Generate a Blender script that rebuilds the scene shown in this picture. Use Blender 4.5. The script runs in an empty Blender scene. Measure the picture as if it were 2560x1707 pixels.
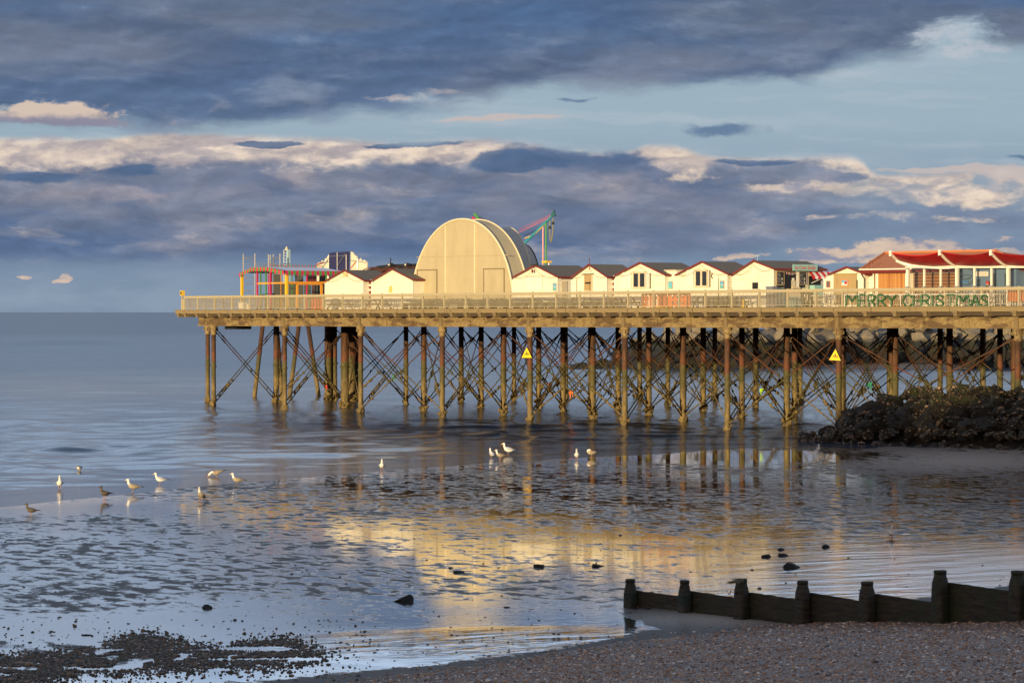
import bpy, bmesh, math, random
import numpy as np
from mathutils import Vector, Matrix, noise as mnoise

random.seed(7)
C = bpy.context.scene.collection
SC = bpy.context.scene
R = math.radians

# ------------------------------------------------------------------ calibration
F = 7467.0            # focal length in photograph pixels (105 mm on 36 mm)
EYE = 7.33            # eye height above the water, metres
HOR = 779.0           # horizon row in the photograph

def srgb(r, g, b):
    f = lambda c: (c / 255 / 12.92) if c / 255 <= 0.04045 else ((c / 255 + 0.055) / 1.055) ** 2.4
    return (f(r), f(g), f(b), 1.0)

# ------------------------------------------------------------------ camera
cd = bpy.data.cameras.new('camera')
cam = bpy.data.objects.new('camera', cd); C.objects.link(cam)
cam.location = (0, 0, EYE); cam.rotation_euler = (R(90), 0, 0)
cd.sensor_width = 36.0; cd.lens = F / 2560 * 36.0
cd.shift_y = (HOR - 853.5) / 2560
cd.clip_start = 1.0; cd.clip_end = 60000
SC.camera = cam

# ------------------------------------------------------------------ node helper
class NT:
    def __init__(self, tree):
        self.t = tree; self.n = tree.nodes; self.l = tree.links
    def new(self, kind, **kw):
        nd = self.n.new(kind)
        for k, v in kw.items(): setattr(nd, k, v)
        return nd
    def put(self, sock, v):
        if v is None: return
        if isinstance(v, bpy.types.NodeSocket): self.l.new(v, sock)
        else: sock.default_value = v
    def m(self, op, a, b=None, c=None, clamp=False):
        nd = self.new('ShaderNodeMath', operation=op); nd.use_clamp = clamp
        self.put(nd.inputs[0], a); self.put(nd.inputs[1], b); self.put(nd.inputs[2], c)
        return nd.outputs[0]
    def add(self, a, b): return self.m('ADD', a, b)
    def sub(self, a, b): return self.m('SUBTRACT', a, b)
    def mul(self, a, b): return self.m('MULTIPLY', a, b)
    def ss(self, v, a, b, to0=0.0, to1=1.0):
        nd = self.new('ShaderNodeMapRange', interpolation_type='SMOOTHSTEP')
        self.put(nd.inputs[0], v); self.put(nd.inputs[1], a); self.put(nd.inputs[2], b)
        self.put(nd.inputs[3], to0); self.put(nd.inputs[4], to1)
        return nd.outputs[0]
    def comb(self, x, y, z=0.0):
        nd = self.new('ShaderNodeCombineXYZ')
        self.put(nd.inputs[0], x); self.put(nd.inputs[1], y); self.put(nd.inputs[2], z)
        return nd.outputs[0]
    def sep(self, v):
        nd = self.new('ShaderNodeSeparateXYZ'); self.put(nd.inputs[0], v); return nd.outputs
    def noise(self, vec, scale=1.0, detail=5.0, rough=0.55, dist=0.0, out=0):
        nd = self.new('ShaderNodeTexNoise')
        self.put(nd.inputs['Vector'], vec); self.put(nd.inputs['Scale'], scale)
        self.put(nd.inputs['Detail'], detail); self.put(nd.inputs['Roughness'], rough)
        self.put(nd.inputs['Distortion'], dist)
        return nd.outputs[out]
    def mix(self, f, a, b, blend='MIX'):
        nd = self.new('ShaderNodeMix', data_type='RGBA', blend_type=blend)
        self.put(nd.inputs[0], f); self.put(nd.inputs[6], a); self.put(nd.inputs[7], b)
        return nd.outputs[2]
    def vscale(self, v, s):
        nd = self.new('ShaderNodeVectorMath', operation='MULTIPLY')
        self.put(nd.inputs[0], v); self.put(nd.inputs[1], s); return nd.outputs[0]
    def vadd(self, v, s):
        nd = self.new('ShaderNodeVectorMath', operation='ADD')
        self.put(nd.inputs[0], v); self.put(nd.inputs[1], s); return nd.outputs[0]
    def curve(self, x, pts, lo, hi):
        """piecewise curve of x in [lo,hi] through pts (x,y); y may be any range"""
        ys = [p[1] for p in pts]; y0, y1 = min(ys), max(ys) + 1e-6
        t = self.m('DIVIDE', self.sub(x, lo), hi - lo, clamp=True)
        nd = self.new('ShaderNodeFloatCurve')
        cv = nd.mapping.curves[0]
        while len(cv.points) > 2: cv.points.remove(cv.points[1])
        P = sorted(((px - lo) / (hi - lo), (py - y0) / (y1 - y0)) for px, py in pts)
        cv.points[0].location = P[0]; cv.points[-1].location = P[-1]
        for p in P[1:-1]: cv.points.new(*p)
        nd.mapping.update()
        self.put(nd.inputs['Value'], t)
        return self.m('MULTIPLY_ADD', nd.outputs[0], y1 - y0, y0)

# ------------------------------------------------------------------ world (sky and clouds)
SUN_TO = Vector((-0.43, -0.903, 0)).normalized()     # horizontal direction towards the sun
SUN_EL = R(4.2)
w = bpy.data.worlds.new('World'); SC.world = w; w.use_nodes = True
T = NT(w.node_tree); T.n.clear()
tc = T.new('ShaderNodeTexCoord')
X, Y, Z = T.sep(tc.outputs['Generated'])
U = T.mul(T.m('ARCTAN2', X, Y), 68.6)      # azimuth, unit = 0.835 degrees
V = T.mul(Z, 68.6)                          # elevation, the same unit
def ux(d): return (d - 1176) / 100.0        # column in a 2352 wide view -> U
def vy(d): return (716 - d) / 100.0
# warped coordinates
wn = T.new('ShaderNodeTexNoise'); T.put(wn.inputs['Vector'], T.comb(T.mul(U, 0.5), T.mul(V, 1.3), 3.0))
wn.inputs['Scale'].default_value = 0.9; wn.inputs['Detail'].default_value = 6; wn.inputs['Roughness'].default_value = 0.6
wx, wy, wz = T.sep(wn.outputs[1])
Uw = T.add(U, T.mul(T.sub(wx, 0.5), 1.6)); Vw = T.add(V, T.mul(T.sub(wy, 0.5), 0.55))
def fbm(u, v, su, sv, z=0.0, detail=7, rough=0.58):
    return T.noise(T.comb(T.mul(u, su), T.mul(v, sv), z), 1.0, detail, rough)
nA = fbm(Uw, Vw, 0.35, 1.1, 1.0); nA2 = fbm(T.sub(Uw, 0.18), T.add(Vw, 0.14), 0.35, 1.1, 1.0)
nB = fbm(Uw, Vw, 0.8, 2.0, 9.0, 5, .55); nB2 = fbm(T.sub(Uw, 0.12), T.add(Vw, 0.11), 0.8, 2.0, 9.0, 5, .55)
nE = fbm(U, Vw, 1.5, 3.4, 13.0, 9, .62)
nC = fbm(U, V, 0.10, 0.55, 5.0, 4, 0.5)
relief = T.add(T.mul(T.sub(nA, nA2), 1.6), T.mul(T.sub(nB, nB2), 0.9))
def ell(x, y, sx, sy, k=1.0, uu=None, vv=None):
    uu = Uw if uu is None else uu; vv = Vw if vv is None else vv
    a = T.m('POWER', T.m('DIVIDE', T.sub(uu, ux(x)), sx / 100.0), 2.0)
    b = T.m('POWER', T.m('DIVIDE', T.sub(vv, vy(y)), sy / 100.0), 2.0)
    return T.mul(T.m('EXPONENT', T.mul(T.add(a, b), -1.0)), k)
def addl(*a):
    r = a[0]
    for q in a[1:]: r = T.add(r, q)
    return r
cur = lambda pts: T.curve(U, [(ux(a), vy(b)) for a, b in pts], ux(-600), ux(2952))

# clear sky: Nishita tinted by the colours of this evening
sky = T.new('ShaderNodeTexSky', sky_type='NISHITA'); sky.sun_disc = False
sky.sun_elevation = SUN_EL
sky.sun_rotation = math.atan2(SUN_TO.x, SUN_TO.y)
sky.altitude = 10; sky.air_density = 1.0; sky.dust_density = 1.0; sky.ozone_density = 1.5
nish = T.mix(1.0, sky.outputs[0], (0.15, 0.14, 0.14, 1), 'MULTIPLY')
low = T.mix(T.ss(V, 0.0, 1.6), srgb(126, 148, 172), srgb(112, 138, 168))
clear = T.mix(T.ss(V, 1.6, 4.6), low, srgb(152, 176, 194))
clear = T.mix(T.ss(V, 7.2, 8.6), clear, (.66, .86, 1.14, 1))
clear = T.mix(T.ss(V, 14.0, 26.0), clear, srgb(112, 138, 184))
clear = T.mix(T.mul(T.ss(Y, 0.2, -0.8), T.ss(Z, 0.5, 0.0)), clear, srgb(240, 205, 165))
clear = T.mix(0.08, clear, nish)
col = clear

dark = T.mix(T.ss(nC, 0.42, 0.60), srgb(88, 109, 142), srgb(116, 125, 147))
dark = T.mix(T.mul(T.ss(nA, 0.50, 0.72), 0.55), dark, srgb(134, 144, 162))
dark = T.mix(T.mul(T.ss(nB, 0.60, 0.80), 0.35), dark, srgb(156, 154, 163))
cream = T.mix(T.ss(T.add(T.mul(nB, .5), T.mul(nE, .5)), 0.42, 0.60), srgb(194, 180, 174), srgb(226, 208, 190))
cream = T.mix(T.mul(T.ss(T.add(nA, T.mul(relief, 0.8)), 0.60, 0.36), .6), cream, srgb(166, 160, 170))

lim_ = lambda q, n_: T.mul(n_, T.m('MULTIPLY', q, 4.0, clamp=True))
def layer(col, mask, c): return T.mix(mask, col, c)

# thin veil over the upper right
veil = T.mul(T.ss(T.add(nA, T.mul(nC, 0.5)), 0.62, 1.05), 0.3)
col = layer(col, veil, srgb(172, 186, 200))
wsp = T.noise(T.comb(T.add(T.mul(Uw, .18), T.mul(V, .6)), T.mul(Vw, 1.9), 41.0), 1.0, 7, .6)
col = layer(col, T.mul(T.mul(T.ss(wsp, .48, .72), T.ss(V, 2.6, 3.6)), .6), srgb(180, 190, 200))
# low small cumulus near the horizon
smallc = addl(ell(155, 634, 34, 9), ell(60, 631, 20, 6, .9), ell(1430, 596, 60, 10, .5), ell(1690, 590, 60, 9, .8),
              ell(1880, 583, 95, 22, 1.0), ell(2105, 572, 115, 28, 1.25), ell(2010, 592, 160, 10, .9), ell(2300, 585, 70, 9, .8), ell(2310, 553, 60, 10, .6))
sm = T.ss(T.add(smallc, lim_(smallc, T.add(T.mul(T.sub(nB, 0.5), .8), T.mul(T.sub(nE, .5), 1.6)))), 0.42, 0.66)
col = layer(col, sm, T.mix(T.mul(T.ss(nE, .45, .62), .6), T.mix(T.ss(T.add(nB, T.mul(relief, 1.6)), 0.30, 0.72), srgb(140, 144, 164), srgb(206, 184, 168)), srgb(222, 198, 176)))

# main mid-level bank, with an undulating top and ragged foot
topB = cur([(-600, 330), (0, 318), (200, 320), (400, 306), (560, 311), (800, 318), (900, 325), (1150, 322), (1290, 338), (1440, 345), (1500, 332), (1570, 338), (1640, 358), (1800, 362), (1930, 360), (1990, 384), (2060, 402), (2200, 395), (2352, 385), (2952, 380)])
botB = cur([(-600, 600), (0, 602), (500, 605), (1000, 600), (1500, 596), (1750, 580), (2000, 545), (2200, 560), (2352, 590), (2952, 600)])
warpT = T.mul(T.sub(nB, 0.5), 0.5); warpB = T.mul(T.sub(nA, 0.5), 0.7)
mtop = T.ss(T.sub(T.sub(topB, V), T.mul(warpT, 0.6)), -0.05, 0.16)
mbot = T.ss(T.sub(T.add(V, warpB), botB), -0.25, 0.35)
right = T.ss(U, ux(1750), ux(2200))
holes = T.mul(T.mul(right, T.ss(T.add(nA, T.mul(T.sub(nB, .5), .8)), 0.62, 0.40)), 0.9)
mB = T.mul(T.mul(mtop, mbot), T.sub(1.0, holes))
litE = cur([(-600, 385), (0, 392), (190, 390), (260, 384), (330, 368), (400, 388), (460, 372), (560, 372), (700, 378), (900, 372), (1080, 372), (1150, 345), (1180, 330), (1300, 335), (1400, 345), (1460, 355), (1500, 378), (1600, 392), (1650, 372), (1760, 368), (1900, 378), (1990, 405), (2040, 430), (2150, 460), (2250, 478), (2352, 480), (2952, 470)])
litm = T.ss(T.add(T.sub(V, litE), T.add(T.mul(T.sub(nB, 0.5), 0.45), T.mul(T.sub(nE, .5), .60))), -0.16, 0.14)
bank = T.mix(T.mul(T.ss(T.sub(V, botB), 1.2, 0.0), 0.35), dark, srgb(92, 114, 152))
# warm veiled patches within the dark mass
patch = addl(ell(690, 410, 60, 22, .9), ell(1450, 430, 190, 60, .6), ell(200, 450, 300, 30, .55), ell(820, 480, 80, 18, .4), ell(1870, 430, 150, 35, .9), ell(1990, 478, 60, 12, .9), ell(1560, 370, 80, 35, .7), ell(700, 445, 500, 20, .35), ell(2260, 500, 60, 14, .7))
bank = T.mix(T.mul(T.ss(T.add(patch, T.mul(T.sub(nB, 0.5), 1.2)), 0.3, 1.0), 0.75), bank, srgb(172, 162, 168))
bstr = T.noise(T.comb(T.add(T.mul(Uw, .42), T.mul(Vw, .4)), T.mul(Vw, 1.25), 31.0), 1.0, 6, .56)
bank = T.mix(T.mul(T.ss(bstr, .50, .66), .65), bank, srgb(148, 150, 164))
bank = T.mix(T.mul(T.ss(T.add(T.mul(bstr, .6), T.mul(nE, .4)), .57, .66), .6), bank, srgb(176, 170, 172))
bank = T.mix(T.mul(T.ss(bstr, .50, .34), .6), bank, srgb(86, 106, 138))
bank = T.mix(T.mul(T.ss(U, ux(1500), ux(2200)), .45), bank, srgb(140, 152, 172))
rl = addl(ell(2100, 450, 170, 22, 1.0), ell(2280, 440, 110, 30, 1.1), ell(1990, 425, 90, 12, .9), ell(2050, 500, 90, 10, .7), ell(2230, 510, 80, 9, .8), ell(1800, 430, 120, 14, .7), ell(1890, 505, 60, 7, .7), ell(1560, 410, 90, 16, .5))
rlm = T.ss(T.add(rl, lim_(rl, T.add(T.mul(T.sub(nB, .5), 1.0), T.mul(T.sub(nE, .5), 1.8)))), .30, .80)
bank = T.mix(T.mul(rlm, .8), bank, T.mix(T.ss(nE, .42, .6), srgb(172, 166, 172), srgb(216, 198, 182)))
bank = T.mix(litm, bank, cream)
# blue-grey scud in front of the lit rim
scud = addl(ell(600, 333, 90, 10, 1.1), ell(880, 335, 60, 6, .9), ell(1010, 334, 80, 7, .9), ell(1170, 375, 75, 28, 1.0), ell(1250, 375, 120, 22, .6), ell(330, 395, 60, 16, .8), ell(1730, 378, 120, 9, .9), ell(80, 412, 200, 18, .8))
ms = T.ss(T.add(scud, T.add(T.mul(T.sub(nB, 0.5), .7), T.mul(T.sub(nE, .5), .9))), 0.36, 0.66)
bank = T.mix(T.mul(ms, 0.9), bank, srgb(80, 104, 138))
col = layer(col, mB, bank)

# streaks and little dark cloud in the clear part
stre = addl(ell(1150, 274, 200, 9, 1.0), ell(900, 229, 120, 7, .6), ell(1030, 216, 60, 8, .6), ell(2170, 398, 190, 10, 1.0), ell(2300, 412, 120, 12, .9))
msr = T.ss(T.add(stre, lim_(stre, T.add(T.mul(T.sub(nB, 0.5), .8), T.mul(T.sub(nE, .5), .8)))), 0.38, 0.85)
darkc = addl(ell(1660, 299, 90, 17, 1.0), ell(1335, 232, 60, 6, .6), ell(2330, 372, 40, 6, .7))
mdc = T.ss(T.add(darkc, lim_(darkc, T.add(T.mul(T.sub(nB, 0.5), .8), T.mul(T.sub(nE, .5), 1.5)))), 0.22, 0.95)
col = layer(col, T.mul(mdc, 0.85), srgb(92, 118, 150))

# the high overcast deck
edgeA = cur([(-600, 300), (0, 306), (300, 300), (560, 303), (700, 288), (820, 275), (1000, 262), (1120, 248), (1250, 216), (1500, 215), (1700, 206), (1850, 192), (1950, 158), (2100, 146), (2200, 128), (2352, 134), (2952, 140)])
mA = T.ss(T.add(T.sub(Vw, edgeA), T.mul(T.sub(nA, 0.5), 1.1)), -0.12, 0.42)
gap = addl(ell(2180, 95, 120, 45, 1.15), ell(60, 262, 230, 18, .9), ell(1010, 232, 130, 10, .6))
mA = T.mul(mA, T.sub(1.0, T.ss(T.add(gap, T.add(T.mul(T.sub(nB, 0.5), 1.2), T.mul(T.sub(nE, .5), 1.0))), 0.30, 0.95)))
over = T.mix(T.ss(V, 4.6, 7.2), dark, T.mix(T.ss(nC, 0.40, 0.6), srgb(76, 103, 142), srgb(98, 111, 134)))
over = T.mix(T.mul(T.ss(T.add(T.mul(nA, .6), T.mul(nE, .4)), 0.50, 0.72), 0.5), over, srgb(132, 145, 166))
strk = T.noise(T.comb(T.add(T.mul(Uw, .30), T.mul(Vw, .3)), T.mul(Vw, .95), 21.0), 1.0, 5, .55)
over = T.mix(T.mul(T.ss(strk, .56, .38), .6), over, srgb(74, 94, 128))
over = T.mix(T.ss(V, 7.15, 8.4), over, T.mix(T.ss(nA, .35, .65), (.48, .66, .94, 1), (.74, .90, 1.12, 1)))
over = T.mix(T.ss(V, 13.0, 24.0), over, T.mix(T.ss(nA, .35, .65), srgb(100, 124, 156), srgb(140, 154, 176)))
tear = addl(ell(2150, 85, 130, 38, 1.0), ell(2240, 130, 120, 20, .8))
tm = T.ss(T.add(tear, lim_(tear, T.add(T.mul(T.sub(nB, .5), 1.4), T.mul(T.sub(nE, .5), 2.2)))), .45, 1.05)
col = layer(col, T.mul(tm, .75), srgb(186, 192, 202))
col = layer(col, T.mul(mA, 0.97), over)
col = layer(col, T.mul(msr, 0.85), srgb(196, 184, 180))
pf = addl(ell(40, 270, 110, 20, .85), ell(205, 266, 70, 22, .85), ell(110, 258, 60, 12, .5), ell(180, 284, 220, 12, .6))
mpf = T.ss(T.add(pf, lim_(pf, T.add(T.mul(T.sub(nB, .5), .8), T.mul(T.sub(nE, .5), 2.2)))), .28, .70)
pc_ = T.mix(T.ss(T.add(V, T.mul(T.sub(nE, .5), .5)), vy(285), vy(262)), srgb(140, 138, 156), srgb(212, 192, 176))
col = layer(col, T.mul(mpf, .95), pc_)
# soft relief from the low sun, top-left of every bank
vm = T.new('ShaderNodeVectorMath', operation='SCALE'); T.put(vm.inputs[0], col)
T.put(vm.inputs['Scale'], T.add(1.0, T.mul(T.mul(relief, 0.55), T.m('MAXIMUM', mA, mB))))
col = vm.outputs[0]
# warm glow of the low sun behind the camera
sa = T.add(T.mul(X, SUN_TO.x), T.mul(Y, SUN_TO.y))
glow = T.mul(T.ss(sa, 0.0, .9), T.ss(Z, 0.7, 0.0))
col = T.mix(glow, col, (1.30, 0.90, 0.52, 1))
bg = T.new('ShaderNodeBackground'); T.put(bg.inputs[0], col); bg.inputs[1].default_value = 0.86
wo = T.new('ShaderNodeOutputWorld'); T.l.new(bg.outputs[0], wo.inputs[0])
w.cycles.sampling_method = 'MANUAL'; w.cycles.sample_map_resolution = 1024

# ------------------------------------------------------------------ sun
sl = bpy.data.lights.new('sun', 'SUN'); sun = bpy.data.objects.new('sun', sl); C.objects.link(sun)
sl.energy = 5.0; sl.angle = R(0.5); sl.color = (1.0, 0.745, 0.395)
sdir = Vector((SUN_TO.x * math.cos(SUN_EL), SUN_TO.y * math.cos(SUN_EL), math.sin(SUN_EL)))
sun.rotation_euler = sdir.to_track_quat('Z', 'Y').to_euler()
SC.view_settings.view_transform = 'Standard'; SC.view_settings.look = 'None'
SC.view_settings.exposure = 0.25; SC.view_settings.gamma = 1
SC.cycles.max_bounces = 6; SC.cycles.glossy_bounces = 4; SC.cycles.transparent_max_bounces = 8
SC.cycles.caustics_reflective = False; SC.cycles.caustics_refractive = False
SC.cycles.sample_clamp_indirect = 4
# ------------------------------------------------------------------ materials
MATS = {}
def mat(name, col=None, rough=0.6, metal=0.0, build=None, spec=0.5):
    if name in MATS: return MATS[name]
    m = bpy.data.materials.new(name); m.use_nodes = True
    t = NT(m.node_tree); b = t.n['Principled BSDF']
    b.inputs['Roughness'].default_value = rough; b.inputs['Metallic'].default_value = metal
    b.inputs['Specular IOR Level'].default_value = spec
    if col: b.inputs['Base Color'].default_value = (*col[:3], 1)
    if build: build(t, b)
    m.diffuse_color = (*(col[:3] if col else (.5, .5, .5)), 1)
    MATS[name] = m; return m
def geo_pos(t): return t.new('ShaderNodeNewGeometry').outputs['Position']
def obj_pos(t): return t.new('ShaderNodeTexCoord').outputs['Object']
def bump(t, b, h, strength, dist):
    nd = t.new('ShaderNodeBump'); t.put(nd.inputs['Strength'], strength); t.put(nd.inputs['Distance'], dist)
    t.put(nd.inputs['Height'], h); t.l.new(nd.outputs[0], b.inputs['Normal'])
    return nd
def weathered(name, c, dirt=(.08, .06, .04), amt=.35, scale=2.0, rough=.6, grain=(1, 1, 6)):
    def f(t, b):
        p = t.vscale(geo_pos(t), grain)
        n = t.noise(p, scale, 6, .6); n2 = t.noise(geo_pos(t), scale * 9, 3, .5)
        k = t.mul(t.ss(n, .48, .78), amt)
        cc = t.mix(k, (*c, 1), (*dirt, 1))
        cc = t.mix(t.mul(t.ss(n2, .3, .8), .18), cc, (*[x * .55 for x in c], 1))
        t.put(b.inputs['Base Color'], cc)
        bump(t, b, n2, .3, .01)
    return mat(name, c, rough, build=f)

def tide(t, b):
    p = geo_pos(t); x, y, z = t.sep(p)
    n = t.noise(p, .9, 5, .6); n2 = t.noise(t.vscale(p, (1, 1, .35)), 5, 5, .65); n3 = t.noise(p, 22, 3, .6)
    zz = t.add(z, t.mul(t.sub(n, .5), 1.5))
    rust = t.mix(t.ss(n2, .35, .7), (.045, .022, .012, 1), (.12, .050, .022, 1))
    red = t.mix(t.ss(n2, .4, .7), (.14, .045, .02, 1), (.07, .03, .016, 1))
    olive = t.mix(t.ss(n2, .35, .65), (.055, .055, .018, 1), (.10, .082, .03, 1))
    ochre = t.mix(t.ss(n2, .35, .7), (.10, .075, .03, 1), (.24, .175, .07, 1))
    c = t.mix(t.ss(zz, 4.5, 3.9), rust, red)
    c = t.mix(t.ss(zz, 3.75, 3.45), c, olive)
    c = t.mix(t.ss(zz, 2.7, 1.6), c, ochre)
    c = t.mix(t.mul(t.ss(n3, .6, .75), .5), c, (.34, .27, .15, 1))
    c = t.mix(t.mul(t.ss(n3, .42, .3), .6), c, (.02, .018, .012, 1))
    t.put(b.inputs['Base Color'], c)
    bump(t, b, t.add(n3, n2), .8, .03)
TIDE = mat('tidal_iron', (.15, .09, .04), .75, build=tide)

def girder(t, b):
    p = geo_pos(t); o = obj_pos(t)
    n = t.noise(t.vscale(o, (.45, 1, 1.6)), 1.0, 8, .72); n2 = t.noise(t.vscale(p, (4, 4, .8)), 1.0, 6, .7); n3 = t.noise(p, 6, 5, .6)
    c = t.mix(t.ss(n3, .3, .75), (.30, .225, .105, 1), (.18, .13, .06, 1))
    c = t.mix(t.mul(t.ss(n, .47, .57), .85), c, (.085, .05, .026, 1))
    c = t.mix(t.mul(t.ss(n2, .52, .66), .7), c, (.13, .075, .035, 1))
    t.put(b.inputs['Base Color'], c); bump(t, b, t.add(n2, n3), .5, .02)
GIRD = mat('flaking_cream_paint', (.45, .36, .2), .7, build=girder)
DECK = weathered('weathered_timber', (.25, .195, .105), (.12, .09, .05), .5, 1.2, .75, (2, 2, 2))
JOIST = weathered('stained_joist_timber', (.20, .15, .08), (.08, .06, .035), .5, 1.4, .8, (2, 2, 2))
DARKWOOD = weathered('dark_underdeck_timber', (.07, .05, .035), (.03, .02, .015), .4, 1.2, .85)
RAIL = weathered('pale_rail_paint', (.42, .37, .25), (.22, .17, .09), .4, 1.5, .5)
WHITE = weathered('white_boarding', (.80, .77, .66), (.50, .42, .28), .38, .9, .55)
WHITE2 = weathered('white_joinery', (.82, .80, .72), (.55, .48, .35), .2, 1.2, .45)
CREAM = weathered('cream_boarding', (.62, .55, .40), (.36, .28, .17), .4, .9, .6)
REDTRIM = weathered('dark_red_trim', (.17, .024, .020), (.10, .02, .02), .3, 2, .5)
ROOF = weathered('grey_felt_roof', (.15, .135, .115), (.14, .11, .08), .5, 1.4, .85)
TILE = weathered('red_clay_tiles', (.52, .20, .09), (.34, .14, .07), .5, 1.8, .8)
OPEN = mat('dark_interior', (.012, .012, .014), .6)
GLASSD = mat('window_glass', (.015, .02, .028), .06, spec=.8)
TANWOOD = weathered('bare_plank', (.40, .29, .14), (.22, .15, .07), .5, 1.5, .7, (5, 5, .5))
def planks(t, b):
    o = obj_pos(t); x, y, z = t.sep(o)
    i = t.m('FLOOR', t.mul(x, 6.0))
    r = t.new('ShaderNodeTexWhiteNoise', noise_dimensions='1D'); t.put(r.inputs['W'], i)
    n = t.noise(t.vscale(o, (16, 16, .8)), 1.0, 6, .6)
    c = t.mix(t.ss(t.add(t.mul(r.outputs[0], .5), t.mul(n, .8)), .3, .9), (.34, .13, .04, 1), (.52, .26, .08, 1))
    c = t.mix(t.mul(t.ss(n, .62, .72), .5), c, (.16, .06, .02, 1))
    g = t.m('ABSOLUTE', t.sub(t.m('FRACT', t.mul(x, 6.0)), .5))
    c = t.mix(t.ss(g, .46, .5), c, (.06, .03, .015, 1))
    t.put(b.inputs['Base Color'], c)
OAK = mat('varnished_planks', (.42, .2, .06), .5, build=planks)
def dome_fab(t, b):
    o = obj_pos(t); n = t.noise(t.vscale(o, (1, 1, .35)), .9, 6, .6); n2 = t.noise(o, .35, 3, .5)
    c = t.mix(t.ss(n, .35, .75), (.47, .41, .27, 1), (.40, .345, .22, 1))
    c = t.mix(t.mul(t.ss(n2, .5, .7), .25), c, (.34, .28, .18, 1))
    t.put(b.inputs['Base Color'], c); bump(t, b, n, .3, .03)
DOME = mat('stretched_canvas', (.5, .43, .3), .55, build=dome_fab)
DOMETRIM = weathered('canvas_rim', (.72, .64, .46), (.4, .33, .2), .3, 1, .5)
ROCKD = None
def rockm(name, a, b_, alg, zlo, zhi, pale, scale=1.0):
    def f(t, b):
        p = geo_pos(t); x, y, z = t.sep(p)
        nn = t.sep(t.new('ShaderNodeNewGeometry').outputs['Normal'])[2]
        n = t.noise(p, .9 * scale, 6, .62); n2 = t.noise(p, 5 * scale, 5, .65); n3 = t.noise(p, 18 * scale, 3, .6)
        c = t.mix(t.ss(n2, .3, .75), (*a, 1), (*b_, 1))
        g = t.mul(t.ss(t.add(z, t.mul(t.sub(n, .5), 2.0)), zlo, zhi), t.ss(nn, .0, .6))
        c = t.mix(t.mul(g, t.ss(n, .35, .55)), c, (*alg, 1))
        if pale:
            c = t.mix(t.ss(t.add(z, t.mul(t.sub(n, .5), .9)), pale[0], pale[0] + .7), c,
                      t.mix(t.ss(n2, .3, .7), (*pale[1], 1), (*[q * .6 for q in pale[1]], 1)))
        c = t.mix(t.mul(t.mul(t.ss(n3, .54, .66), t.ss(n, .40, .60)), .75), c, (.17, .125, .060, 1))
        t.put(b.inputs['Base Color'], c)
        bump(t, b, t.add(n2, t.mul(n3, .8)), 1.0, .22)
        b.inputs['Roughness'].default_value = .5
    return mat(name, a, .5, build=f)
ROCKD = rockm('weedy_rock', (.005, .0045, .004), (.030, .023, .013), (.035, .045, .010), 1.7, 2.9, None)
ROCKP = rockm('armour_stone', (.016, .015, .013), (.034, .030, .024), (.03, .035, .015), 1.5, 2.8, (3.3, (.36, .31, .235)))
STONE = rockm('wet_beach_stone', (.022, .022, .022), (.045, .04, .035), (.03, .05, .015), .15, .4, None, 3)
BLACK = mat('black_iron', (.02, .02, .02), .5)
STEEL = mat('galvanised_steel', (.55, .55, .55), .35, .8)
def flat(name, c, r=.5, **k): return mat(name, c, r, **k)
YEL = flat('yellow_paint', (.80, .50, .02)); PINK = flat('pink_paint', (.50, .025, .10)); GRN = flat('green_paint', (.07, .27, .05))
ORNG = flat('orange_plastic', (.80, .17, .02), .4); REDP = flat('red_paint', (.60, .02, .02)); TEAL = flat('teal_paint', (.03, .28, .36))
TURQ = weathered('turquoise_board', (.28, .52, .50), (.5, .45, .35), .3, 3, .5); NAVY = flat('navy_fabric', (.018, .022, .10), .7)
ORPAINT = flat('orange_paint', (.75, .32, .03)); PURP = flat('purple_paint', (.18, .08, .35)); PALEB = flat('pale_blue_paint', (.35, .50, .58))
LILAC = flat('pale_roof_sheet', (.70, .68, .78), .35)
BLUEBD = weathered('blue_boarding', (.13, .21, .33), (.08, .13, .22), .3, 1, .5)
BROWNW = weathered('brown_cladding', (.20, .085, .04), (.10, .04, .025), .4, 2, .6)
CANV = weathered('white_backdrop_board', (.72, .66, .55), (.5, .42, .3), .3, 1, .6)
def redfab(t, b):
    o = obj_pos(t); n = t.noise(t.vscale(o, (1, 1, .3)), 1.2, 4, .5)
    t.put(b.inputs['Base Color'], t.mix(t.ss(n, .3, .7), (.34, .004, .009, 1), (.22, .003, .006, 1)))
REDF = mat('red_awning_fabric', (.5, .01, .012), .45, build=redfab)
STRW = flat('white_stripe_fabric', (.8, .78, .75), .7); STRR = flat('red_stripe_fabric', (.62, .02, .03), .7)
GARL = weathered('green_tinsel', (.015, .11, .03), (.02, .05, .01), .5, 12, .5, (1, 1, 1))
def glassb(t, b):
    b.inputs['Alpha'].default_value = .10; b.inputs['Roughness'].default_value = .03
    b.inputs['Base Color'].default_value = (.08, .11, .13, 1)
CLEAR = mat('clear_screen_glass', (.35, .45, .5), .03, build=glassb)

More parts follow.
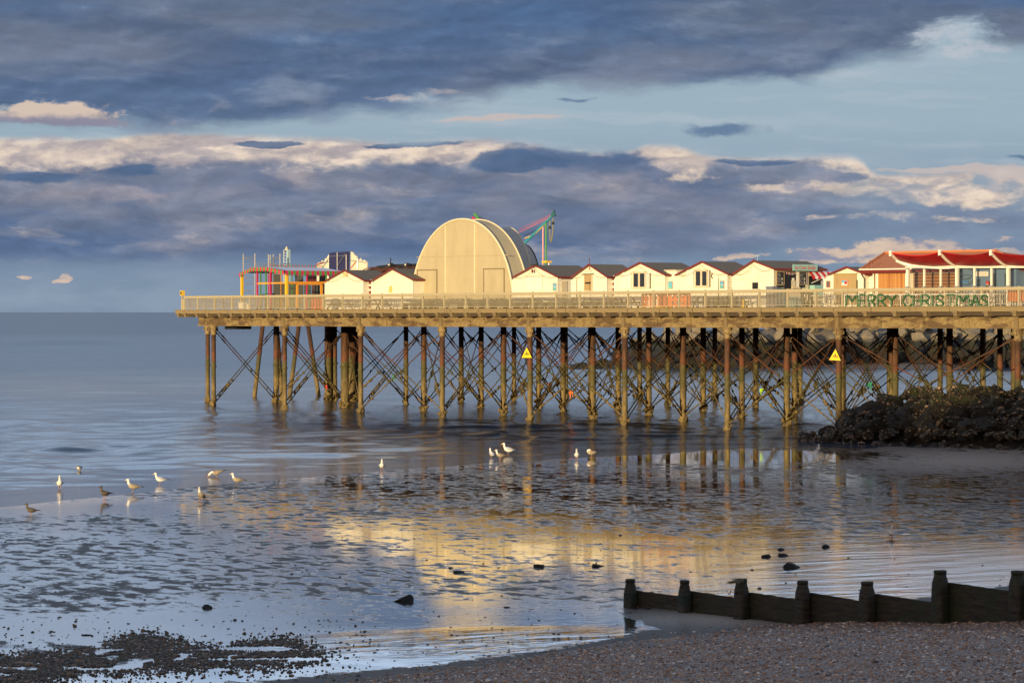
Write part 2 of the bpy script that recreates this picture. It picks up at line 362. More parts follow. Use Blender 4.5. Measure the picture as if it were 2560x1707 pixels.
# ------------------------------------------------------------------ mesh builder
class MB:
    def __init__(s): s.v = []; s.f = []; s.mi = []; s.ms = []
    def _m(s, m):
        if m is None: return -1
        if m not in s.ms: s.ms.append(m)
        return s.ms.index(m)
    def add(s, vs, fs, m=None):
        o = len(s.v); k = s._m(m); s.v += [tuple(v) for v in vs]
        for f in fs: s.f.append(tuple(i + o for i in f)); s.mi.append(k)
    def box(s, x0, x1, y0, y1, z0, z1, m=None):
        vs = [(x, y, z) for z in (z0, z1) for y in (y0, y1) for x in (x0, x1)]
        s.add(vs, [(0, 2, 3, 1), (4, 5, 7, 6), (0, 1, 5, 4), (2, 6, 7, 3), (0, 4, 6, 2), (1, 3, 7, 5)], m)
    def bar(s, a, b, wd, hd=None, m=None, up=(0, 0, 1)):
        a = Vector(a); b = Vector(b); d = (b - a).normalized(); hd = hd or wd
        u = Vector(up)
        if abs(d.dot(u)) > .95: u = Vector((1, 0, 0))
        x = d.cross(u).normalized(); z = x.cross(d)
        vs = [p + x * sx * wd / 2 + z * sz * hd / 2 for p in (a, b) for sz in (-1, 1) for sx in (-1, 1)]
        s.add(vs, [(0, 1, 3, 2), (4, 6, 7, 5), (0, 4, 5, 1), (2, 3, 7, 6), (0, 2, 6, 4), (1, 5, 7, 3)], m)
    def tube(s, pts, rad, n=8, m=None, cap=True, sq=None):
        pts = [Vector(p) for p in pts]
        rad = rad if isinstance(rad, (list, tuple)) else [rad] * len(pts)
        vs = []; fs = []; prev = None
        for i, p in enumerate(pts):
            d = (pts[min(i + 1, len(pts) - 1)] - pts[max(i - 1, 0)])
            d = d.normalized() if d.length > 1e-9 else Vector((0, 0, 1))
            if prev is None:
                u = Vector((0, 0, 1)) if abs(d.z) < .9 else Vector((1, 0, 0))
                x = d.cross(u).normalized()
            else:
                x = (prev - d * prev.dot(d)).normalized()
            prev = x; yv = d.cross(x)
            for j in range(n):
                a = 2 * math.pi * j / n
                q = sq[i] if sq else 1
                vs.append(p + (x * math.cos(a) + yv * math.sin(a) * q) * rad[i])
        for i in range(len(pts) - 1):
            for j in range(n):
                k = (j + 1) % n
                fs.append((i * n + j, i * n + k, (i + 1) * n + k, (i + 1) * n + j))
        if cap:
            fs.append(tuple(range(n - 1, -1, -1))); fs.append(tuple((len(pts) - 1) * n + j for j in range(n)))
        s.add(vs, fs, m)
    def lathe(s, cx, cy, prof, n=12, m=None):
        s.tube([(cx, cy, z) for r, z in prof], [r for r, z in prof], n, m)
    def prism(s, poly, y0, y1, m=None):
        """polygon in local x,z extruded from y0 to y1"""
        n = len(poly)
        vs = [(x, y0, z) for x, z in poly] + [(x, y1, z) for x, z in poly]
        fs = [tuple(range(n)), tuple(range(2 * n - 1, n - 1, -1))]
        fs += [(i, i + n, (i + 1) % n + n, (i + 1) % n) for i in range(n)]
        s.add(vs, fs, m)
    def blob(s, c, r, m=None, seed=0, amp=.3, sub=1, sc=(1, 1, 1)):
        V0, F0 = ICO[sub]
        vs = []
        for v in V0:
            k = 1 + amp * (mnoise.noise(Vector(v) * 1.6 + Vector((seed * 7.1, seed * 3.3, 1))) * 2)
            vs.append((c[0] + v[0] * r * k * sc[0], c[1] + v[1] * r * k * sc[1], c[2] + v[2] * r * k * sc[2]))
        s.add(vs, F0, m)
    def build(s, name, m=None, parent=None, loc=None, rz=0, smooth=False, fix=True):
        me = bpy.data.meshes.new(name)
        me.from_pydata([tuple(v) for v in s.v], [], s.f)
        ms = list(s.ms)
        if -1 in s.mi and m is not None and m not in ms: ms.append(m)
        dflt = ms.index(m) if m in ms else 0
        for q in ms: me.materials.append(q)
        if len(ms) > 1: me.polygons.foreach_set('material_index', [dflt if q < 0 else q for q in s.mi])
        if fix:
            bm = bmesh.new(); bm.from_mesh(me); bmesh.ops.recalc_face_normals(bm, faces=bm.faces); bm.to_mesh(me); bm.free()
        if smooth: me.polygons.foreach_set('use_smooth', [True] * len(me.polygons))
        me.update()
        o = bpy.data.objects.new(name, me); C.objects.link(o)
        if parent is not None: o.parent = parent
        if loc: o.location = loc
        if rz: o.rotation_euler.z = rz
        return o
def _ico(sub):
    bm = bmesh.new(); bmesh.ops.create_icosphere(bm, subdivisions=sub, radius=1)
    v = [tuple(x.co) for x in bm.verts]; f = [tuple(q.index for q in p.verts) for p in bm.faces]; bm.free(); return v, f
ICO = {k: _ico(k) for k in (1, 2, 3, 4)}

def tag(o, label=None, cat=None, group=None, kind=None):
    if label: o['label'] = label
    if cat: o['category'] = cat
    if group: o['group'] = group
    if kind: o['kind'] = kind
    return o
def thing(name, label, cat, loc=(0, 0, 0), rz=0, group=None):
    o = bpy.data.objects.new(name, None); C.objects.link(o)
    o.location = loc; o.rotation_euler = (0, 0, rz); o.empty_display_size = .3
    return tag(o, label, cat, group)
def dup(root, loc, rz, label, group=None, scale=None):
    r = root.copy(); C.objects.link(r); r.location = loc; r.rotation_euler = (0, 0, rz); r['label'] = label
    if group: r['group'] = group
    if scale: r.scale = scale
    for ch in list(root.children):
        c = ch.copy(); C.objects.link(c); c.parent = r
        for g in list(ch.children):
            d = g.copy(); C.objects.link(d); d.parent = c
    return r
_txt = {}
def text_mb(mb, s, x, z, size, y, m, shear=0, align='CENTER', width=None, depth=.004, bold=0):
    key = (s, shear, bold)
    if key not in _txt:
        cu = bpy.data.curves.new('t', 'FONT'); cu.body = s; cu.size = 1; cu.shear = shear; cu.offset = bold; cu.resolution_u = 3
        ob = bpy.data.objects.new('t', cu); C.objects.link(ob)
        me = bpy.data.meshes.new_from_object(ob.evaluated_get(bpy.context.evaluated_depsgraph_get()))
        vs = [tuple(v.co) for v in me.vertices]; fs = [tuple(p.vertices) for p in me.polygons]
        bpy.data.objects.remove(ob); bpy.data.meshes.remove(me); bpy.data.curves.remove(cu)
        _txt[key] = (vs, fs)
    vs, fs = _txt[key]
    if not vs: return
    x0 = min(v[0] for v in vs); x1 = max(v[0] for v in vs)
    k = size; kx = size if width is None else width / (x1 - x0)
    off = (x0 + x1) / 2 if align == 'CENTER' else x0
    mb.add([(x + (v[0] - off) * kx, y, z + v[1] * k) for v in vs], fs, m)

# ------------------------------------------------------------------ pier frame
R0 = Vector((-17.0, 223.3)); E1 = Vector((.6233, -.782)); E2 = Vector((.782, .6233))
RZ = math.atan2(E1.y, E1.x)
SL = .002
def SX(px, b):      # distance along the pier of a photograph column, on the plane at depth b
    u = (px - 1280) / F; x0 = R0.x + b * E2.x; y0 = R0.y + b * E2.y
    return (u * y0 - x0) / (E1.x - u * E1.y)
def BX(px, s):      # depth b of a column along a line at s
    u = (px - 1280) / F
    return (u * (R0.y + s * E1.y) - R0.x - s * E1.x) / (E2.x - u * E2.y)
def YD(s, b): return R0.y + s * E1.y + b * E2.y
def ZP(py, s, b): return EYE + (HOR - py) / F * YD(s, b)
def W(s, b, z=0): return (R0.x + s * E1.x + b * E2.x, R0.y + s * E1.y + b * E2.y, z)
def ground(px, py, z=0):
    Yw = F * (EYE - z) / (py - HOR); return ((px - 1280) / F * Yw, Yw)
def to_sb(x, y):
    d = Vector((x, y)) - R0; return d.dot(E1), d.dot(E2)
DECKZ = 7.45
def DZ(s): return DECKZ + SL * s
# ================================================================== SETTING
# ---- sea: one sheet to the horizon
def seam(t, b):
    p = geo_pos(t); x, y, z = t.sep(p)
    # wave trains run roughly parallel to the shore
    al = t.add(t.mul(x, .82), t.mul(y, .57)); ac = t.add(t.mul(x, -.57), t.mul(y, .82))
    wv = t.comb(t.mul(al, .35), ac, 0.0)
    dist = t.m('SQRT', t.add(t.mul(x, x), t.mul(y, y)))
    n1 = t.noise(wv, 1.1, 5, .62, .4); n2 = t.noise(t.comb(t.mul(al, .12), t.mul(ac, .45), 4.0), 1.0, 3, .5)
    n3 = t.noise(p, 6.5, 4, .6)
    n4 = t.noise(t.comb(t.mul(al, .16), t.mul(ac, .34), 8.0), 1.0, 5, .62, .3)
    h = t.add(t.mul(n1, .03), t.mul(n3, .004))
    calm = t.ss(t.add(t.mul(y, .82), t.mul(x, -.57)), 104.0, 150.0, .30, 1.0)
    nd = t.new('ShaderNodeBump'); nd.inputs['Strength'].default_value = 1.0
    t.put(nd.inputs['Distance'], t.mul(calm, 1.0)); t.put(nd.inputs['Height'], h); t.l.new(nd.outputs[0], b.inputs['Normal'])
    pn = t.noise(t.comb(t.mul(al, .02), t.mul(ac, .06), 0), 1.0, 4, .5)
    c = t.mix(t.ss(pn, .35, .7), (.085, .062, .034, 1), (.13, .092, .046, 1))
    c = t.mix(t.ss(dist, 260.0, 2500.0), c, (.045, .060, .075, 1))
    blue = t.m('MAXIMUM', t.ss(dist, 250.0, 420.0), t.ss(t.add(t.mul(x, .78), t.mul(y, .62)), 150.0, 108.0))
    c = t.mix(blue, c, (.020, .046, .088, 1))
    t.put(b.inputs['Base Color'], c); t.put(b.inputs['Roughness'], t.ss(dist, 105.0, 420.0, .13, .27)); t.put(b.inputs['Specular IOR Level'], t.ss(dist, 200.0, 1200.0, .5, .16))
    b.inputs['IOR'].default_value = 1.33
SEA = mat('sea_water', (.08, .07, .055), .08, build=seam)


# ---- wet foreshore
WL = [(-400, -60), (-60, 84), (-34, 100), (-24, 107.5), (-19, 112), (-13.5, 124.5), (-7, 136), (-1.6, 144), (6.1, 152.5), (11, 158.5), (16.5, 164), (26, 171), (45, 180), (90, 190), (400, 200)]
WLa = np.array(WL, float)
def sdist(x, y):
    """signed distance to the waterline, positive on the landward side"""
    best = np.full(x.shape, 1e9); sgn = np.ones(x.shape)
    for (ax, ay), (bx, by) in zip(WLa[:-1], WLa[1:]):
        dx, dy = bx - ax, by - ay; L2 = dx * dx + dy * dy
        t = np.clip(((x - ax) * dx + (y - ay) * dy) / L2, 0, 1)
        ex, ey = x - ax - t * dx, y - ay - t * dy
        d = np.hypot(ex, ey); cr = dx * ey - dy * ex
        upd = d < best; best = np.where(upd, d, best); sgn = np.where(upd, np.where(cr < 0, 1.0, -1.0), sgn)
    return best * sgn
def vnoise(x, y, s, seed=0):
    x = x / s + seed * 17.3; y = y / s + seed * 5.7
    xi = np.floor(x).astype(int); yi = np.floor(y).astype(int); fx = x - xi; fy = y - yi
    fx = fx * fx * (3 - 2 * fx); fy = fy * fy * (3 - 2 * fy)
    def hsh(a, b_): return np.modf(np.abs(np.sin(a * 127.1 + b_ * 311.7 + seed) * 43758.5453))[0]
    return (hsh(xi, yi) * (1 - fx) + hsh(xi + 1, yi) * fx) * (1 - fy) + (hsh(xi, yi + 1) * (1 - fx) + hsh(xi + 1, yi + 1) * fx) * fy
# one graded sheet to the horizon, with real wavelets that grow with distance and die out at the sand
def fbmn(x, y, s, sd, o=2):
    r = 0; a = 1.0; n_ = 0
    for k in range(o): r = r + a * (vnoise(x, y, s, sd + k) - .5); n_ += a; a *= .5; s = s * .5
    return r / n_ * 2
dep = np.concatenate([np.arange(240, 6, -.42), np.array([5, 4, 3, 2.2, 1.6, 1.1, .75])])
wy_ = EYE * 2987 / dep
uu = np.concatenate([[-6, -3, -2, -1.2, -.8, -.5, -.36, -.29], np.linspace(-.24, .24, 620), [.29, .36, .5, .8, 1.2, 2, 3, 6]])
WX = uu[None, :] * wy_[:, None]; WY = np.repeat(wy_[:, None], len(uu), 1)
DYr = (np.gradient(wy_))[:, None]
wal = WX * .93 + WY * .36; wac = -WX * .36 + WY * .93
wsd = -sdist(WX, WY); warp = fbmn(WX, WY, 14, 31) * 2.2
WZ = np.zeros(WX.shape); near = np.clip((wsd - 1.5) / 22, 0, 1) ** .8
for k, lam in enumerate((1.3, 2.6, 5.2, 10.4, 21, 42, 84, 170)):
    fin = np.clip((lam / DYr - 2.2) / 1.5, 0, 1); big = np.clip((DYr * (14 if lam < 8 else 9) / lam - .35) / .6, 0, 1) if lam > 5.3 else 1.0
    WZ = WZ + lam * (.072 if lam < 3 else .018 if lam < 6 else .022) * fin * big * fbmn(wal * .8 + k * 31, wac + warp * min(1, lam / 4), lam, 11 + 3 * k)
WZ *= near
train = np.sin((wac + warp * .8) * 2 * math.pi / 4.3 + 2 * fbmn(WX, WY, 30, 15)) * np.clip(1.15 - wsd / 60, 0, 1) * np.clip((wsd - .5) / 7, 0, 1)
WZ = WZ + .012 * train * (.35 + .65 * vnoise(wal * .2, wac, 5, 17))
WZ = WZ * np.clip((.285 - np.abs(uu)) / .045, 0, 1)[None, :] * (WY < 9000)
nyw, nxw = WX.shape; ix = np.arange(nxw * nyw).reshape(nyw, nxw)
fq = np.stack([ix[:-1, :-1].ravel(), ix[:-1, 1:].ravel(), ix[1:, 1:].ravel(), ix[1:, :-1].ravel()], 1)
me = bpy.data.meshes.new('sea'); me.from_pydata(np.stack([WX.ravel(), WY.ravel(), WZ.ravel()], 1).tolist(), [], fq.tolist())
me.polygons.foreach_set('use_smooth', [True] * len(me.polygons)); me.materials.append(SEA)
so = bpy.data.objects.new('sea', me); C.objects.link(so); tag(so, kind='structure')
SH0 = (5.8, 69.5); SHN = (.76, -.65)
def shD(x, y): return (x - SH0[0]) * SHN[0] + (y - SH0[1]) * SHN[1]
def sand_h(x, y):
    t = sdist(x, y)
    h = np.where(t > 0, np.minimum(t, 60) * .0009, np.maximum(t * .02, -1.2))
    h = h + (vnoise(x, y, 7, 1) - .5) * .010 + (vnoise(x, y, 2.2, 2) - .5) * .004
    D = shD(x, y); h = h - np.clip(D - 2, 0, 400) * .0 
    return h
gx = np.concatenate([np.linspace(-420, -60, 20)[:-1], np.arange(-60, -24, 2.0), np.arange(-24, 34, .5), np.linspace(34, 420, 40)])
gy = np.concatenate([np.linspace(-260, 40, 20)[:-1], np.arange(40, 110, .5), np.arange(110, 190, .6), np.linspace(190, 230, 8)])
GX, GY = np.meshgrid(gx, gy)
GH = sand_h(GX, GY)
# wetness of the surface (film of standing water), rippling of the film: measured on the beach
Wd = 1.0884
dX = 1176 + (GX / np.maximum(GY, 20)) * F / Wd; dY = 716 + (EYE / np.maximum(GY, 20)) * F / Wd
def g2(x, y, sx, sy): return np.exp(-((dX - x) / sx) ** 2 - ((dY - y) / sy) ** 2)
cov = np.full(GX.shape, .57)
cov += .03 * g2(300, 1250, 700, 60) + .07 * g2(1500, 1120, 900, 50) + .11 * g2(1300, 1250, 520, 50) + .06 * g2(500, 1400, 500, 30) + .5 * g2(250, 1450, 330, 24) + .12 * g2(900, 1440, 500, 60)
cov += .6 * g2(1100, 1500, 400, 50) + .3 * g2(2000, 1330, 500, 80) - .28 * g2(2150, 1055, 260, 26) - .9 * g2(1630, 1412, 150, 20)
cov += .45 * g2(1700, 1050, 330, 14) + .35 * g2(200, 1165, 260, 14)
D_ = shD(GX, GY)
cov += .6 * np.exp(-((D_ + 3.4) / 1.6) ** 2) - .75 * np.exp(-(D_ / .9) ** 2) * (dX < 2400)
pale = np.exp(-((dX - 1650) / 190) ** 2 - ((dY - 1424 + (dX - 1650) * -.02) / 20) ** 2)
cov -= 1.6 * pale
pale = pale + .95 * g2(2200, 1058, 340, 34)
ruf = .028 + .21 * g2(60, 1310, 540, 130) + .14 * g2(200, 1480, 480, 80) + .04 * g2(1500, 1400, 600, 40) + .17 * g2(2350, 1310, 480, 80)
rip = .10 + .9 * g2(2100, 1330, 480, 110) + 3.2 * g2(1150, 1492, 380, 32) + .5 * g2(2100, 1180, 600, 60) + .35 * g2(1500, 1390, 400, 60) + .15 * g2(1400, 1150, 700, 60)
mud_refl = np.clip(.15 + 1.0 * g2(1800, 1150, 900, 60) + .5 * g2(2300, 1180, 500, 60), 0, 1)  # darker mud, with the pier underside's reflection put into the tone
ny_, nx_ = GX.shape
verts = np.stack([GX.ravel(), GY.ravel(), GH.ravel()], 1)
idx = np.arange(nx_ * ny_).reshape(ny_, nx_)
quads = np.stack([idx[:-1, :-1].ravel(), idx[:-1, 1:].ravel(), idx[1:, 1:].ravel(), idx[1:, :-1].ravel()], 1)
me = bpy.data.meshes.new('wet_sand'); me.from_pydata(verts.tolist(), [], quads.tolist())
for nm, arr in (('pale', pale), ('ruffle', ruf), ('film', cov), ('ripple', rip), ('mud', mud_refl)):
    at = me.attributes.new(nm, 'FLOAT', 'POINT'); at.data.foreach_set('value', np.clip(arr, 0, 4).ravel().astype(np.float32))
me.polygons.foreach_set('use_smooth', [True] * len(me.polygons))
def sandm(t, b):
    p = geo_pos(t); x, y, z = t.sep(p)
    A = lambda n: t.new('ShaderNodeAttribute', attribute_name=n).outputs['Fac']
    al = t.add(t.mul(x, .87), t.mul(y, .5)); ac = t.add(t.mul(x, -.5), t.mul(y, .87))
    q = t.comb(t.mul(al, 1.15), t.add(t.mul(ac, .62), t.mul(al, -.18)), 0)
    al2 = al; n1 = t.noise(q, 1.6, 8, .66, .25); n2 = t.noise(q, .22, 3, .5); nf = t.noise(q, 7.0, 3, .6)
    pat = t.add(t.add(t.mul(n1, .85), t.mul(n2, .30)), t.mul(nf, .10))      # about .32..0.95
    lim = t.sub(1.03, t.mul(A('film'), .72))
    dry = t.sub(1.0, t.ss(t.sub(pat, lim), -.045, .045))
    # flipped: where pat is high there is water
    cs = t.mix(t.ss(nf, .3, .7), (.060, .052, .046, 1), (.095, .080, .068, 1))
    cs = t.mix(t.mul(A('mud'), .9), cs, (.022, .018, .016, 1))  # mud colour that also carries the dark reflection of the pier
    cs = t.mix(t.mul(t.ss(n2, .4, .6), .4), cs, (.12, .10, .085, 1)); spk = t.noise(p, 30, 2, .5)
    cs = t.mix(t.ss(spk, .66, .72), cs, (.02, .018, .016, 1))
    cw = (.035, .030, .026, 1)
    cs = t.mix(A('pale'), cs, t.mix(t.ss(nf, .3, .7), (.34, .285, .235, 1), (.42, .35, .29, 1)))
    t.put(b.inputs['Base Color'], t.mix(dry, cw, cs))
    t.put(b.inputs['Roughness'], t.mix(dry, A('ruffle'), (.55, .55, .55, 1))); t.put(b.inputs['Specular IOR Level'], t.m('MULTIPLY_ADD', dry, -.35, .5))
    b.inputs['IOR'].default_value = 1.33; t.put(b.inputs['Coat Weight'], t.m('MULTIPLY_ADD', dry, -.95, 1.0)); t.put(b.inputs['Coat Roughness'], A('ruffle')); b.inputs['Coat IOR'].default_value = 1.6
    r1 = t.noise(t.comb(t.mul(al, .7), t.mul(ac, 2.2), 2.0), 2.4, 4, .6, .6)
    r2 = t.noise(q, 26.0, 3, .6)
    h = t.add(t.add(t.mul(t.mul(r1, .0055), t.m('MINIMUM', A('ripple'), 1.2)), t.mul(t.mul(t.noise(t.comb(t.mul(al, .35), t.mul(ac, 1.1), 5.0), 1.0, 3, .5, .5), .085), t.m('MAXIMUM', t.sub(A('ripple'), .45), 0.0))), t.mul(r2, .00004))
    h = t.add(h, t.mul(dry, t.mul(nf, .012)))
    nd = t.new('ShaderNodeBump'); nd.inputs['Strength'].default_value = 1; nd.inputs['Distance'].default_value = 1
    t.put(nd.inputs['Height'], h); t.l.new(nd.outputs[0], b.inputs['Normal']); t.l.new(nd.outputs[0], b.inputs['Coat Normal'])
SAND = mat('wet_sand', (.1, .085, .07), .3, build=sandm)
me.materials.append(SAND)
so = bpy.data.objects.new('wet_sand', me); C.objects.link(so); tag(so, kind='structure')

# ---- shingle bank
G0 = Vector((.04125 * 74.17, 74.17))
def shingle_h(x, y):
    D = shD(x, y)
    h = .035 + .092 * D - .0008 * np.clip(D, 0, 40) ** 2
    h = h + (vnoise(x, y, 1.6, 3) - .5) * .07 + (vnoise(x, y, .5, 4) - .5) * .035 + (vnoise(x, y, .13, 5) - .5) * .02
    side = (x - G0.x) * E2.x + (y - G0.y) * E2.y
    h = np.where(side > .12, np.minimum(h, -.6), h)
    return np.maximum(np.minimum(h, 4.2), -.6)
aa = np.concatenate([np.linspace(-140, -24, 18)[:-1], np.arange(-24, 12, .11), np.linspace(12, 160, 30)])
dd = np.concatenate([np.arange(-2, 18, .11), np.linspace(18.5, 240, 60)])
AA, DD = np.meshgrid(aa, dd)
PX = SH0[0] + AA * .65 + DD * .76; PY = SH0[1] + AA * .76 - DD * .65
PH = shingle_h(PX, PY)
ny2, nx2 = PX.shape; idx = np.arange(nx2 * ny2).reshape(ny2, nx2)
quads = np.stack([idx[:-1, :-1].ravel(), idx[1:, :-1].ravel(), idx[1:, 1:].ravel(), idx[:-1, 1:].ravel()], 1)
me = bpy.data.meshes.new('shingle_beach'); me.from_pydata(np.stack([PX.ravel(), PY.ravel(), PH.ravel()], 1).tolist(), [], quads.tolist())
def pebble_col(t, vec, scale, k_=1.35):
    v = t.new('ShaderNodeTexVoronoi', feature='F1'); t.put(v.inputs['Vector'], vec); v.inputs['Scale'].default_value = scale
    r, g, bb = t.sep(v.outputs['Color'])
    cr = t.new('ShaderNodeValToRGB'); t.put(cr.inputs[0], r)
    e = cr.color_ramp.elements; cr.color_ramp.interpolation = 'LINEAR'
    cols = [(0, (.030, .026, .026)), (.22, (.12, .070, .040)), (.45, (.22, .13, .075)), (.60, (.13, .10, .085)), (.78, (.34, .21, .125)), (.9, (.34, .32, .31)), (1, (.85, .83, .80))]
    e[0].position = 0; e[0].color = (*cols[0][1], 1); e[1].position = 1; e[1].color = (*cols[-1][1], 1)
    for po, c in cols[1:-1]:
        k = e.new(po); k.color = (min(.9, c[0] * k_ * 1.5), min(.9, c[1] * k_ * 1.08), min(.9, c[2] * k_ * .72), 1)
    return cr.outputs[0], v.outputs['Distance'], g
def shm(t, b):
    p = geo_pos(t)
    c, d, g = pebble_col(t, p, 36.0); c2, d2, g2_ = pebble_col(t, p, 75.0)
    c = t.mix(t.ss(g, .35, .65), c, c2)
    c = t.mix(t.ss(d, .30, .62), c, (.035, .026, .020, 1))
    x, y, z = t.sep(p); n = t.noise(p, .8, 4, .6)
    wet = t.mul(t.ss(t.add(z, t.mul(t.sub(n, .5), .25)), .30, .05), .65)
    c = t.mix(wet, c, (.03, .026, .024, 1))
    t.put(b.inputs['Base Color'], c); b.inputs['Roughness'].default_value = .42
    bump(t, b, t.sub(1.0, d), 1.0, .03)
SHM = mat('shingle', (.15, .11, .08), .5, build=shm); me.materials.append(SHM)
so = bpy.data.objects.new('shingle_beach', me); C.objects.link(so); tag(so, kind='structure')

# random pebble material: colour by face island
def pebm(t, b):
    g = t.new('ShaderNodeNewGeometry'); r = g.outputs['Random Per Island']
    cr = t.new('ShaderNodeValToRGB'); t.put(cr.inputs[0], r); e = cr.color_ramp.elements
    e[0].color = (.03, .028, .03, 1); e[1].color = (.66, .64, .62, 1)
    for po, c in ((.25, (.24, .12, .06)), (.5, (.40, .22, .11)), (.7, (.20, .15, .12)), (.85, (.56, .34, .18)), (.94, (.7, .64, .6))):
        k = e.new(po); k.color = (*c, 1)
    t.put(b.inputs['Base Color'], cr.outputs[0]); b.inputs['Roughness'].default_value = .4
PEB = mat('loose_pebble', (.2, .15, .1), .4, build=pebm)
def weedm(t, b):
    g = t.new('ShaderNodeNewGeometry'); r = g.outputs['Random Per Island']
    cr = t.new('ShaderNodeValToRGB'); t.put(cr.inputs[0], r); e = cr.color_ramp.elements
    e[0].color = (.02, .018, .014, 1); e[1].color = (.28, .18, .11, 1)
    for po, c in ((.3, (.065, .045, .030)), (.55, (.04, .042, .022)), (.8, (.12, .068, .036))):
        k = e.new(po); k.color = (*c, 1)
    t.put(b.inputs['Base Color'], cr.outputs[0]); b.inputs['Roughness'].default_value = .45
WEED = mat('weedy_stones', (.03, .025, .02), .45, build=weedm)
def scatter(name, pts, sizes, m, seed, flatk=.6, sub=1):
    V0 = np.array(ICO[sub][0]); F0 = np.array(ICO[sub][1]); rs = np.random.RandomState(seed); n = len(pts)
    if sub == 1:
        V0 = V0[:12] if len(V0) > 12 else V0
    k = rs.uniform(.6, 1.3, (n, 3)) * np.array([1, 1, flatk])
    ang = rs.uniform(0, 6.28, n); ca, sa = np.cos(ang), np.sin(ang)
    P = V0[None] * k[:, None] * (1 + rs.uniform(-.28, .28, (n, len(V0), 1))) * np.array(sizes)[:, None, None]
    Q = np.stack([P[..., 0] * ca[:, None] - P[..., 1] * sa[:, None], P[..., 0] * sa[:, None] + P[..., 1] * ca[:, None], P[..., 2]], -1) + np.array(pts)[:, None]
    Fa = F0[None] + (np.arange(n) * len(V0))[:, None, None]
    me = bpy.data.meshes.new(name); vv = Q.reshape(-1, 3); ff = Fa.reshape(-1, 3)
    me.vertices.add(len(vv)); me.vertices.foreach_set('co', vv.ravel())
    me.loops.add(ff.size); me.loops.foreach_set('vertex_index', ff.ravel())
    me.polygons.add(len(ff)); me.polygons.foreach_set('loop_start', np.arange(0, ff.size, 3)); me.polygons.foreach_set('loop_total', np.full(len(ff), 3))
    me.update(calc_edges=True); me.validate(); me.materials.append(m)
    o = bpy.data.objects.new(name, me); C.objects.link(o); return tag(o, kind='stuff')
rs = np.random.RandomState(3)
n = 60000
a_ = rs.uniform(-22, 12, n); d_ = rs.uniform(-1.0, 17.5, n) 
px = SH0[0] + a_ * .65 + d_ * .76; py = SH0[1] + a_ * .76 - d_ * .65
u_ = px / py * F + 1280
side = (px - G0.x) * E2.x + (py - G0.y) * E2.y
ok = (u_ > -60) & (u_ < 2640) & (side < 0) & ((d_ > .15) | (rs.uniform(0, 1, n) < .25 * np.exp(d_ * 1.5)))
px, py, d_ = px[ok], py[ok], d_[ok]
pz = np.maximum(shingle_h(px, py), sand_h(px, py)) + .003
sz = rs.gamma(2.6, .0052, len(px)) + .008
tag(scatter('shingle_pebbles', np.stack([px, py, pz], 1), sz, PEB, 5), label='loose brown and grey pebbles lying on the shingle bank')
# weed-covered stones, lower left
def dground(dx, dy, z=0.0): return ground(dx * Wd, dy * Wd, z)
pts = []; szs = []
rs = np.random.RandomState(8)
def inpatch(dx, dy):
    c = 1503 - (dx - 380) * -.00 + 6 * math.sin(dx * .013)
    top = 1512 - 52 * math.exp(-((dx - 330) / 130) ** 2) - 42 * math.exp(-((dx - 640) / 120) ** 2) - 6 * math.exp(-((dx - 100) / 60) ** 2)
    bot = 1545 + 25 * math.exp(-((dx - 60) / 90) ** 2) - .03 * (dx - 200)
    a = 1 / (1 + math.exp(-(dy - top) / 4)) / (1 + math.exp((dy - bot) / 7)) / (1 + math.exp((dx - 720) / 22))
    return a
while len(pts) < 13000:
    dx = rs.uniform(-60, 860); dy = rs.uniform(1425, 1590)
    if rs.uniform() > inpatch(dx, dy) * .98 + .012: continue
    x, y = dground(dx, dy)
    if vnoise(np.array([x]), np.array([y]), .9, 9)[0] < .2 or vnoise(np.array([x]), np.array([y]), .35, 10)[0] < .2: continue
    pts.append((x, y, float(sand_h(np.array([x]), np.array([y]))[0]) + .006)); szs.append(rs.gamma(2.2, .0075) + .007)
tag(scatter('weedy_stones', np.array(pts), szs, WEED, 6, .62), label='dark weed covered stones and pebbles on the wet sand, lower left')
# thin litter of shell, weed and pebbles over the flats
pts = []; szs = []
while len(pts) < 900:
    dx = rs.uniform(-40, 2400); dy = 1085 + 470 * rs.uniform() ** .6
    x, y = dground(dx, dy)
    if shD(x, y) > -.2 or sdist(np.array([x]), np.array([y]))[0] < 1.5: continue
    pts.append((x, y, float(sand_h(np.array([x]), np.array([y]))[0]) + .002)); szs.append(rs.gamma(2.0, .008) + .006)
tag(scatter('beach_litter', np.array(pts), szs, WEED, 9, .5), label='scattered specks of weed and small stones on the wet sand')

# ---- far beach beyond the pier
def farm(t, b):
    p = geo_pos(t); n = t.noise(p, .35, 5, .6); n2 = t.noise(t.vscale(p, (.5, 1.6, 1)), 1.2, 5, .6)
    c = t.mix(t.ss(n, .35, .7), (.15, .115, .085, 1), (.23, .175, .13, 1))
    c = t.mix(t.mul(t.ss(n2, .56, .66), .7), c, (.04, .034, .03, 1))
    t.put(b.inputs['Base Color'], c); t.put(b.inputs['Roughness'], .5)
    bump(t, b, n2, 1.0, .06)
FARM = mat('far_sand', (.18, .14, .1), .5, build=farm)
fb = MB()
line = [(22, 374), (30, 366), (36, 362), (48, 368), (60, 388), (72, 408), (100, 440), (180, 500)]
N_ = 14; vs = []
for i in range(len(line)):
    for j in range(N_):
        t_ = j / (N_ - 1); x, y = line[i]
        vs.append((x + t_ * 60, y + t_ * 150, -.12 + .15 * min(1, t_ * 14) + 5.0 * t_ + .15 * mnoise.noise(Vector((x * .1, t_ * 9, 0)))))
fb.add(vs, [(i * N_ + j, i * N_ + j + 1, (i + 1) * N_ + j + 1, (i + 1) * N_ + j) for i in range(len(line) - 1) for j in range(N_ - 1)])
tag(fb.build('far_beach', FARM, smooth=True), kind='structure')

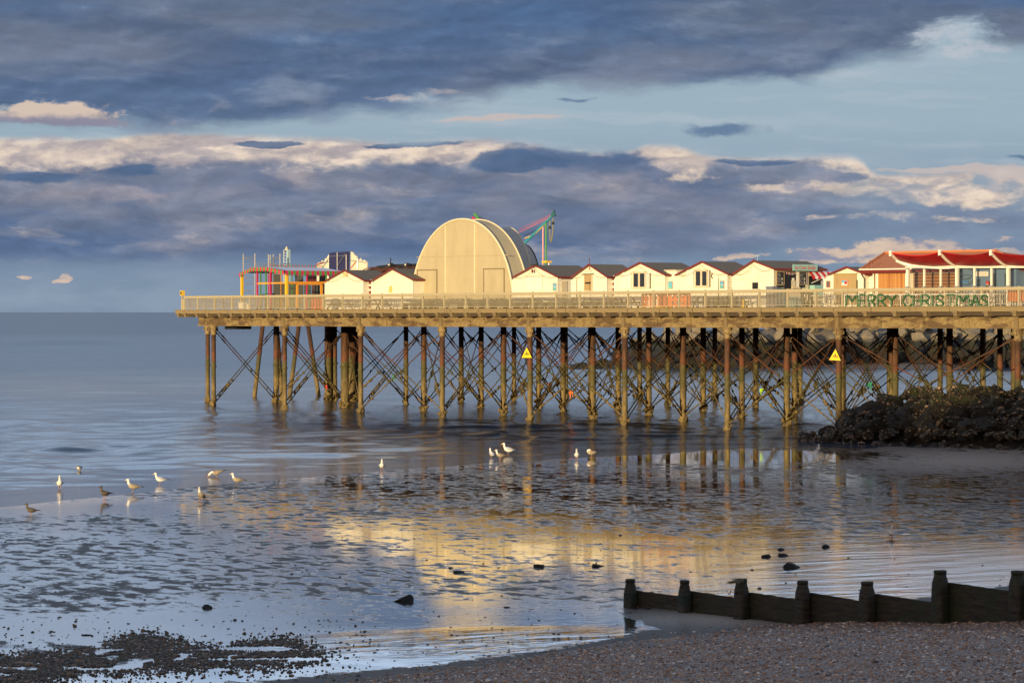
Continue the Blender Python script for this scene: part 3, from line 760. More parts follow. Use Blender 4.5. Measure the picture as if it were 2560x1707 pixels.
# ---- unseen terrace of houses, put in behind the viewpoint to shade the beach
te = SUN_TO; qx, qy = -te.x, -te.y            # direction light travels
pxv, pyv = qy, -qx                            # across it, to the right
def PQ(p, q): return (pxv * p + qx * q, pyv * p + qy * q)
TERR_Z = 4.0
x0, y0 = PQ(-60, -60); hr = math.atan2(pyv, pxv)
terr = thing('unseen_terrace', 'unseen row of rendered seafront houses, added behind the viewpoint to shade the beach', 'building', (x0, y0, 0), hr)
RENDER = weathered('pale_render', (.55, .5, .42), (.3, .26, .2), .3, .6, .7)
m = MB(); m.box(0, 150, -12, 0, -1, 15.5); m.build('wall', RENDER, terr)
m = MB()
for i in range(15): m.prism([(i * 10 - .2 * (i > 0), 15.5), (i * 10 + 10.2, 15.5), (i * 10 + 9.5, 18.4), (i * 10 + 5, 19.6), (i * 10 + .5, 18.4)], -12.3 + .01 * (i % 2), .3 - .01 * (i % 2))
m.build('roof', ROOF, terr)
for i in range(15):
    for k in range(3):
        for q in (2.2, 6.2):
            if (i * 2 + k) * 1 >= 0 and k < 3:
                mm = MB(); mm.box(i * 10 + q, i * 10 + q + 1.5, -.01, .06, 2.6 + k * 3.7, 4.6 + k * 3.7)
                mm.build('window', GLASSD, terr)
m = MB(); m.box(-60, 220, -30, 12, -1.5, 3.2); tag(m.build('promenade', RENDER, None, (x0, y0, 0), hr), kind='structure')
# ================================================================== PIER
pier = thing('pier', 'long timber and iron pier on rusty braced columns, carrying the white huts', 'pier', (R0.x, R0.y, 0), RZ)
def sl(mb):                       # the deck climbs a little towards the shore
    mb.v = [(x, y, z + SL * x) for x, y, z in mb.v]; return mb
DEPTH = 42.0; S0 = -13.1; S1 = 112.0
def send(b): return S0 - .36 * (b + 1)
m = MB()
m.add([(send(-1), -1.05, 7.40), (S1, -1.05, 7.40), (S1, DEPTH, 7.40), (send(DEPTH), DEPTH, 7.40),
       (send(-1), -1.05, 7.22), (S1, -1.05, 7.22), (S1, DEPTH, 7.22), (send(DEPTH), DEPTH, 7.22)],
      [(0, 1, 2, 3), (7, 6, 5, 4), (0, 4, 5, 1), (1, 5, 6, 2), (2, 6, 7, 3), (3, 7, 4, 0)])
sl(m).build('deck', DECK, pier)
m = MB(); m.box(S0 - .25, S1, -1.20, -1.06, 7.19, 7.455); m.box(S0 - .3, S1, -1.28, -1.0, 7.456, 7.50)
for k in range(40): m.box(S0 + 3.1 * k + 1, S0 + 3.1 * k + 1.03, -1.213, -1.20, 7.20, 7.45, DARKWOOD)
sl(m).build('fascia', DECK, pier)
# joist ends
jpx = [449, 466, 495, 522, 552, 581, 611, 641, 671, 701, 731, 762, 795, 826, 858, 891, 925, 958, 991, 1026, 1060, 1096, 1132, 1168, 1203, 1240, 1278, 1317, 1354, 1393, 1432, 1474, 1515, 1555, 1597, 1638, 1680, 1723, 1768, 1812, 1856, 1902, 1949, 1997, 2045, 2094, 2166.7, 2240.5, 2316, 2392, 2469, 2540, 2615]
for i, p_ in enumerate(jpx):
    s_ = SX(p_, -1.1); m = MB()
    w_ = .13
    m.prism([(s_ - w_, 6.93), (s_ + w_, 6.93), (s_ + w_, 7.20), (s_ - w_, 7.20)], -1.24, -.02)
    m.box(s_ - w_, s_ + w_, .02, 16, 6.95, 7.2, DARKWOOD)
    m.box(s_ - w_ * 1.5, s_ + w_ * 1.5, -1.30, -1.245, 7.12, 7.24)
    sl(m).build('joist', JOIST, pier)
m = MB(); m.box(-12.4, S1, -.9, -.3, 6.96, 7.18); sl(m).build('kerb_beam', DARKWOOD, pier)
# edge girders, one per bay
ks = [-1, 0, 1, 2, 3, 4, 5, 6]; SF = [9.74 * k for k in ks] + [SX(2544.7, 0)] + [SX(2544.7, 0) + 12.5, SX(2544.7, 0) + 25]
b0 = [-11.9] + SF[1:]
for i in range(len(SF) - 1):
    a, c = b0[i] + .16, SF[i + 1] - .16
    m = MB(); m.box(a, c, -.10, .10, 6.30, 6.90)
    m.box(a, c, -.19, .19, 6.24, 6.30); m.box(a, c, -.19, .19, 6.90, 6.95)
    n_ = 3 if c - a < 11 else 4
    for k in range(1, n_): 
        xx = a + (c - a) * k / n_; m.box(xx - .05, xx + .05, -.15, -.101, 6.302, 6.898)
    for k in range(int((c - a) / .33)):
        m.box(a + .16 + k * .33, a + .19 + k * .33, -.205, -.19, 6.255, 6.285, JOIST)
    sl(m).build('girder', GIRD, pier)
for s_ in SF[1:]:
    m = MB(); m.box(s_ - .155, s_ + .155, -.17, .17, 6.24, 6.96)
    for k in range(5):
        for q in (-.10, .10): m.box(s_ + q - .02, s_ + q + .02, -.19, -.17, 6.30 + k * .13, 6.33 + k * .13)
    sl(m).build('girder_joint', JOIST, pier)
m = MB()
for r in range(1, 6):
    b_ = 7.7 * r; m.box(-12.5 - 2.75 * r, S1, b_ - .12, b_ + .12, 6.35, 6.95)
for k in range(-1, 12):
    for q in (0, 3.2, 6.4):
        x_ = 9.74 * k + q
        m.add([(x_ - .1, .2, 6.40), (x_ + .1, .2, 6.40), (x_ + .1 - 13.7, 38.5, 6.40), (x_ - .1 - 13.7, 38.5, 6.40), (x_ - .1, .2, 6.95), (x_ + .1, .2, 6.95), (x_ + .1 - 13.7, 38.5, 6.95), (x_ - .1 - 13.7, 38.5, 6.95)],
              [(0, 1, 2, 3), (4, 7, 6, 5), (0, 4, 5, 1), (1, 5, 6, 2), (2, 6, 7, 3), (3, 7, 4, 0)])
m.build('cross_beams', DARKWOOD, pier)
m = MB(); m.box(-10.0, -8.4, 1.2, 2.6, 5.98, 6.35); sl(m).build('service_box', OPEN, pier)

# columns
piles = {}
def pile_mesh(front, seed, rr=.18):
    rnd = random.Random(seed); m = MB()
    top = 5.65 if front else 6.35
    prof = [(rr * 1.02, -1.5), (rr * 1.04, .0), (rr, 2.0)] + [(rr, z) for z in (3.0, 4.2, top)]
    m.lathe(0, 0, prof, 14)
    m.lathe(0, 0, [(rr * 1.25, 3.05), (rr * 1.25, 3.17)], 14)
    return m
def foot_mesh(seed, rr=.18):
    rnd = random.Random(seed); m = MB()
    for k in range(16):
        a = rnd.uniform(0, 6.28); m.blob((math.cos(a) * rr * 1.15, math.sin(a) * rr * 1.15, rnd.uniform(-.05, .32)), rnd.uniform(.07, .13), None, rnd.random() * 50, .5, 1)
    return m
def cap_mesh(rr=.165):
    m = MB()
    m.lathe(0, 0, [(rr * 1.05, 5.52), (rr * 1.5, 5.60), (rr * 1.5, 5.66), (rr * 1.2, 5.70), (rr * 1.3, 5.80), (rr * 1.9, 6.00), (rr * 1.7, 6.10), (rr * 2.0, 6.16), (rr * 2.0, 6.24)], 14)
    for a in range(4):
        an = a * math.pi / 2 + math.pi / 4; cx, cy = math.cos(an) * rr * 1.75, math.sin(an) * rr * 1.75
        pts = [(cx + math.cos(an) * .07 * math.cos(t), cy + math.sin(an) * .07 * math.cos(t), 5.98 + .09 * math.sin(t)) for t in [q * 2 * math.pi / 8 for q in range(9)]]
        m.tube(pts, .035, 6)
    return m
pm_front = [pile_mesh(True, i).build('pile', TIDE, pier, smooth=True) for i in range(1)]
pm_rear = pile_mesh(False, 3).build('pile', TIDE, pier, smooth=True)
feet = [foot_mesh(i).build('barnacle_foot', TIDE, pm_front[0], smooth=True) for i in range(3)]
capo = cap_mesh().build('capital', GIRD, pm_front[0], smooth=True)
fme = [f.data for f in feet]; capme = capo.data; pfm = pm_front[0].data; prm = pm_rear.data
for o in feet + [capo] + pm_front + [pm_rear]: bpy.data.objects.remove(o)
def put(name, me, parent, loc=(0, 0, 0), rz=0, sc=None):
    o = bpy.data.objects.new(name, me); C.objects.link(o); o.parent = parent; o.location = loc; o.rotation_euler.z = rz
    if sc: o.scale = sc
    return o
rp = random.Random(5)
def add_pile(s_, b_, front, rz=None, sc=1.0, wide=1.0):
    o = put('pile', pfm if front else prm, pier, (s_, b_, SL * s_ * .0), rp.uniform(0, 6), (wide, wide, 1 + SL * s_ / 6.3))
    put('barnacle_foot', fme[rp.randrange(3)], o, (0, 0, 0), rp.uniform(0, 6), (1, 1, rp.uniform(.8, 1.5)))
    if front: put('capital', capme, o)
    return o
for k in ks + [7]:
    s_ = SF[-3] if k == 7 else 9.74 * k
    add_pile(s_, 0, True); piles[(k, 0)] = (s_, 0)
s5, b5 = to_sb(*ground(519.4, 1006.8)); add_pile(s5, b5, True)
for r in range(1, 6):
    for k in range(-1, 9):
        if k == -1 and r > 2: continue
        s_ = 9.74 * k - 2.75 * r + rp.uniform(-.15, .15); b_ = 7.7 * r + rp.uniform(-.2, .2)
        x, y, _ = W(s_, b_)
        if not (-.19 < x / y < .185): continue
        add_pile(s_, b_, False, wide=rp.choice((1.05, 1.1, 1.15, 1.2))); piles[(k, r)] = (s_, b_)
# thick fender columns and rakers below the old head
for (gx_, gy_, wd_) in ((820.6, 1003, 1.7), (833, 1001, 1.8), (862, 1018, 1.7), (877, 1001, 2.3), (887, 998, 2.0)):
    s_, b_ = to_sb(*ground(gx_, gy_)); add_pile(s_, b_, False, wide=wd_)
def raker(tx, bx, by):
    xb, yb = ground(bx, by); sb_, bb_ = to_sb(xb, yb)
    st = SX(tx, bb_ + 1.0); m = MB()
    m.tube([(sb_, bb_, -1.0), (sb_, bb_, 0), (st, bb_ + 1.0, 6.4)], .19, 12); m.build('raking_pile', TIDE, pier, smooth=True)
for a in ((657.6, 635.8, 993), (691, 706, 1006), (748, 724, 990.7), (769, 797, 992)): raker(*a)
# diagonal tie rods
rods = []
def rod(a, c, za=.35, zc=6.05, double=False):
    rods.append((Vector((a[0], a[1], za)), Vector((c[0], c[1], zc)), double))
for (k, r), p_ in sorted(piles.items(), key=lambda q: (q[0][1], q[0][0])):
    if (k, r + 1) in piles and k < 7:
        q_ = piles[(k, r + 1)]; rod(p_, q_, .35, 6.05, r == 0); rod(q_, p_, .4, 6.1, r < 2)
    if (k + 1, r) in piles and (r > 0 or k in (1, 3, 5, 6)):
        q_ = piles[(k + 1, r)]; rod(p_, q_, .3, 5.9); rod(q_, p_, .45, 6.0)
    if (k - 1, r + 1) in piles and r in (0, 2, 3) and k < 7:
        q_ = piles[(k - 1, r + 1)]; rod(p_, q_, .5, 6.0); rod(q_, p_, .5, 6.0)
seaw = []
def rod_mesh(m, a, c, dbl, rnd):
    L = (c - a); n_ = 6; off = Vector((.0, .0, .13)) if dbl else Vector((0, 0, 0))
    for sgn in ((-1, 1) if dbl else (0,)):
        A_ = a + off * sgn * 1.4; B_ = c + off * sgn
        pts = [A_ + (B_ - A_) * t for t in (0, .25, .5, .8, .82, .86, .88, 1)]
        m.tube(pts, [.043, .04, .038, .036, .06, .06, .036, .04], 6)
    for t in [rnd.uniform(.02, .45) for _ in range(5)]:
        if rnd.random() < .75:
            p = a + L * t; m.blob(p, rnd.uniform(.05, .10), None, rnd.random() * 40, .6, 1, (1, 1, 1.4))
    if rnd.random() < .35:
        t = rnd.uniform(.08, .2)
        for q in range(8): m.blob(a + L * (t + q * .025), rnd.uniform(.06, .13), None, rnd.random() * 40, .6, 1)
rr_ = random.Random(11)
rods.sort(key=lambda q: YD((q[0].x + q[1].x) / 2, (q[0].y + q[1].y) / 2))
rest = MB()
for i, (a, c, dbl) in enumerate(rods):
    if i < 100:
        m = MB(); rod_mesh(m, a, c, dbl, rr_); m.build('tie_rod', TIDE, pier, smooth=True, fix=False)
    else: rod_mesh(rest, a, c, dbl, rr_)
if rest.v: tag(rest.build('tie_rod', TIDE, pier, smooth=True, fix=False), kind='stuff', label='further rusty tie rods among the rear columns')
print('rods', len(rods), 'piles', len(piles))
# hanging weed and rope litter on the rods
WEEDM = mat('hanging_weed', (.05, .045, .02), .7); 
def clump(s_, b_, z, m_, size, rnd):
    m = MB()
    for k in range(7): m.blob((rnd.uniform(-.12, .12) * size, rnd.uniform(-.1, .1) * size, -rnd.uniform(0, .3) * size), rnd.uniform(.06, .13) * size, None, rnd.random() * 30, .7, 1)
    for k in range(6):
        x_, y_ = rnd.uniform(-.15, .15) * size, rnd.uniform(-.1, .1) * size
        m.tube([(x_, y_, 0), (x_ + rnd.uniform(-.05, .05), y_, -.3 * size), (x_ + rnd.uniform(-.1, .1), y_, -rnd.uniform(.4, .8) * size)], [.03, .022, .008], 4)
    return m
wm = MB()
for i in range(46):
    a, c, d_ = rr_.choice(rods[:110]); p = a + (c - a) * rr_.uniform(.12, .5)
    q = clump(0, 0, 0, None, rr_.uniform(.5, 1.1), rr_)
    wm.add([(v[0] + p.x, v[1] + p.y, v[2] + p.z) for v in q.v], q.f)
tag(wm.build('hanging_weed', WEEDM, None, (R0.x, R0.y, 0), RZ, fix=False), kind='stuff', label='strands of weed and old rope hanging from the tie rods')
for nm, lab, px_, py_, b_, col, sz in (
        ('rope_tangle', 'small orange rope tangle left of the lower one, among the rods', 1375, 957, 3, flat('orange_rope', (.7, .16, .03)), 1.1),
        ('rope_tangle', 'orange net tangle hanging low between the rods right of the yellow sign', 1427, 978, 4, flat('orange_rope', (.7, .16, .03)), 1.1),
        ('rope_tangle', 'bright lime rope tangle caught under the right part of the pier', 1904, 972, 8, flat('lime_rope', (.45, .75, .03)), 1.0),
        ('rope_tangle', 'red cloth scrap caught on a rod beside the thick columns', 816, 962, 3, REDP, .9),
        ('rope_tangle', 'green rope tangle knotted where rods cross, at the far right sign', 2175, 955, 4, flat('sea_green_rope', (.02, .22, .16)), 1.5),
        ('rope_tangle', 'teal net scrap hanging between the left columns', 985, 938, 8, flat('sea_green_rope', (.02, .22, .16)), 1.2)):
    s_ = SX(px_, b_); z_ = ZP(py_, s_, b_)
    q = clump(0, 0, 0, None, sz * .62, rr_)
    tag(q.build(nm, col, None, W(s_, b_, z_), RZ, fix=False), lab, 'rope', 'rope and net scraps caught on the pier rods')

# deck railing
rail = thing('railing', 'pale metal railing with upright bars along the pier edge', 'railing', (R0.x, R0.y, 0), RZ)
ppx = [462, 494.8, 537, 580.5, 624.6, 669.8, 715.2, 762, 808.6, 856.7, 905.7, 955.5, 1005.6, 1057.7, 1111, 1164.6, 1219, 1275.4, 1332, 1390.5, 1449.5, 1509.7, 1570.6, 1634, 1698, 1763.6, 1830, 1898.8, 1969.5, 2040.5, 2106.7, 2184.5, 2275.7, 2362.4, 2454.8, 2547.6, 2650]
ps = [SX(p_, -1.0) for p_ in ppx]
for s_ in ps:
    m = MB(); m.box(s_ - .045, s_ + .045, -1.05, -.96, 7.46, 8.60); m.box(s_ - .08, s_ + .08, -1.09, -.93, 7.505, 7.53)
    sl(m).build('post', RAIL, rail)
for a, c in zip(ps[:-1], ps[1:]):
    m = MB()
    m.box(a + .047, c - .047, -1.04, -.97, 7.58, 7.615)
    m.box(a + .047, c - .047, -1.03, -.98, 8.38, 8.41)
    n_ = max(3, int(round((c - a) / .118)))
    for k in range(1, n_):
        x_ = a + (c - a) * k / n_; m.box(x_ - .013, x_ + .013, -1.02, -.99, 7.616, 8.379)
    m.box((a + c) / 2 - .02, (a + c) / 2 + .02, -1.02, -.98, 7.46, 7.579)
    sl(m).build('bar_panel', RAIL, rail)
m = MB(); m.box(ps[0] - .05, ps[-1], -1.075, -.935, 8.412, 8.56); sl(m).build('top_rail', RAIL, rail)
# the railing along the sea end, seen beyond the funfair
erail = thing('railing', 'plain pale railing closing the sea end of the pier deck', 'railing', (R0.x, R0.y, 0), RZ)
m = MB()
A_ = Vector((ps[0], -.9, 0)); B_ = Vector((send(41), 41, 0))
for z_ in (7.6, 8.40): m.bar(A_ + Vector((0, 0, z_)), B_ + Vector((0, 0, z_)), .05, .06)
m.build('top_rail', RAIL, erail)
for k in range(1, 18):
    p = A_ + (B_ - A_) * k / 18; mm = MB(); mm.box(p.x - .04, p.x + .04, p.y - .04, p.y + .04, 7.4, 8.45); mm.build('post', RAIL, erail)
m = MB()
for k in range(1, 250):
    p = A_ + (B_ - A_) * k / 250; m.box(p.x - .012, p.x + .012, p.y - .012, p.y + .012, 7.61, 8.38)
m.build('bar_panel', RAIL, erail)
# yellow lamp box on the end post
s_ = SX(456, -1); t_ = thing('navigation_light', 'square yellow light box on the post at the sea end of the railing', 'light', W(s_, -1, 8.5), RZ)
m = MB(); m.box(-.17, .17, -.12, .12, .08, .46); m.build('housing', YEL, t_)
m = MB(); m.box(-.12, .12, -.125, -.121, .14, .40); m.build('dark_panel', weathered('soot_yellow', (.12, .09, .02)), t_)
m = MB(); m.box(-.05, .05, -.05, .05, -.95, .08); m.build('bracket', RAIL, t_)
m = MB(); m.box(-.2, .2, .0, .1, -1.0, -.2); m.build('grille', RAIL, t_)

# MERRY CHRISTMAS garland
zf = lambda py, px: ZP(py, SX(px, -1.12), -1.12)
gr = thing('christmas_sign', 'green tinsel letters reading MERRY CHRISTMAS in a white frame on the railing', 'sign', W(SX(2112, -1.12), -1.12, 0), RZ)
S_0 = SX(2112, -1.12); S_1 = SX(2472.5, -1.12)
zb0, zt0 = ZP(768.2, S_0, -1.12), ZP(736.5, S_0, -1.12); zb1, zt1 = ZP(767.5, S_1, -1.12), ZP(735.5, S_1, -1.12)
m = MB(); Lg = S_1 - S_0
m.bar((0, 0, zb0), (Lg, 0, zb1), .03); m.bar((0, 0, zt0), (Lg, 0, zt1), .03)
for k in range(0, 6): 
    t = k / 5; m.bar((Lg * t, 0, zb0 + (zb1 - zb0) * t), (Lg * t, 0, zt0 + (zt1 - zt0) * t), .03)
m.build('frame', WHITE2, gr)
STK = {'M': [[(0, 0), (.14, 1), (.5, .45), (.86, 1), (1, 0)]], 'E': [[(1, 1), (0, 1), (0, 0), (1, 0)], [(0, .5), (.8, .5)]],
       'R': [[(0, 0), (0, 1), (.6, 1), (.95, .78), (.6, .52), (0, .5)], [(.4, .5), (1, 0)]], 'Y': [[(0, 1), (.5, .5), (1, 1)], [(.5, .5), (.5, 0)]],
       'C': [[(1, .8), (.7, 1), (.3, .97), (.02, .65), (.02, .35), (.3, .03), (.7, 0), (1, .2)]], 'H': [[(0, 0), (0, 1)], [(1, 0), (1, 1)], [(0, .5), (1, .5)]],
       'I': [[(.5, 0), (.5, 1)]], 'S': [[(.95, .8), (.6, 1), (.2, .93), (.1, .7), (.5, .52), (.95, .35), (.85, .08), (.4, 0), (.02, .2)]],
       'T': [[(0, 1), (1, 1)], [(.5, 1), (.5, 0)]], 'A': [[(0, 0), (.5, 1), (1, 0)], [(.22, .4), (.78, .4)]]}
spans = [('M', 2114, 2146), ('E', 2149, 2164), ('R', 2171, 2189), ('R', 2194, 2215), ('Y', 2217, 2240), ('C', 2258, 2279), ('H', 2283, 2302),
         ('R', 2304, 2326), ('I', 2328, 2334), ('S', 2340, 2359), ('T', 2366, 2387), ('M', 2390, 2424), ('A', 2427, 2448), ('S', 2451, 2470)]
rg = random.Random(4)
for ch, a, c in spans:
    sa, sc_ = SX(a, -1.16) - S_0, SX(c, -1.16) - S_0; m = MB()
    zb = ZP(766.5, SX(a, -1.16), -1.16); zt = ZP(737.5, SX(a, -1.16), -1.16)
    for st in STK[ch]:
        pts = []
        for (x1, y1), (x2, y2) in zip(st[:-1], st[1:]):
            for q in range(5): pts.append((x1 + (x2 - x1) * q / 5, y1 + (y2 - y1) * q / 5))
        pts.append(st[-1])
        P3 = [Vector((sa + (sc_ - sa) * x_, -.04 + rg.uniform(-.01, .01), zb + (zt - zb) * y_)) for x_, y_ in pts]
        m.tube(P3, [rg.uniform(.036, .055) for _ in P3], 6)
        for p, q in zip(P3[:-1], P3[1:]):
            for _ in range(9):
                o_ = p + (q - p) * rg.random(); d_ = Vector((rg.gauss(0, 1), rg.gauss(0, .6), rg.gauss(0, 1))).normalized()
                e_ = d_.cross(Vector((0, 1, .3))).normalized() * .014
                m.add([o_ - e_, o_ + e_, o_ + d_ * rg.uniform(.055, .085)], [(0, 1, 2)])
    m.build('letter', GARL, gr, fix=False)

# warning triangles on the columns
def warn(px_, pya, pyb, hw, tilt, s_, lab):
    z1, z0 = ZP(pya, s_, -.3), ZP(pyb, s_, -.3); h_ = z1 - z0; zc = (z0 + z1) / 2; hw_ = h_ * .56
    t_ = thing('warning_sign', lab, 'sign', W(s_, -.28, zc), RZ + R(22)); t_.rotation_euler.y = tilt
    def tri(k, y0, y1, m_, nm):
        mm = MB(); mm.prism([(-hw_ * k, -h_ / 2 * k - (1 - k) * h_ * .12), (hw_ * k, -h_ / 2 * k - (1 - k) * h_ * .12), (0, h_ / 2 * k - (1 - k) * h_ * .12)], y0, y1); mm.build(nm, m_, t_)
    tri(1.0, -.012, .012, BLACK, 'border'); tri(.86, -.018, -.0125, flat('sign_yellow', (.95, .62, .0), .4), 'face')
    mm = MB()
    mm.prism([(-.20 * h_, -.20 * h_), (.22 * h_, -.20 * h_), (.22 * h_, -.09 * h_), (.06 * h_, -.11 * h_), (.0, -.13 * h_), (-.06 * h_, -.11 * h_), (-.20 * h_, -.10 * h_)], -.022, -.0185)
    mm.bar((0, -.020, -.12 * h_), (0, -.020, .07 * h_), .075 * h_, .004, up=(0, 1, 0))
    mm.bar((0, -.020, -.06 * h_), (-.06 * h_, -.020, .0), .028 * h_, .004, up=(0, 1, 0)); mm.bar((-.06 * h_, -.020, .0), (-.05 * h_, -.020, .07 * h_), .028 * h_, .004, up=(0, 1, 0))
    mm.bar((0, -.020, -.08 * h_), (.07 * h_, -.020, -.03 * h_), .028 * h_, .004, up=(0, 1, 0)); mm.bar((.07 * h_, -.020, -.03 * h_), (.1 * h_, -.020, .03 * h_), .028 * h_, .004, up=(0, 1, 0))
    mm.build('pictogram', BLACK, t_)
    mm = MB(); text_mb(mm, 'Danger Soft Mud', 0, -.29 * h_, .085 * h_, -.0195, REDP, width=.62 * h_, bold=.02); mm.build('lettering', REDP, t_)
warn(1325, 866, 895.5, 13, 0, 9.74 * 3, 'yellow triangular mud warning sign on the front column below the gable hut')
warn(2093, 870, 902, 14, R(3), 9.74 * 6, 'tilted yellow triangular warning sign on the column nearest the dark rocks')
# ================================================================== HUTS AND KIOSKS ON THE DECK
BF = 3.0     # depth of the hut fronts behind the front columns
class Hut:
    """gable hut; every measure is taken from photograph columns and rows on its front plane"""
    def __init__(h, name, label, cat, xl, yl, xp, yp, xr, yr, px_end, b=BF, wl=None, wr=None, wmat=None, sidemat=None, roofm=None, group=None, depth=None, ovl=.18):
        h.b = b; h.sl_ = SX(xl, b - .2); h.sp = SX(xp, b - .2); h.sr = SX(xr, b - .2)
        h.zl = ZP(yl, h.sl_, b - .2); h.zp = ZP(yp, h.sp, b - .2); h.zr = ZP(yr, h.sr, b - .2)
        h.base = DZ(h.sp)
        h.L = depth or (BX(px_end, h.sp) - b)
        h.root = thing(name, label, cat, W(h.sp, b, h.base), RZ, group)
        h.wall_m = wmat or WHITE
        h.x0 = (SX(wl, b) if wl else h.sl_ + ovl) - h.sp; h.x1 = (SX(wr, b) if wr else h.sr - ovl) - h.sp
        dl, dr = h.sl_ - h.sp, h.sr - h.sp; B = h.base
        ul = (h.zp - h.zl) / -dl; ur = (h.zp - h.zr) / dr            # slopes
        h.top = lambda x: (h.zp - B) - (ul * -x if x < 0 else ur * x) - .06
        # front boarding
        m = MB(); z = 0; bh = .19; zmax = h.zp - B - .08
        while z < zmax:
            z1 = min(z + bh, zmax); 
            def xlim(zz):
                a = h.x0; c = h.x1
                if zz > h.top(h.x0): a = -((h.zp - B - .06) - zz) / ul
                if zz > h.top(h.x1): c = ((h.zp - B - .06) - zz) / ur
                return a, c
            a0, c0 = xlim(z); a1, c1 = xlim(z1)
            m.add([(a0, -.022, z), (c0, -.022, z), (c1, 0, z1), (a1, 0, z1), (a0, 0.0, z), (c0, 0.0, z)], [(0, 1, 2, 3), (0, 4, 5, 1)])
            z = z1
        # sides with boards, back
        for x_, sgn in ((h.x0, -1), (h.x1, 1)):
            z = 0; zm = h.top(x_)
            while z < zm - .01:
                z1 = min(z + bh, zm); o_ = .022 * sgn
                m.add([(x_ + o_, 0, z), (x_ + o_, h.L, z), (x_, h.L, z1), (x_, 0, z1)], [(0, 1, 2, 3)], sidemat)
                z = z1
        m.add([(h.x0, h.L, 0), (h.x1, h.L, 0), (h.x1, h.L, h.top(h.x1)), (0, h.L, zmax), (h.x0, h.L, h.top(h.x0))], [(0, 1, 2, 3, 4)])
        h.wall = m.build('wall', h.wall_m, h.root, fix=False)
        m = MB(); m.box(h.x0 + .001, h.x0 + .09, -.045, -.023, 0, h.top(h.x0)); m.build('corner_board', WHITE2, h.root)
        m = MB(); m.box(h.x1 - .09, h.x1 + .03, -.045, -.023, 0, h.top(h.x1)); m.build('corner_board', WHITE2, h.root)
        # roof
        m = MB(); t = .06; zt = h.zp - B
        m.add([(dl, -.2, h.zl - B), (0, -.2, zt), (dr, -.2, h.zr - B), (dl, h.L + .2, h.zl - B), (0, h.L + .2, zt), (dr, h.L + .2, h.zr - B),
               (dl, -.2, h.zl - B - t), (0, -.2, zt - t), (dr, -.2, h.zr - B - t), (dl, h.L + .2, h.zl - B - t), (0, h.L + .2, zt - t), (dr, h.L + .2, h.zr - B - t)],
              [(0, 1, 4, 3), (1, 2, 5, 4), (6, 9, 10, 7), (7, 10, 11, 8), (0, 3, 9, 6), (2, 8, 11, 5), (3, 4, 10, 9), (4, 5, 11, 10), (0, 6, 7, 1), (1, 7, 8, 2)])
        h.roof = m.build('roof', roofm or ROOF, h.root)
        m = MB()
        d = .08
        m.prism([(dl - .02, h.zl - B - d), (0, zt - d), (0, zt + .03), (dl - .02, h.zl - B + .03)], -.245, -.203)
        m.prism([(0, zt - d), (dr + .02, h.zr - B - d), (dr + .02, h.zr - B + .03), (0, zt + .03)], -.245, -.203)
        m.build('bargeboard', REDTRIM, h.root)
        m = MB(); m.box(dr + .003, dr + .03, -.2, h.L + .2, h.zr - B - .12, h.zr - B + .02); m.build('eaves_board', REDTRIM, h.root)
    def fx(h, px): return SX(px, h.b) - h.sp
    def fz(h, py, px=None): s = h.sp if px is None else SX(px, h.b); return ZP(py, s, h.b) - h.base
    def by(h, px): return BX(px, h.sp + h.x1) - h.b          # depth along the right side wall
    def sz_(h, py, d): return ZP(py, h.sp + h.x1, h.b + d) - h.base
    def panel(h, name, m_, x0, y0, x1, y1, t=.03, y=-.06, parent=None, edge=None, edm=None):
        a, c = h.fx(x0), h.fx(x1); z1, z0 = h.fz(y0, (x0 + x1) / 2), h.fz(y1, (x0 + x1) / 2)
        mb = MB(); mb.box(a, c, y, y + t, max(z0, .01), z1)
        o = mb.build(name, m_, parent or h.root)
        if edge:
            mb = MB(); e = edge
            mb.box(a - e, c + e, y - .012, y + t, z1, z1 + e); mb.box(a - e, c + e, y - .012, y + t, max(z0 - e, .01), max(z0, e))
            mb.box(a - e, a, y - .012, y + t, max(z0, e), z1); mb.box(c, c + e, y - .012, y + t, max(z0, e), z1)
            mb.build('frame', edm, o)
        return o
    def lights(h, seed=1, sag=.28):
        m = MB(); rnd = random.Random(seed); dl, dr = h.sl_ - h.sp, h.sr - h.sp; zt = h.zp - h.base
        for (xa, za, xb, zb) in ((0, zt - .25, dl * .9, h.zl - h.base + .02), (0, zt - .25, dr * .9, h.zr - h.base + .02)):
            pts = []
            for q in range(9):
                t = q / 8; pts.append((xa + (xb - xa) * t, -.27, za + (zb - za) * t - sag * 4 * t * (1 - t)))
            m.tube(pts, .008, 4)
            for p in pts[1:]: m.blob((p[0], p[1], p[2] - .04), .02, None, 1, 0, 1)
        return m.build('festoon_lights', weathered('festoon_brown', (.30, .20, .09)), h.root)
def poster(h, x0, y0, x1, y1, lab='poster'):
    o = h.panel(lab, flat('poster_blue', (.12, .42, .62)), x0, y0, x1, y1, .02, -.05, edge=.025, edm=flat('poster_red_edge', (.45, .07, .05)))
    a, c = h.fx(x0), h.fx(x1); z1, z0 = h.fz(y0, x0), h.fz(y1, x0); m = MB()
    m.box(a, c, -.053, -.0505, z0, z0 + (z1 - z0) * .3, flat('poster_teal', (.10, .50, .45))); m.box(a + .03, c - .03, -.053, -.0505, z0 + (z1 - z0) * .45, z0 + (z1 - z0) * .5, WHITE2)
    m.build('print', None, o)
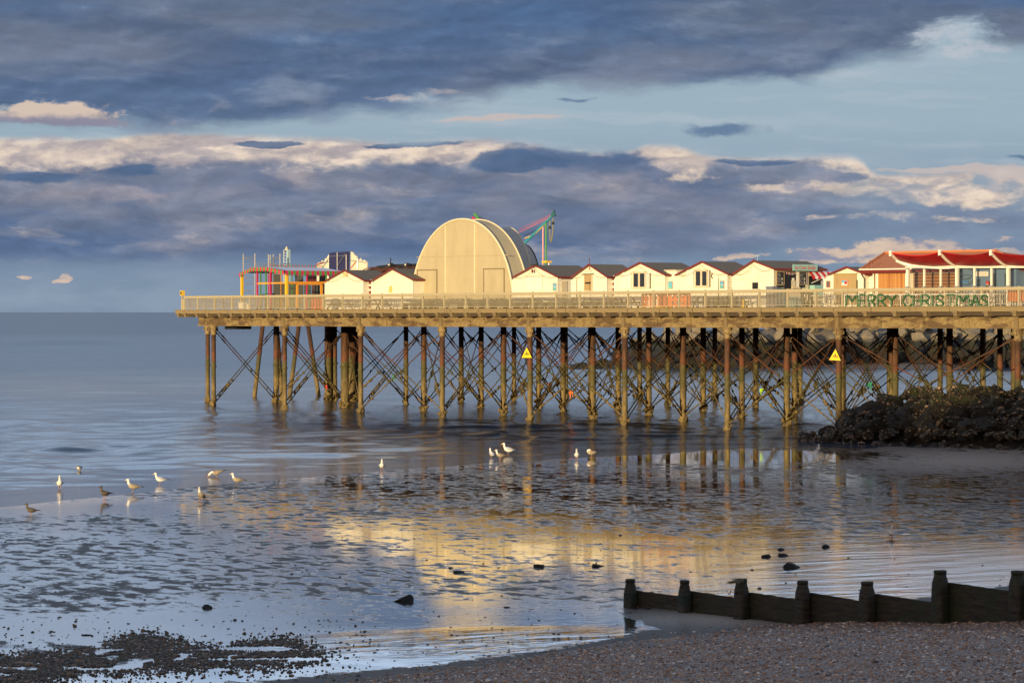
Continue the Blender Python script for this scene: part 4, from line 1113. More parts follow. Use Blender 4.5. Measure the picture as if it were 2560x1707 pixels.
def shutters(h, L, Rr, win):
    """open shutters either side of a pair of casements"""
    (x0, y0, x1, y1) = win
    a, c = h.fx(x0), h.fx(x1); z1, z0 = h.fz(y0, x0), h.fz(y1, x0); mid = (a + c) / 2
    for (p, q) in ((a, mid), (mid, c)):
        mb = MB(); w_ = .06
        mb.box(p, q, -.07, -.03, z1 - w_, z1); mb.box(p, q, -.07, -.03, z0, z0 + w_); mb.box(p, p + w_ * 1.4, -.07, -.03, z0 + w_, z1 - w_); mb.box(q - w_ * 1.4, q, -.07, -.03, z0 + w_, z1 - w_)
        o = mb.build('window', CREAM, h.root)
        mb = MB(); mb.box(p + w_ * 1.4, q - w_ * 1.4, -.050, -.04, z0 + w_, z1 - w_); mb.build('pane', GLASSD, o)
    mb = MB(); mb.box(a - .05, c + .05, -.09, -.025, z1, z1 + .06); mb.box(a - .07, c + .07, -.14, -.025, z0 - .06, z0); mb.build('window_surround', CREAM, h.root)
    if L: mb = MB(); mb.box(h.fx(L[0]), h.fx(L[1]), -.10, -.065, h.fz(L[2], L[0]), h.fz(L[3], L[0])) ; mb.build('shutter', WHITE2, h.root)
    if Rr:
        mb = MB(); xa, xb = h.fx(Rr[0]), h.fx(Rr[1]); za, zb = h.fz(Rr[3], Rr[0]), h.fz(Rr[2], Rr[0])
        mb.add([(xa, -.07, za), (xb, -.30, za), (xb, -.30, zb), (xa, -.07, zb), (xa + .01, -.035, za), (xb + .01, -.26, za), (xb + .01, -.26, zb), (xa + .01, -.035, zb)],
               [(0, 1, 2, 3), (7, 6, 5, 4), (0, 4, 5, 1), (1, 5, 6, 2), (2, 6, 7, 3), (3, 7, 4, 0)]); mb.build('shutter', WHITE2, h.root)

G_H = 'white gabled huts along the pier'
h1 = Hut('gable_hut', 'plain white gabled hut left of the canvas shelter, beside the colourful play frame', 'hut', 813, 702, 860.8, 674.8, 911, 700.7, 937, wl=813, wr=909, group=G_H)
h1.panel('floodlight', YEL and weathered('cream_lamp', (.7, .6, .3)), 862, 681, 870, 691, .12, -.16); h1.lights(1)
h2 = Hut('gable_hut', 'white gabled hut half hidden behind the left side of the big canvas shelter', 'hut', 930, 701, 979.2, 671.3, 1031, 698, 1061, wl=931.5, group=G_H)
h2.panel('notice', flat('notice_amber', (.75, .5, .12)), 974, 715.5, 981, 731, .02, -.05, edge=.02, edm=CREAM)
h3 = Hut('gable_hut', 'white gabled hut with closed double shutters right of the canvas shelter', 'hut', 1280.3, 693.7, 1337.4, 662.4, 1394.6, 691.8, 1440.8, wl=1281, wr=1394.6, sidemat=WHITE, group=G_H)
h3.lights(2)
for x0, x1 in ((1317, 1336.6), (1337.4, 1357.5)): h3.panel('shutter', WHITE2, x0, 693, x1, 727, .05, -.09)
h3.panel('shutter_head', CREAM, 1315, 689.5, 1359, 692, .06, -.10)
poster(h3, 1384.2, 709, 1392.4, 725.5)
m = MB(); m.lathe(-.12, -.33, [(.02, h3.fz(673)), (.07, h3.fz(675)), (.08, h3.fz(679)), (.05, h3.fz(682))], 8); m.build('lantern', REDTRIM, h3.root)
m = MB(); m.bar((-.3, -.3, h3.fz(662)), (.35, -.3, h3.fz(662)), .05, .04); m.blob((-.3, -.3, h3.fz(662.5)), .07); m.blob((.3, -.3, h3.fz(662)), .08); m.bar((0, -.27, h3.fz(672)), (0, -.27, h3.fz(661)), .04); m.build('lamp_bracket', BLACK, h3.root)
# door and rail on its right side
d0, d1 = h3.by(1403), h3.by(1417)
m = MB(); m.box(h3.x1 + .025, h3.x1 + .05, d0, d1, .01, 1.9); o = m.build('side_door', CREAM, h3.root)
m = MB(); m.box(h3.x1 + .051, h3.x1 + .09, d0 + .1, d0 + .35, .95, 1.0); m.build('handle', BLACK, o)
h4 = Hut('gable_hut', 'narrow white gabled hut with a bare wooden stable door', 'hut', 1427.8, 693.2, 1472, 660.5, 1518.4, 691.8, 1551, wl=1428.5, wr=1517.5, group=G_H)
dd_ = h4.panel('door', TANWOOD, 1463.5, 686, 1481, 726, .05, -.09, edge=.05, edm=CREAM); h4.lights(3)
h4.panel('door_slot', OPEN, 1465.5, 705.5, 1479, 709.5, .02, -.105)
m = MB(); m.bar((h4.fx(1458), -.11, h4.fz(685.5)), (h4.fx(1486), -.11, h4.fz(685.0)), .06, .05); m.build('door_track', BLACK, h4.root)
m = MB(); m.bar((0, -.15, h4.fz(675)), (0, -.15, h4.fz(645)), .03); m.build('aerial', REDTRIM, h4.root)
h5 = Hut('gable_hut', 'white gabled hut with brown-framed casements and open shutters, a blue poster on its side', 'hut', 1537.6, 687.9, 1599.5, 655.7, 1663, 686.2, 1678.6, wl=1539, wr=1662.5, group=G_H, depth=3.3)
shutters(h5, (1557.5, 1579.5, 721, 681), (1616, 1631, 682, 721), (1583.5, 681.5, 1615, 719.5)); h5.lights(4)
h6 = Hut('gable_hut', 'white gabled hut with tall white glazed doors between open shutters', 'hut', 1688, 687.4, 1754.3, 653.3, 1820.2, 684.3, 1833, wl=1691, wr=1819, group=G_H)
shutters(h6, (1719, 1736, 718, 675), (1772.5, 1780, 675, 718), (1739, 676.5, 1770.5, 716.5)); h6.lights(5); poster(h6, 1802, 703, 1810.5, 720)
m = MB(); m.tube([(h6.fx(1783) + .1 * math.cos(t), -.06, h6.fz(690) + .17 * math.sin(t)) for t in (1.2, 1.9, 2.8, 3.6, 4.4, 5.0)], .03, 5); m.build('hook', BLACK, h6.root)
# link building between the fifth and sixth huts
lk = thing('link_room', 'low flat-roofed white link between the two shuttered huts, with a blue poster', 'building', W(SX(1663, BF + .35), BF + .35, DZ(SX(1663, BF))), RZ)
x_ = SX(1692, BF + .35) - SX(1663, BF + .35)
zt_ = ZP(677, SX(1675, BF), BF) - DZ(SX(1663, BF))
m = MB()
for k in range(int(zt_ / .19)): m.add([(0.05, -.022, k * .19), (x_, -.022, k * .19), (x_, 0, k * .19 + .19), (0.05, 0, k * .19 + .19)], [(0, 1, 2, 3)])
m.box(.05, x_, .001, 4, 0, zt_); m.build('wall', WHITE, lk, fix=False)
m = MB(); m.box(-.02, x_ + .02, -.1, 4.1, zt_, zt_ + .07); m.build('roof', CREAM, lk)
xa = SX(1672.5, BF + .35) - SX(1663, BF + .35); xb = SX(1681.5, BF + .35) - SX(1663, BF + .35)
za, zb = ZP(721, SX(1675, BF), BF) - DZ(SX(1663, BF)), ZP(704, SX(1675, BF), BF) - DZ(SX(1663, BF))
m = MB(); m.box(xa, xb, -.05, -.03, za, zb, flat('poster_blue', ())); m.box(xa - .025, xb + .025, -.045, -.025, za - .025, zb + .025, flat('poster_red_edge', ())); m.box(xa, xb, -.053, -.0505, za, za + .12, flat('poster_teal', ())); m.build('poster', None, lk)
# Ice cream kiosk
h7 = Hut('ice_cream_kiosk', 'long white kiosk with an Ice Cream Sundae sign over its open hatch', 'kiosk', 1832, 684.8, 1883.3, 651, 1935.2, 671.2, 2010.7, wl=1834, wr=1934.5, sidemat=CREAM, group=None)  # cream side boarding: the side's dimmer light is put into its colour
h7.lights(6)
h7.panel('hatch', OPEN, 1882, 706, 1897, 722.5, .02, -.045, edge=.02, edm=WHITE2)
m = MB(); a, c = h7.fx(1872), h7.fx(1897.5); zt7 = h7.fz(676, 1883); m.box(a, c, -.055, -.026, h7.fz(703), zt7); m.build('door_leaf', WHITE, h7.root)
# the long hipped end of its roof, stepping down to the eaves
rx = h7.x1
def side(name, m_, pxa, pya, pxb, pyb, out=.03, t=.02, root=h7, edge=None):
    ya, yb = root.by(pxa), root.by(pxb); ym = (ya + yb) / 2
    z1, z0 = root.sz_(pya, ym), max(root.sz_(pyb, ym), .01); mb = MB(); mb.box(rx + out, rx + out + t, ya, yb, z0, z1)
    o = mb.build(name, m_, root.root)
    if edge:
        mb = MB(); e = .03; o_ = out + .003
        mb.box(rx + o_, rx + o_ + t + .015, ya - e, yb + e, z1, z1 + e); mb.box(rx + o_, rx + o_ + t + .015, ya - e, yb + e, z0 - e, z0); mb.box(rx + o_, rx + o_ + t + .015, ya - e, ya, z0, z1); mb.box(rx + o_, rx + o_ + t + .015, yb, yb + e, z0, z1)
        mb.build('frame', edge, o)
    return o, (ya, yb, z0, z1)
def chalk(o, r, seed, rows=12, head=None):
    ya, yb, z0, z1 = r; rnd = random.Random(seed); mb = MB()
    for k in range(rows):
        zz = z1 - (k + 2) / (rows + 3) * (z1 - z0); wd = rnd.uniform(.35, .8) * (yb - ya)
        n_ = rnd.randint(2, 4)
        for q in range(n_):
            y_ = ya + .08 * (yb - ya) + wd * q / n_
            if rnd.random() < .85: mb.box(rx + .0515, rx + .053, y_, y_ + wd / n_ * .75, zz, zz + (z1 - z0) * .016)
    for k in range(2): mb.blob((rx + .053, yb - .25 * (yb - ya), z0 + (z1 - z0) * (.12 + .3 * k)), .05, None, seed, .2, 1, (.05, 1, 1.6))
    mb.build('chalk_writing', flat('chalk', (.6, .6, .58), .8), o)
o, r = side('menu_board', BLACK, 1941, 680, 1958.5, 710.5, edge=TANWOOD); chalk(o, r, 1)
o, r = side('menu_board', BLACK, 1997.5, 680.5, 2014, 710, edge=TANWOOD); chalk(o, r, 2)
side('low_board', BLACK, 1940, 713, 1963, 718.5); side('low_board', BLACK, 1997, 712, 2011, 719)
o, r = side('serving_hatch', OPEN, 1960.5, 679, 1988, 722, out=.026); 
side('menu_board', BLACK, 1979, 684, 1985.5, 694, out=.06); side('paper_notice', WHITE2, 1977.5, 695, 1983, 701.5, out=.085)
side('hatch_shelf', weathered('shelf_cream', (.6, .5, .33)), 1977, 717, 1996, 722, out=.04, t=.12); side('inner_panel', CREAM, 1977, 701, 1987, 717, out=.05)
side('door_post', WHITE2, 1990, 679, 1996, 722, out=.04); side('lilac_post', flat('lilac_paint', (.35, .3, .45)), 2014.5, 681, 2017, 712, out=.04)
side('turquoise_panel', TURQ, 1937, 719.5, 1956, 740, out=.045); side('blue_panel', TURQ, 1936, 742, 2011, 766, out=.04)
# bunting across the hatch
mb = MB()
ya, yb = h7.by(1962), h7.by(1986)
for k in range(9):
    y_ = ya + (yb - ya) * k / 9; z_ = h7.sz_(680.5, y_) - .05 * math.sin(k / 9 * 3.1)
    mb.add([(rx + .12, y_, z_), (rx + .12, y_ + (yb - ya) / 11, z_), (rx + .12, y_ + (yb - ya) / 22, z_ - .16)], [(0, 1, 2)], (WHITE2, REDP, WHITE2)[k % 3])
mb.build('bunting', None, h7.root, fix=False)
# sign board carried on the eaves, parallel to the side wall
ysa, ysb = h7.by(1971.5), h7.by(2033); sg = thing('ice_cream_sign', 'turquoise board reading Ice Cream Sundae in red script above the hatch', 'sign', W(h7.sp, BF, h7.base), RZ)
ym = (ysa + ysb) / 2; z1, z0 = h7.sz_(661.5, ym), h7.sz_(677.3, ym)
mb = MB(); mb.box(rx + .35, rx + .39, ysa, ysb, z0, z1); mb.build('board', TURQ, sg)
mb = MB(); text_mb(mb, 'Ice Cream Sundae', 0, 0, (z1 - z0) * .86, 0, REDP, shear=.35, width=(ysb - ysa) * .84, bold=.012)
mb.v = [(rx + .394, ym + v[0], z0 + (z1 - z0) * .24 + v[2]) for v in mb.v]; mb.build('lettering', flat('sign_red', (.55, .06, .05)), sg, fix=False)
mb = MB()
for y_ in (ysa + .3, ysb - .3): mb.bar((rx + .1, y_, z0 + .1), (rx + .352, y_, z0 + .1), .04)
mb.build('bracket', BLACK, sg)
# striped awning
aw = thing('striped_awning', 'red and white striped scalloped awning right of the ice cream hatch', 'awning', W(h7.sp, BF, h7.base), RZ)
yaa, yab = h7.by(2021), h7.by(2079); n_ = 8
cyl = [STRR, STRW]
for k in range(n_):
    y0_, y1_ = yaa + (yab - yaa) * k / n_, yaa + (yab - yaa) * (k + 1) / n_; z1 = h7.sz_(679.5, y0_); z0 = z1 - .30
    mb = MB()
    xo = .35
    mb.add([(rx + .02, y0_, z1), (rx + .02, y1_, z1), (rx + xo, y1_, z0), (rx + xo, y0_, z0)], [(0, 1, 2, 3)])
    mb.add([(rx + xo, y0_, z0), (rx + xo, y1_, z0), (rx + xo + .02, y1_, z0 - .12), (rx + xo + .02, (y0_ + y1_) / 2, z0 - .20), (rx + xo + .02, y0_, z0 - .12)], [(0, 1, 2, 3, 4)])
    mb.build('stripe', cyl[k % 2], aw, fix=False)
mb = MB()
for y_ in (yaa + .2, (yaa + yab) / 2 + .4):
    z_ = h7.sz_(708, y_); mb.bar((rx + .03, y_, z_), (rx + .45, y_ + 1.3, z_ + .55), .09, .03)
mb.build('arm', WHITE2, aw)
mb = MB(); mb.box(rx + .03, rx + .05, yaa, (yaa + yab) / 2, h7.sz_(722, yaa), h7.sz_(690, yaa)); mb.build('dark_opening', OPEN, h7.root)
mb = MB(); mb.box(rx + .055, rx + .5, yaa + .05, yaa + 1.8, h7.sz_(722, yaa) - .5, h7.sz_(713, yaa)); mb.build('display_freezer', TURQ, h7.root)
# small finial aerial
mb = MB(); mb.lathe(-.5, .3, [(.05, h7.fz(655)), (.09, h7.fz(652)), (.06, h7.fz(649)), (.02, h7.fz(646.5))], 8); mb.build('red_lamp', REDTRIM, h7.root)
mb = MB(); mb.bar((-.25, .4, h7.fz(652)), (-.25, .4, h7.fz(636)), .03); mb.bar((-.45, .4, h7.fz(640)), (0, .4, h7.fz(639)), .025); mb.bar((-.2, .3, h7.fz(636)), (-.2, .7, h7.fz(632)), .025); mb.build('aerial', PALEB, h7.root)

h8 = Hut('gable_hut', 'white gabled hut with a large weathered plank hatch, beside the red tiled café', 'hut', 2070, 686, 2116, 666.7, 2163, 684.5, 2185, wl=2060, wr=2161.5, group=G_H, ovl=.1, depth=2.6)
h8.panel('plank_hatch', TANWOOD, 2086.5, 685.5, 2143, 762, .05, -.09); h8.panel('hatch_head', TANWOOD, 2084.5, 683.5, 2145.5, 685.3, .1, -.16)
h8.panel('window', flat('grey_pane', (.12, .12, .13), .1), 2068, 703.5, 2075.5, 717.5, .02, -.05, edge=.03, edm=flat('orange_red_trim', (.55, .1, .05)))
o = h8.panel('poster', WHITE2, 2107.5, 700.5, 2122.5, 714, .02, -.125, edge=.03, edm=ORNG)
a, c = h8.fx(2107.5), h8.fx(2122.5); z1, z0 = h8.fz(700.5, 2107), h8.fz(714, 2107); mb = MB()
mb.box(a, c, -.129, -.1255, z0 + (z1 - z0) * .5, z1, flat('poster_blue', ())); mb.box((a + c) / 2, c - .05, -.133, -.1295, z0 + .08, z0 + .26, REDP); mb.build('print', None, o)
mb = MB(); mb.box(h8.fx(2143.5), h8.fx(2145), -.06, -.03, .01, h8.fz(700)); mb.tube([(h8.x1 + .05, -.08, 0.01), (h8.x1 + .05, -.08, h8.top(h8.x1) - .3), (h8.x1 - .1, -.2, h8.top(h8.x1))], .04, 6); mb.build('downpipe', BLACK, h8.root)

# red lattice screens between huts
def screen(xa, xb, b_, ya, yb, lab, cols=2, rows=3):
    s0_, s1_ = SX(xa, b_), SX(xb, b_); base = DZ(s0_); t_ = thing('lattice_screen', lab, 'screen', W(s0_, b_, base), RZ, 'cream and red panel screens between the huts')
    zt = ZP(ya, s0_, b_) - base; wd = s1_ - s0_; mb = MB()
    for k in range(cols + 1): mb.box(wd * k / cols - .07, wd * k / cols + .07, -.03, .03, 0, zt)
    for k in range(rows * 2 + 1): mb.box(.071 - .14 * 0, wd - .071, -.021, .021, zt * k / (rows * 2) - .0, zt * k / (rows * 2) + .12)
    mb.build('frame', WHITE2, t_)
    for i in range(cols):
        for k in range(rows * 2):
            if k % 2 == 0 or True:
                mb = MB(); x0_ = wd * i / cols + .071; x1_ = wd * (i + 1) / cols - .071; mb.box(x0_, x1_, -.012, .012, zt * k / (rows * 2) + .12, zt * (k + 1) / (rows * 2)); mb.build('red_panel', REDTRIM, t_)
screen(910.5, 930, BF + .5, 703, 770, 'cream and red panel screen between the two leftmost huts')
screen(1518.5, 1537.5, BF + .5, 693, 770, 'cream and red panel screen between the stable-door hut and the shuttered hut')
screen(1820.5, 1833.5, BF + .4, 690, 770, 'cream and red panel screen beside the ice cream kiosk', 1)

# ---- canvas shelter: telescoping barrel vaults
ds = SX(1154, 4.0); db = 4.0; dome = thing('canvas_shelter', 'huge cream canvas barrel-vaulted shelter towering over the huts', 'shelter', W(ds, db, DZ(ds)), RZ)
dz0 = DZ(ds)
def arch(hw, ht, y, n=40, pw=2.05, x0=0):
    pts = []
    for i in range(n + 1):
        a = math.pi * i / n; ca, sa = math.cos(a), math.sin(a)
        pts.append((x0 - hw * (abs(ca) ** (2 / pw)) * (1 if ca > 0 else -1), y, ht * (abs(sa) ** (2 / pw))))
    return pts
hw = (SX(1281.6, db) - SX(1027, db)) / 2; ht = ZP(549, ds, db) - dz0
def shell(A_, B_, nm, mt):
    m = MB(); n = len(A_); m.add(A_ + B_, [(i, i + 1, n + i + 1, n + i) for i in range(n - 1)]); return m.build(nm, mt, dome, smooth=True, fix=False)
A0 = arch(hw, ht, 0); m = MB(); m.add([(p[0], p[1], p[2]) for p in A0], [tuple(range(len(A0)))]); m.build('front_wall', DOME, dome, fix=False)
shell(A0, arch(hw * 1.0, ht * 1.0, 1.36), 'vault', DOME)
m = MB(); P1 = arch(hw + .03, ht + .03, -.02); m.tube(P1, .085, 6); m.build('rim', DOMETRIM, dome, smooth=True)
m = MB(); m.tube(arch(hw + .02, ht + .02, 1.36), .06, 6); m.build('rim', DOMETRIM, dome, smooth=True)
m = MB(); bk = arch(hw * .995, ht * .995, 1.35); m.add(bk, [tuple(range(len(bk)))]); m.build('back_wall', DOME, dome, fix=False)
def vault2(pxr, pyt, b_, ratio, lab, yoff=0):
    sr = SX(pxr, b_); htt = ZP(pyt, sr, b_) - dz0; hh = htt * ratio; sc_ = sr - hh
    Bb = arch(hh, htt, b_ - db, x0=sc_ - ds); Aa = arch(hh, htt, b_ - db - yoff, x0=sc_ - ds)
    shell(Aa, Bb, 'vault', weathered('shaded_vault_canvas', (.42, .41, .38), (.3, .28, .24), .3, .5, .4)); m = MB(); m.add(Aa, [tuple(range(len(Aa)))]); m.build('front_wall', DOME, dome, fix=False)  # grey shading of the rear vaults put into the canvas colour
    m = MB(); m.tube(Bb, .05, 6); m.build('rim', BLACK if lab else DOMETRIM, dome, smooth=True)
vault2(1335.5, 566, 7.6, .52, 0, 2.2)
vault2(1357, 611, 12.0, .45, 1, 3.0)
def dpanel(nm, mt, x0, y0, x1, y1, y=-.05, t=.03, par=None):
    a, c = SX(x0, db) - ds, SX(x1, db) - ds; sm_ = (a + c) / 2 + ds; z1, z0 = ZP(y0, sm_, db) - dz0, max(.02, ZP(y1, sm_, db) - dz0)
    mb = MB(); mb.box(a, c, y, y + t, z0, z1); return mb.build(nm, mt, par or dome)
DLINE = weathered('canvas_dark_strip', (.20, .16, .11));  # darker canvas strips at the head and edges of the doors
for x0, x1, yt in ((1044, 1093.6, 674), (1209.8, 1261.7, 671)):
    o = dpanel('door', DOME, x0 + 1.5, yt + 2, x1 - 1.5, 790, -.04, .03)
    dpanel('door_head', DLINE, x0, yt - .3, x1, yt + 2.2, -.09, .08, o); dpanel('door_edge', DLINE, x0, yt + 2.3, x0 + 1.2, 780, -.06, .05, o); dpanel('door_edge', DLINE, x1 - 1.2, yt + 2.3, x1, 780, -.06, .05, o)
dpanel('vent', OPEN, 1044.5, 718.5, 1055, 733, -.06, .02)
for px_ in (1114.8, 1188): 
    x_ = SX(px_, db) - ds; zz = ht * math.sqrt(max(0, 1 - (x_ / hw) ** 2)) - .1; mb = MB(); mb.box(x_ - .045, x_ + .045, -.07, -.005, .01, zz); mb.build('seam_post', DOMETRIM, dome)
x_ = SX(1095, db) - ds; zz = ZP(641.5, ds, db) - dz0; mb = MB(); mb.box(-hw * .90, hw * .90, -.012, -.004, zz, zz + .05); mb.build('seam', weathered('canvas_seam', (.42, .35, .23)), dome)
# ================================================================== CAFÉ WITH RED ROOF AND RED CANOPIES
cb = 3.4; c0 = SX(2151, cb - .4)
caf = thing('tiled_cafe', 'white café building with a red clay tile roof and a varnished plank door', 'building', W(c0, cb, DZ(c0)), RZ)
cz = DZ(c0)
XC = lambda px, b=cb: SX(px, b) - c0
ZC = lambda py, px, b=cb: ZP(py, SX(px, b), b) - cz
ze = ZC(674, 2151, cb - .4); br = 6.6
xr0 = XC(2212, br); zr0 = ZC(633.5, 2212, br); xr1 = XC(2490.5, br); zr1 = zr0
xe1 = XC(2570, cb - .4); 
m = MB(); m.add([(0, -.4, ze), (xe1, -.4, ze), (xr1, br - cb, zr1), (xr0, br - cb, zr0), (0, 2 * (br - cb) + .4, ze), (xe1, 2 * (br - cb) + .4, ze)],
      [(0, 1, 2, 3), (0, 3, 4), (4, 3, 2, 5), (1, 5, 2), (0, 4, 5, 1)])
m.build('roof', TILE, caf)
m = MB()
m.tube([(0, -.4, ze + .03), (xr0, br - cb, zr0 + .04)], .07, 6); m.tube([(xr0, br - cb, zr0 + .04), (xr1, br - cb, zr1 + .04)], .08, 6); m.tube([(xr1, br - cb, zr1 + .04), (xe1, -.4, ze + .03)], .07, 6); m.build('ridge_tiles', TILE, caf)
m = MB(); m.box(0, xe1, -.45, -.402, ze - .22, ze - .02); m.build('eaves_board', REDTRIM, caf)
m = MB(); m.tube([(0, -.5, ze), (xe1, -.5, ze)], .05, 6); m.build('gutter', WHITE2, caf)
m = MB(); xw = XC(2165); m.box(xw, xe1 - .3, 0, 2 * (br - cb), 0, ze - .03); m.build('wall', WHITE, caf)
for k, (a, c) in enumerate(((2197, 2230.5), (2231.5, 2264.5))):
    m = MB(); m.box(XC(a), XC(c), -.05, -.01, .02, ze - .25); m.build('plank_door', OAK, caf)
m = MB(); m.box(XC(2265), XC(2267.5), -.08, -.005, 0, ze - .25); m.build('door_jamb', WHITE2, caf)
m = MB(); m.box(XC(2286), XC(2395), -.06, -.01, .5, ZC(683, 2340)); m.build('brown_cladding', BROWNW, caf)
for k in range(4):
    m = MB(); z_ = ZC(692 + 8 * k, 2340); m.box(XC(2287), XC(2394), -.075, -.062, z_, z_ + .07); m.build('cladding_strip', OAK, caf)
m = MB(); m.box(XC(2274), XC(2285), -.05, -.01, .3, ZC(680, 2280)); m.build('side_panel', CREAM, caf)
m = MB(); m.tube([(XC(2188), -.5, ze - .3), (XC(2188), -.5, ZC(655, 2188)), (XC(2191), -.5, ZC(651, 2188)), (XC(2195), -.5, ZC(653, 2188)), (XC(2196), -.5, ZC(661, 2188))], .018, 5); m.build('swan_neck_lamp', REDTRIM, caf)
m = MB(); m.tube([(XC(2188), -.03, .02), (XC(2188), -.06, ze - .2)], .035, 6); m.build('downpipe', BROWNW, caf)
# pale blue kiosk right of the café, behind the glass
kb = 2.6; k0 = SX(2397, kb); kz = DZ(k0); kio = thing('blue_kiosk', 'pale blue boarded kiosk behind the glass screens, with a round logo and white notice', 'kiosk', W(k0, kb, kz), RZ)
XK = lambda px: SX(px, kb) - k0
ZK = lambda py, px=2450: ZP(py, SX(px, kb), kb) - kz
ztop = ZK(668); m = MB(); xk = XK(2541)
for k in range(int(ztop / .19)): m.add([(0, -.022, k * .19), (xk, -.022, k * .19), (xk, 0, k * .19 + .19), (0, 0, k * .19 + .19)], [(0, 1, 2, 3)])
m.box(0, xk, .001, .72, 0, ztop - .1); m.build('wall', BLUEBD, kio, fix=False)
m = MB(); m.box(-.1, xk + .1, -.15, .75, ztop - .09, ztop + .02); m.build('roof', WHITE, kio)
m = MB(); m.box(XK(2440), XK(2473), -.09, -.05, ZK(691), ZK(679)); o = m.build('notice', WHITE2, kio)
m = MB()
for k in range(4): m.box(XK(2443), XK(2470), -.093, -.0905, ZK(681.5 + k * 2.4), ZK(682.1 + k * 2.4))
m.build('lettering', flat('faded_tan', (.45, .38, .25)), o)
m = MB()
pc = Vector((XK(2416), -.05, ZK(690)))
m.tube([(pc.x + .62 * math.cos(t), -.05, pc.z + .5 * math.sin(t)) for t in [k * 2 * math.pi / 20 for k in range(21)]], .05, 6)
m.tube([(pc.x + .42 * math.cos(t), -.06, pc.z + .05 + .22 * math.sin(t)) for t in [math.pi + k * math.pi / 10 for k in range(11)]], .05, 6)
m.tube([(pc.x + .42 * math.cos(t), -.06, pc.z + .05 + .03 * math.sin(t)) for t in [k * math.pi / 10 for k in range(11)]], .04, 6)
m.build('oval_logo', flat('logo_grey_blue', (.10, .14, .2)), kio)
m = MB(); m.box(XK(2402), XK(2422), -.06, -.03, ZK(712), ZK(700)); m.build('panel', flat('panel_blue', (.08, .2, .42)), kio)
for (a, c, y0_, y1_, mt) in ((2478, 2491, 684, 716, flat('dark_slate', (.05, .07, .09))), (2513, 2524, 684, 716, flat('dark_slate', (.05, .07, .09)))):
    m = MB(); m.box(XK(a), XK(c), -.06, -.025, ZK(y1_), ZK(y0_)); m.build('shutter', mt, kio)
m = MB()
for i in (0, 1):
    for k in range(4): m.box(XK(2443 + 6 * i), XK(2445.5 + 6 * i), -.045, -.025, ZK(701 + 4.5 * k), ZK(698 + 4.5 * k))
m.build('vent_holes', OPEN, kio)
# grey gable at the far right edge
h9 = Hut('grey_kiosk', 'dark-windowed kiosk with a pale gable at the right edge of the photo', 'kiosk', 2540, 690, 2590, 664, 2640, 690, 2660, b=5.5, wmat=flat('grey_glazing', (.16, .17, .17), .15), depth=4)

# canopy on white posts
pb = 1.9; f0 = SX(2269.6, pb); fz0 = DZ(f0)
cano = thing('red_canopy', 'row of swooping red fabric canopies on curved white ribs and glazed posts', 'canopy', W(f0, pb, fz0), RZ)
XF = lambda px, b=pb: SX(px, b) - f0
ZF = lambda py, px, b=pb: ZP(py, SX(px, b), b) - fz0
posts = [2270, 2311, 2352, 2393, 2436.5, 2479, 2521, 2566]; main = (0, 3, 6)
ztop = [ZF(670.0, p_) for p_ in posts]
gut = lambda x: ztop[0] + (ztop[-1] - ztop[0]) * x / XF(posts[-1]) + .02
for i, p_ in enumerate(posts):
    w_ = .085 if i in main else .05; x_ = XF(p_); m = MB()
    m.box(x_ - w_, x_ + w_, -w_, w_, 0, gut(x_) - .02); m.build('post', WHITE2, cano)
    for zz in (1.15, 2.25):
        m = MB(); m.box(x_ - w_ - .05, x_ + w_ + .05, -.09, -.051 if w_ < .06 else -.087, zz, zz + .09); m.build('clamp', STEEL, cano)
for i in range(len(posts) - 1):
    xa, xb = XF(posts[i]) + .1, XF(posts[i + 1]) - .1; m = MB(); m.box(xa, xb, -.012, .0, .25, gut(xa) - .12); m.build('glass_screen', CLEAR, cano)
m = MB(); m.box(XF(posts[0]) - .1, XF(2620), -.14, .14, 0, .24)
m.v = [(x, y, z + gut(x) - .02) for x, y, z in m.v]; m.build('gutter_beam', WHITE2, cano)
# ribs: high at the front edge over the walkway, sweeping down to the posts
fb_ = 1.45          # how far the front edge stands forward
ribx = [XF(2227, pb - fb_), None, None, None]
hz = ZF(633, 2228, pb - fb_)
def rib_pts(x_, n=10, dx=0):
    g = gut(x_) + .12; z_hi = ZP(631.0 if x_ < 1 else 629.0, f0 + x_, pb - fb_) - fz0
    pts = []
    for k in range(n + 1):
        t = k / n                       # 0 front, 1 post
        y_ = -fb_ * (1 - t); z_ = g + (z_hi - g) * ((1 - t) ** 1.55)
        pts.append(Vector((x_ + dx, y_, z_)))
    return pts
ribs_x = [XF(posts[0]), XF(posts[3]), XF(posts[6]), XF(posts[6]) + (XF(posts[6]) - XF(posts[3]))]
for x_ in ribs_x:
    P = rib_pts(x_); m = MB()
    for a, c in zip(P[:-1], P[1:]): m.bar(a, c, .14, .20)
    m.box(x_ - .085, x_ + .085, -fb_ - .06, -fb_ + .05, P[0].z - .22, P[0].z + .10)
    m.build('rib', WHITE2, cano)
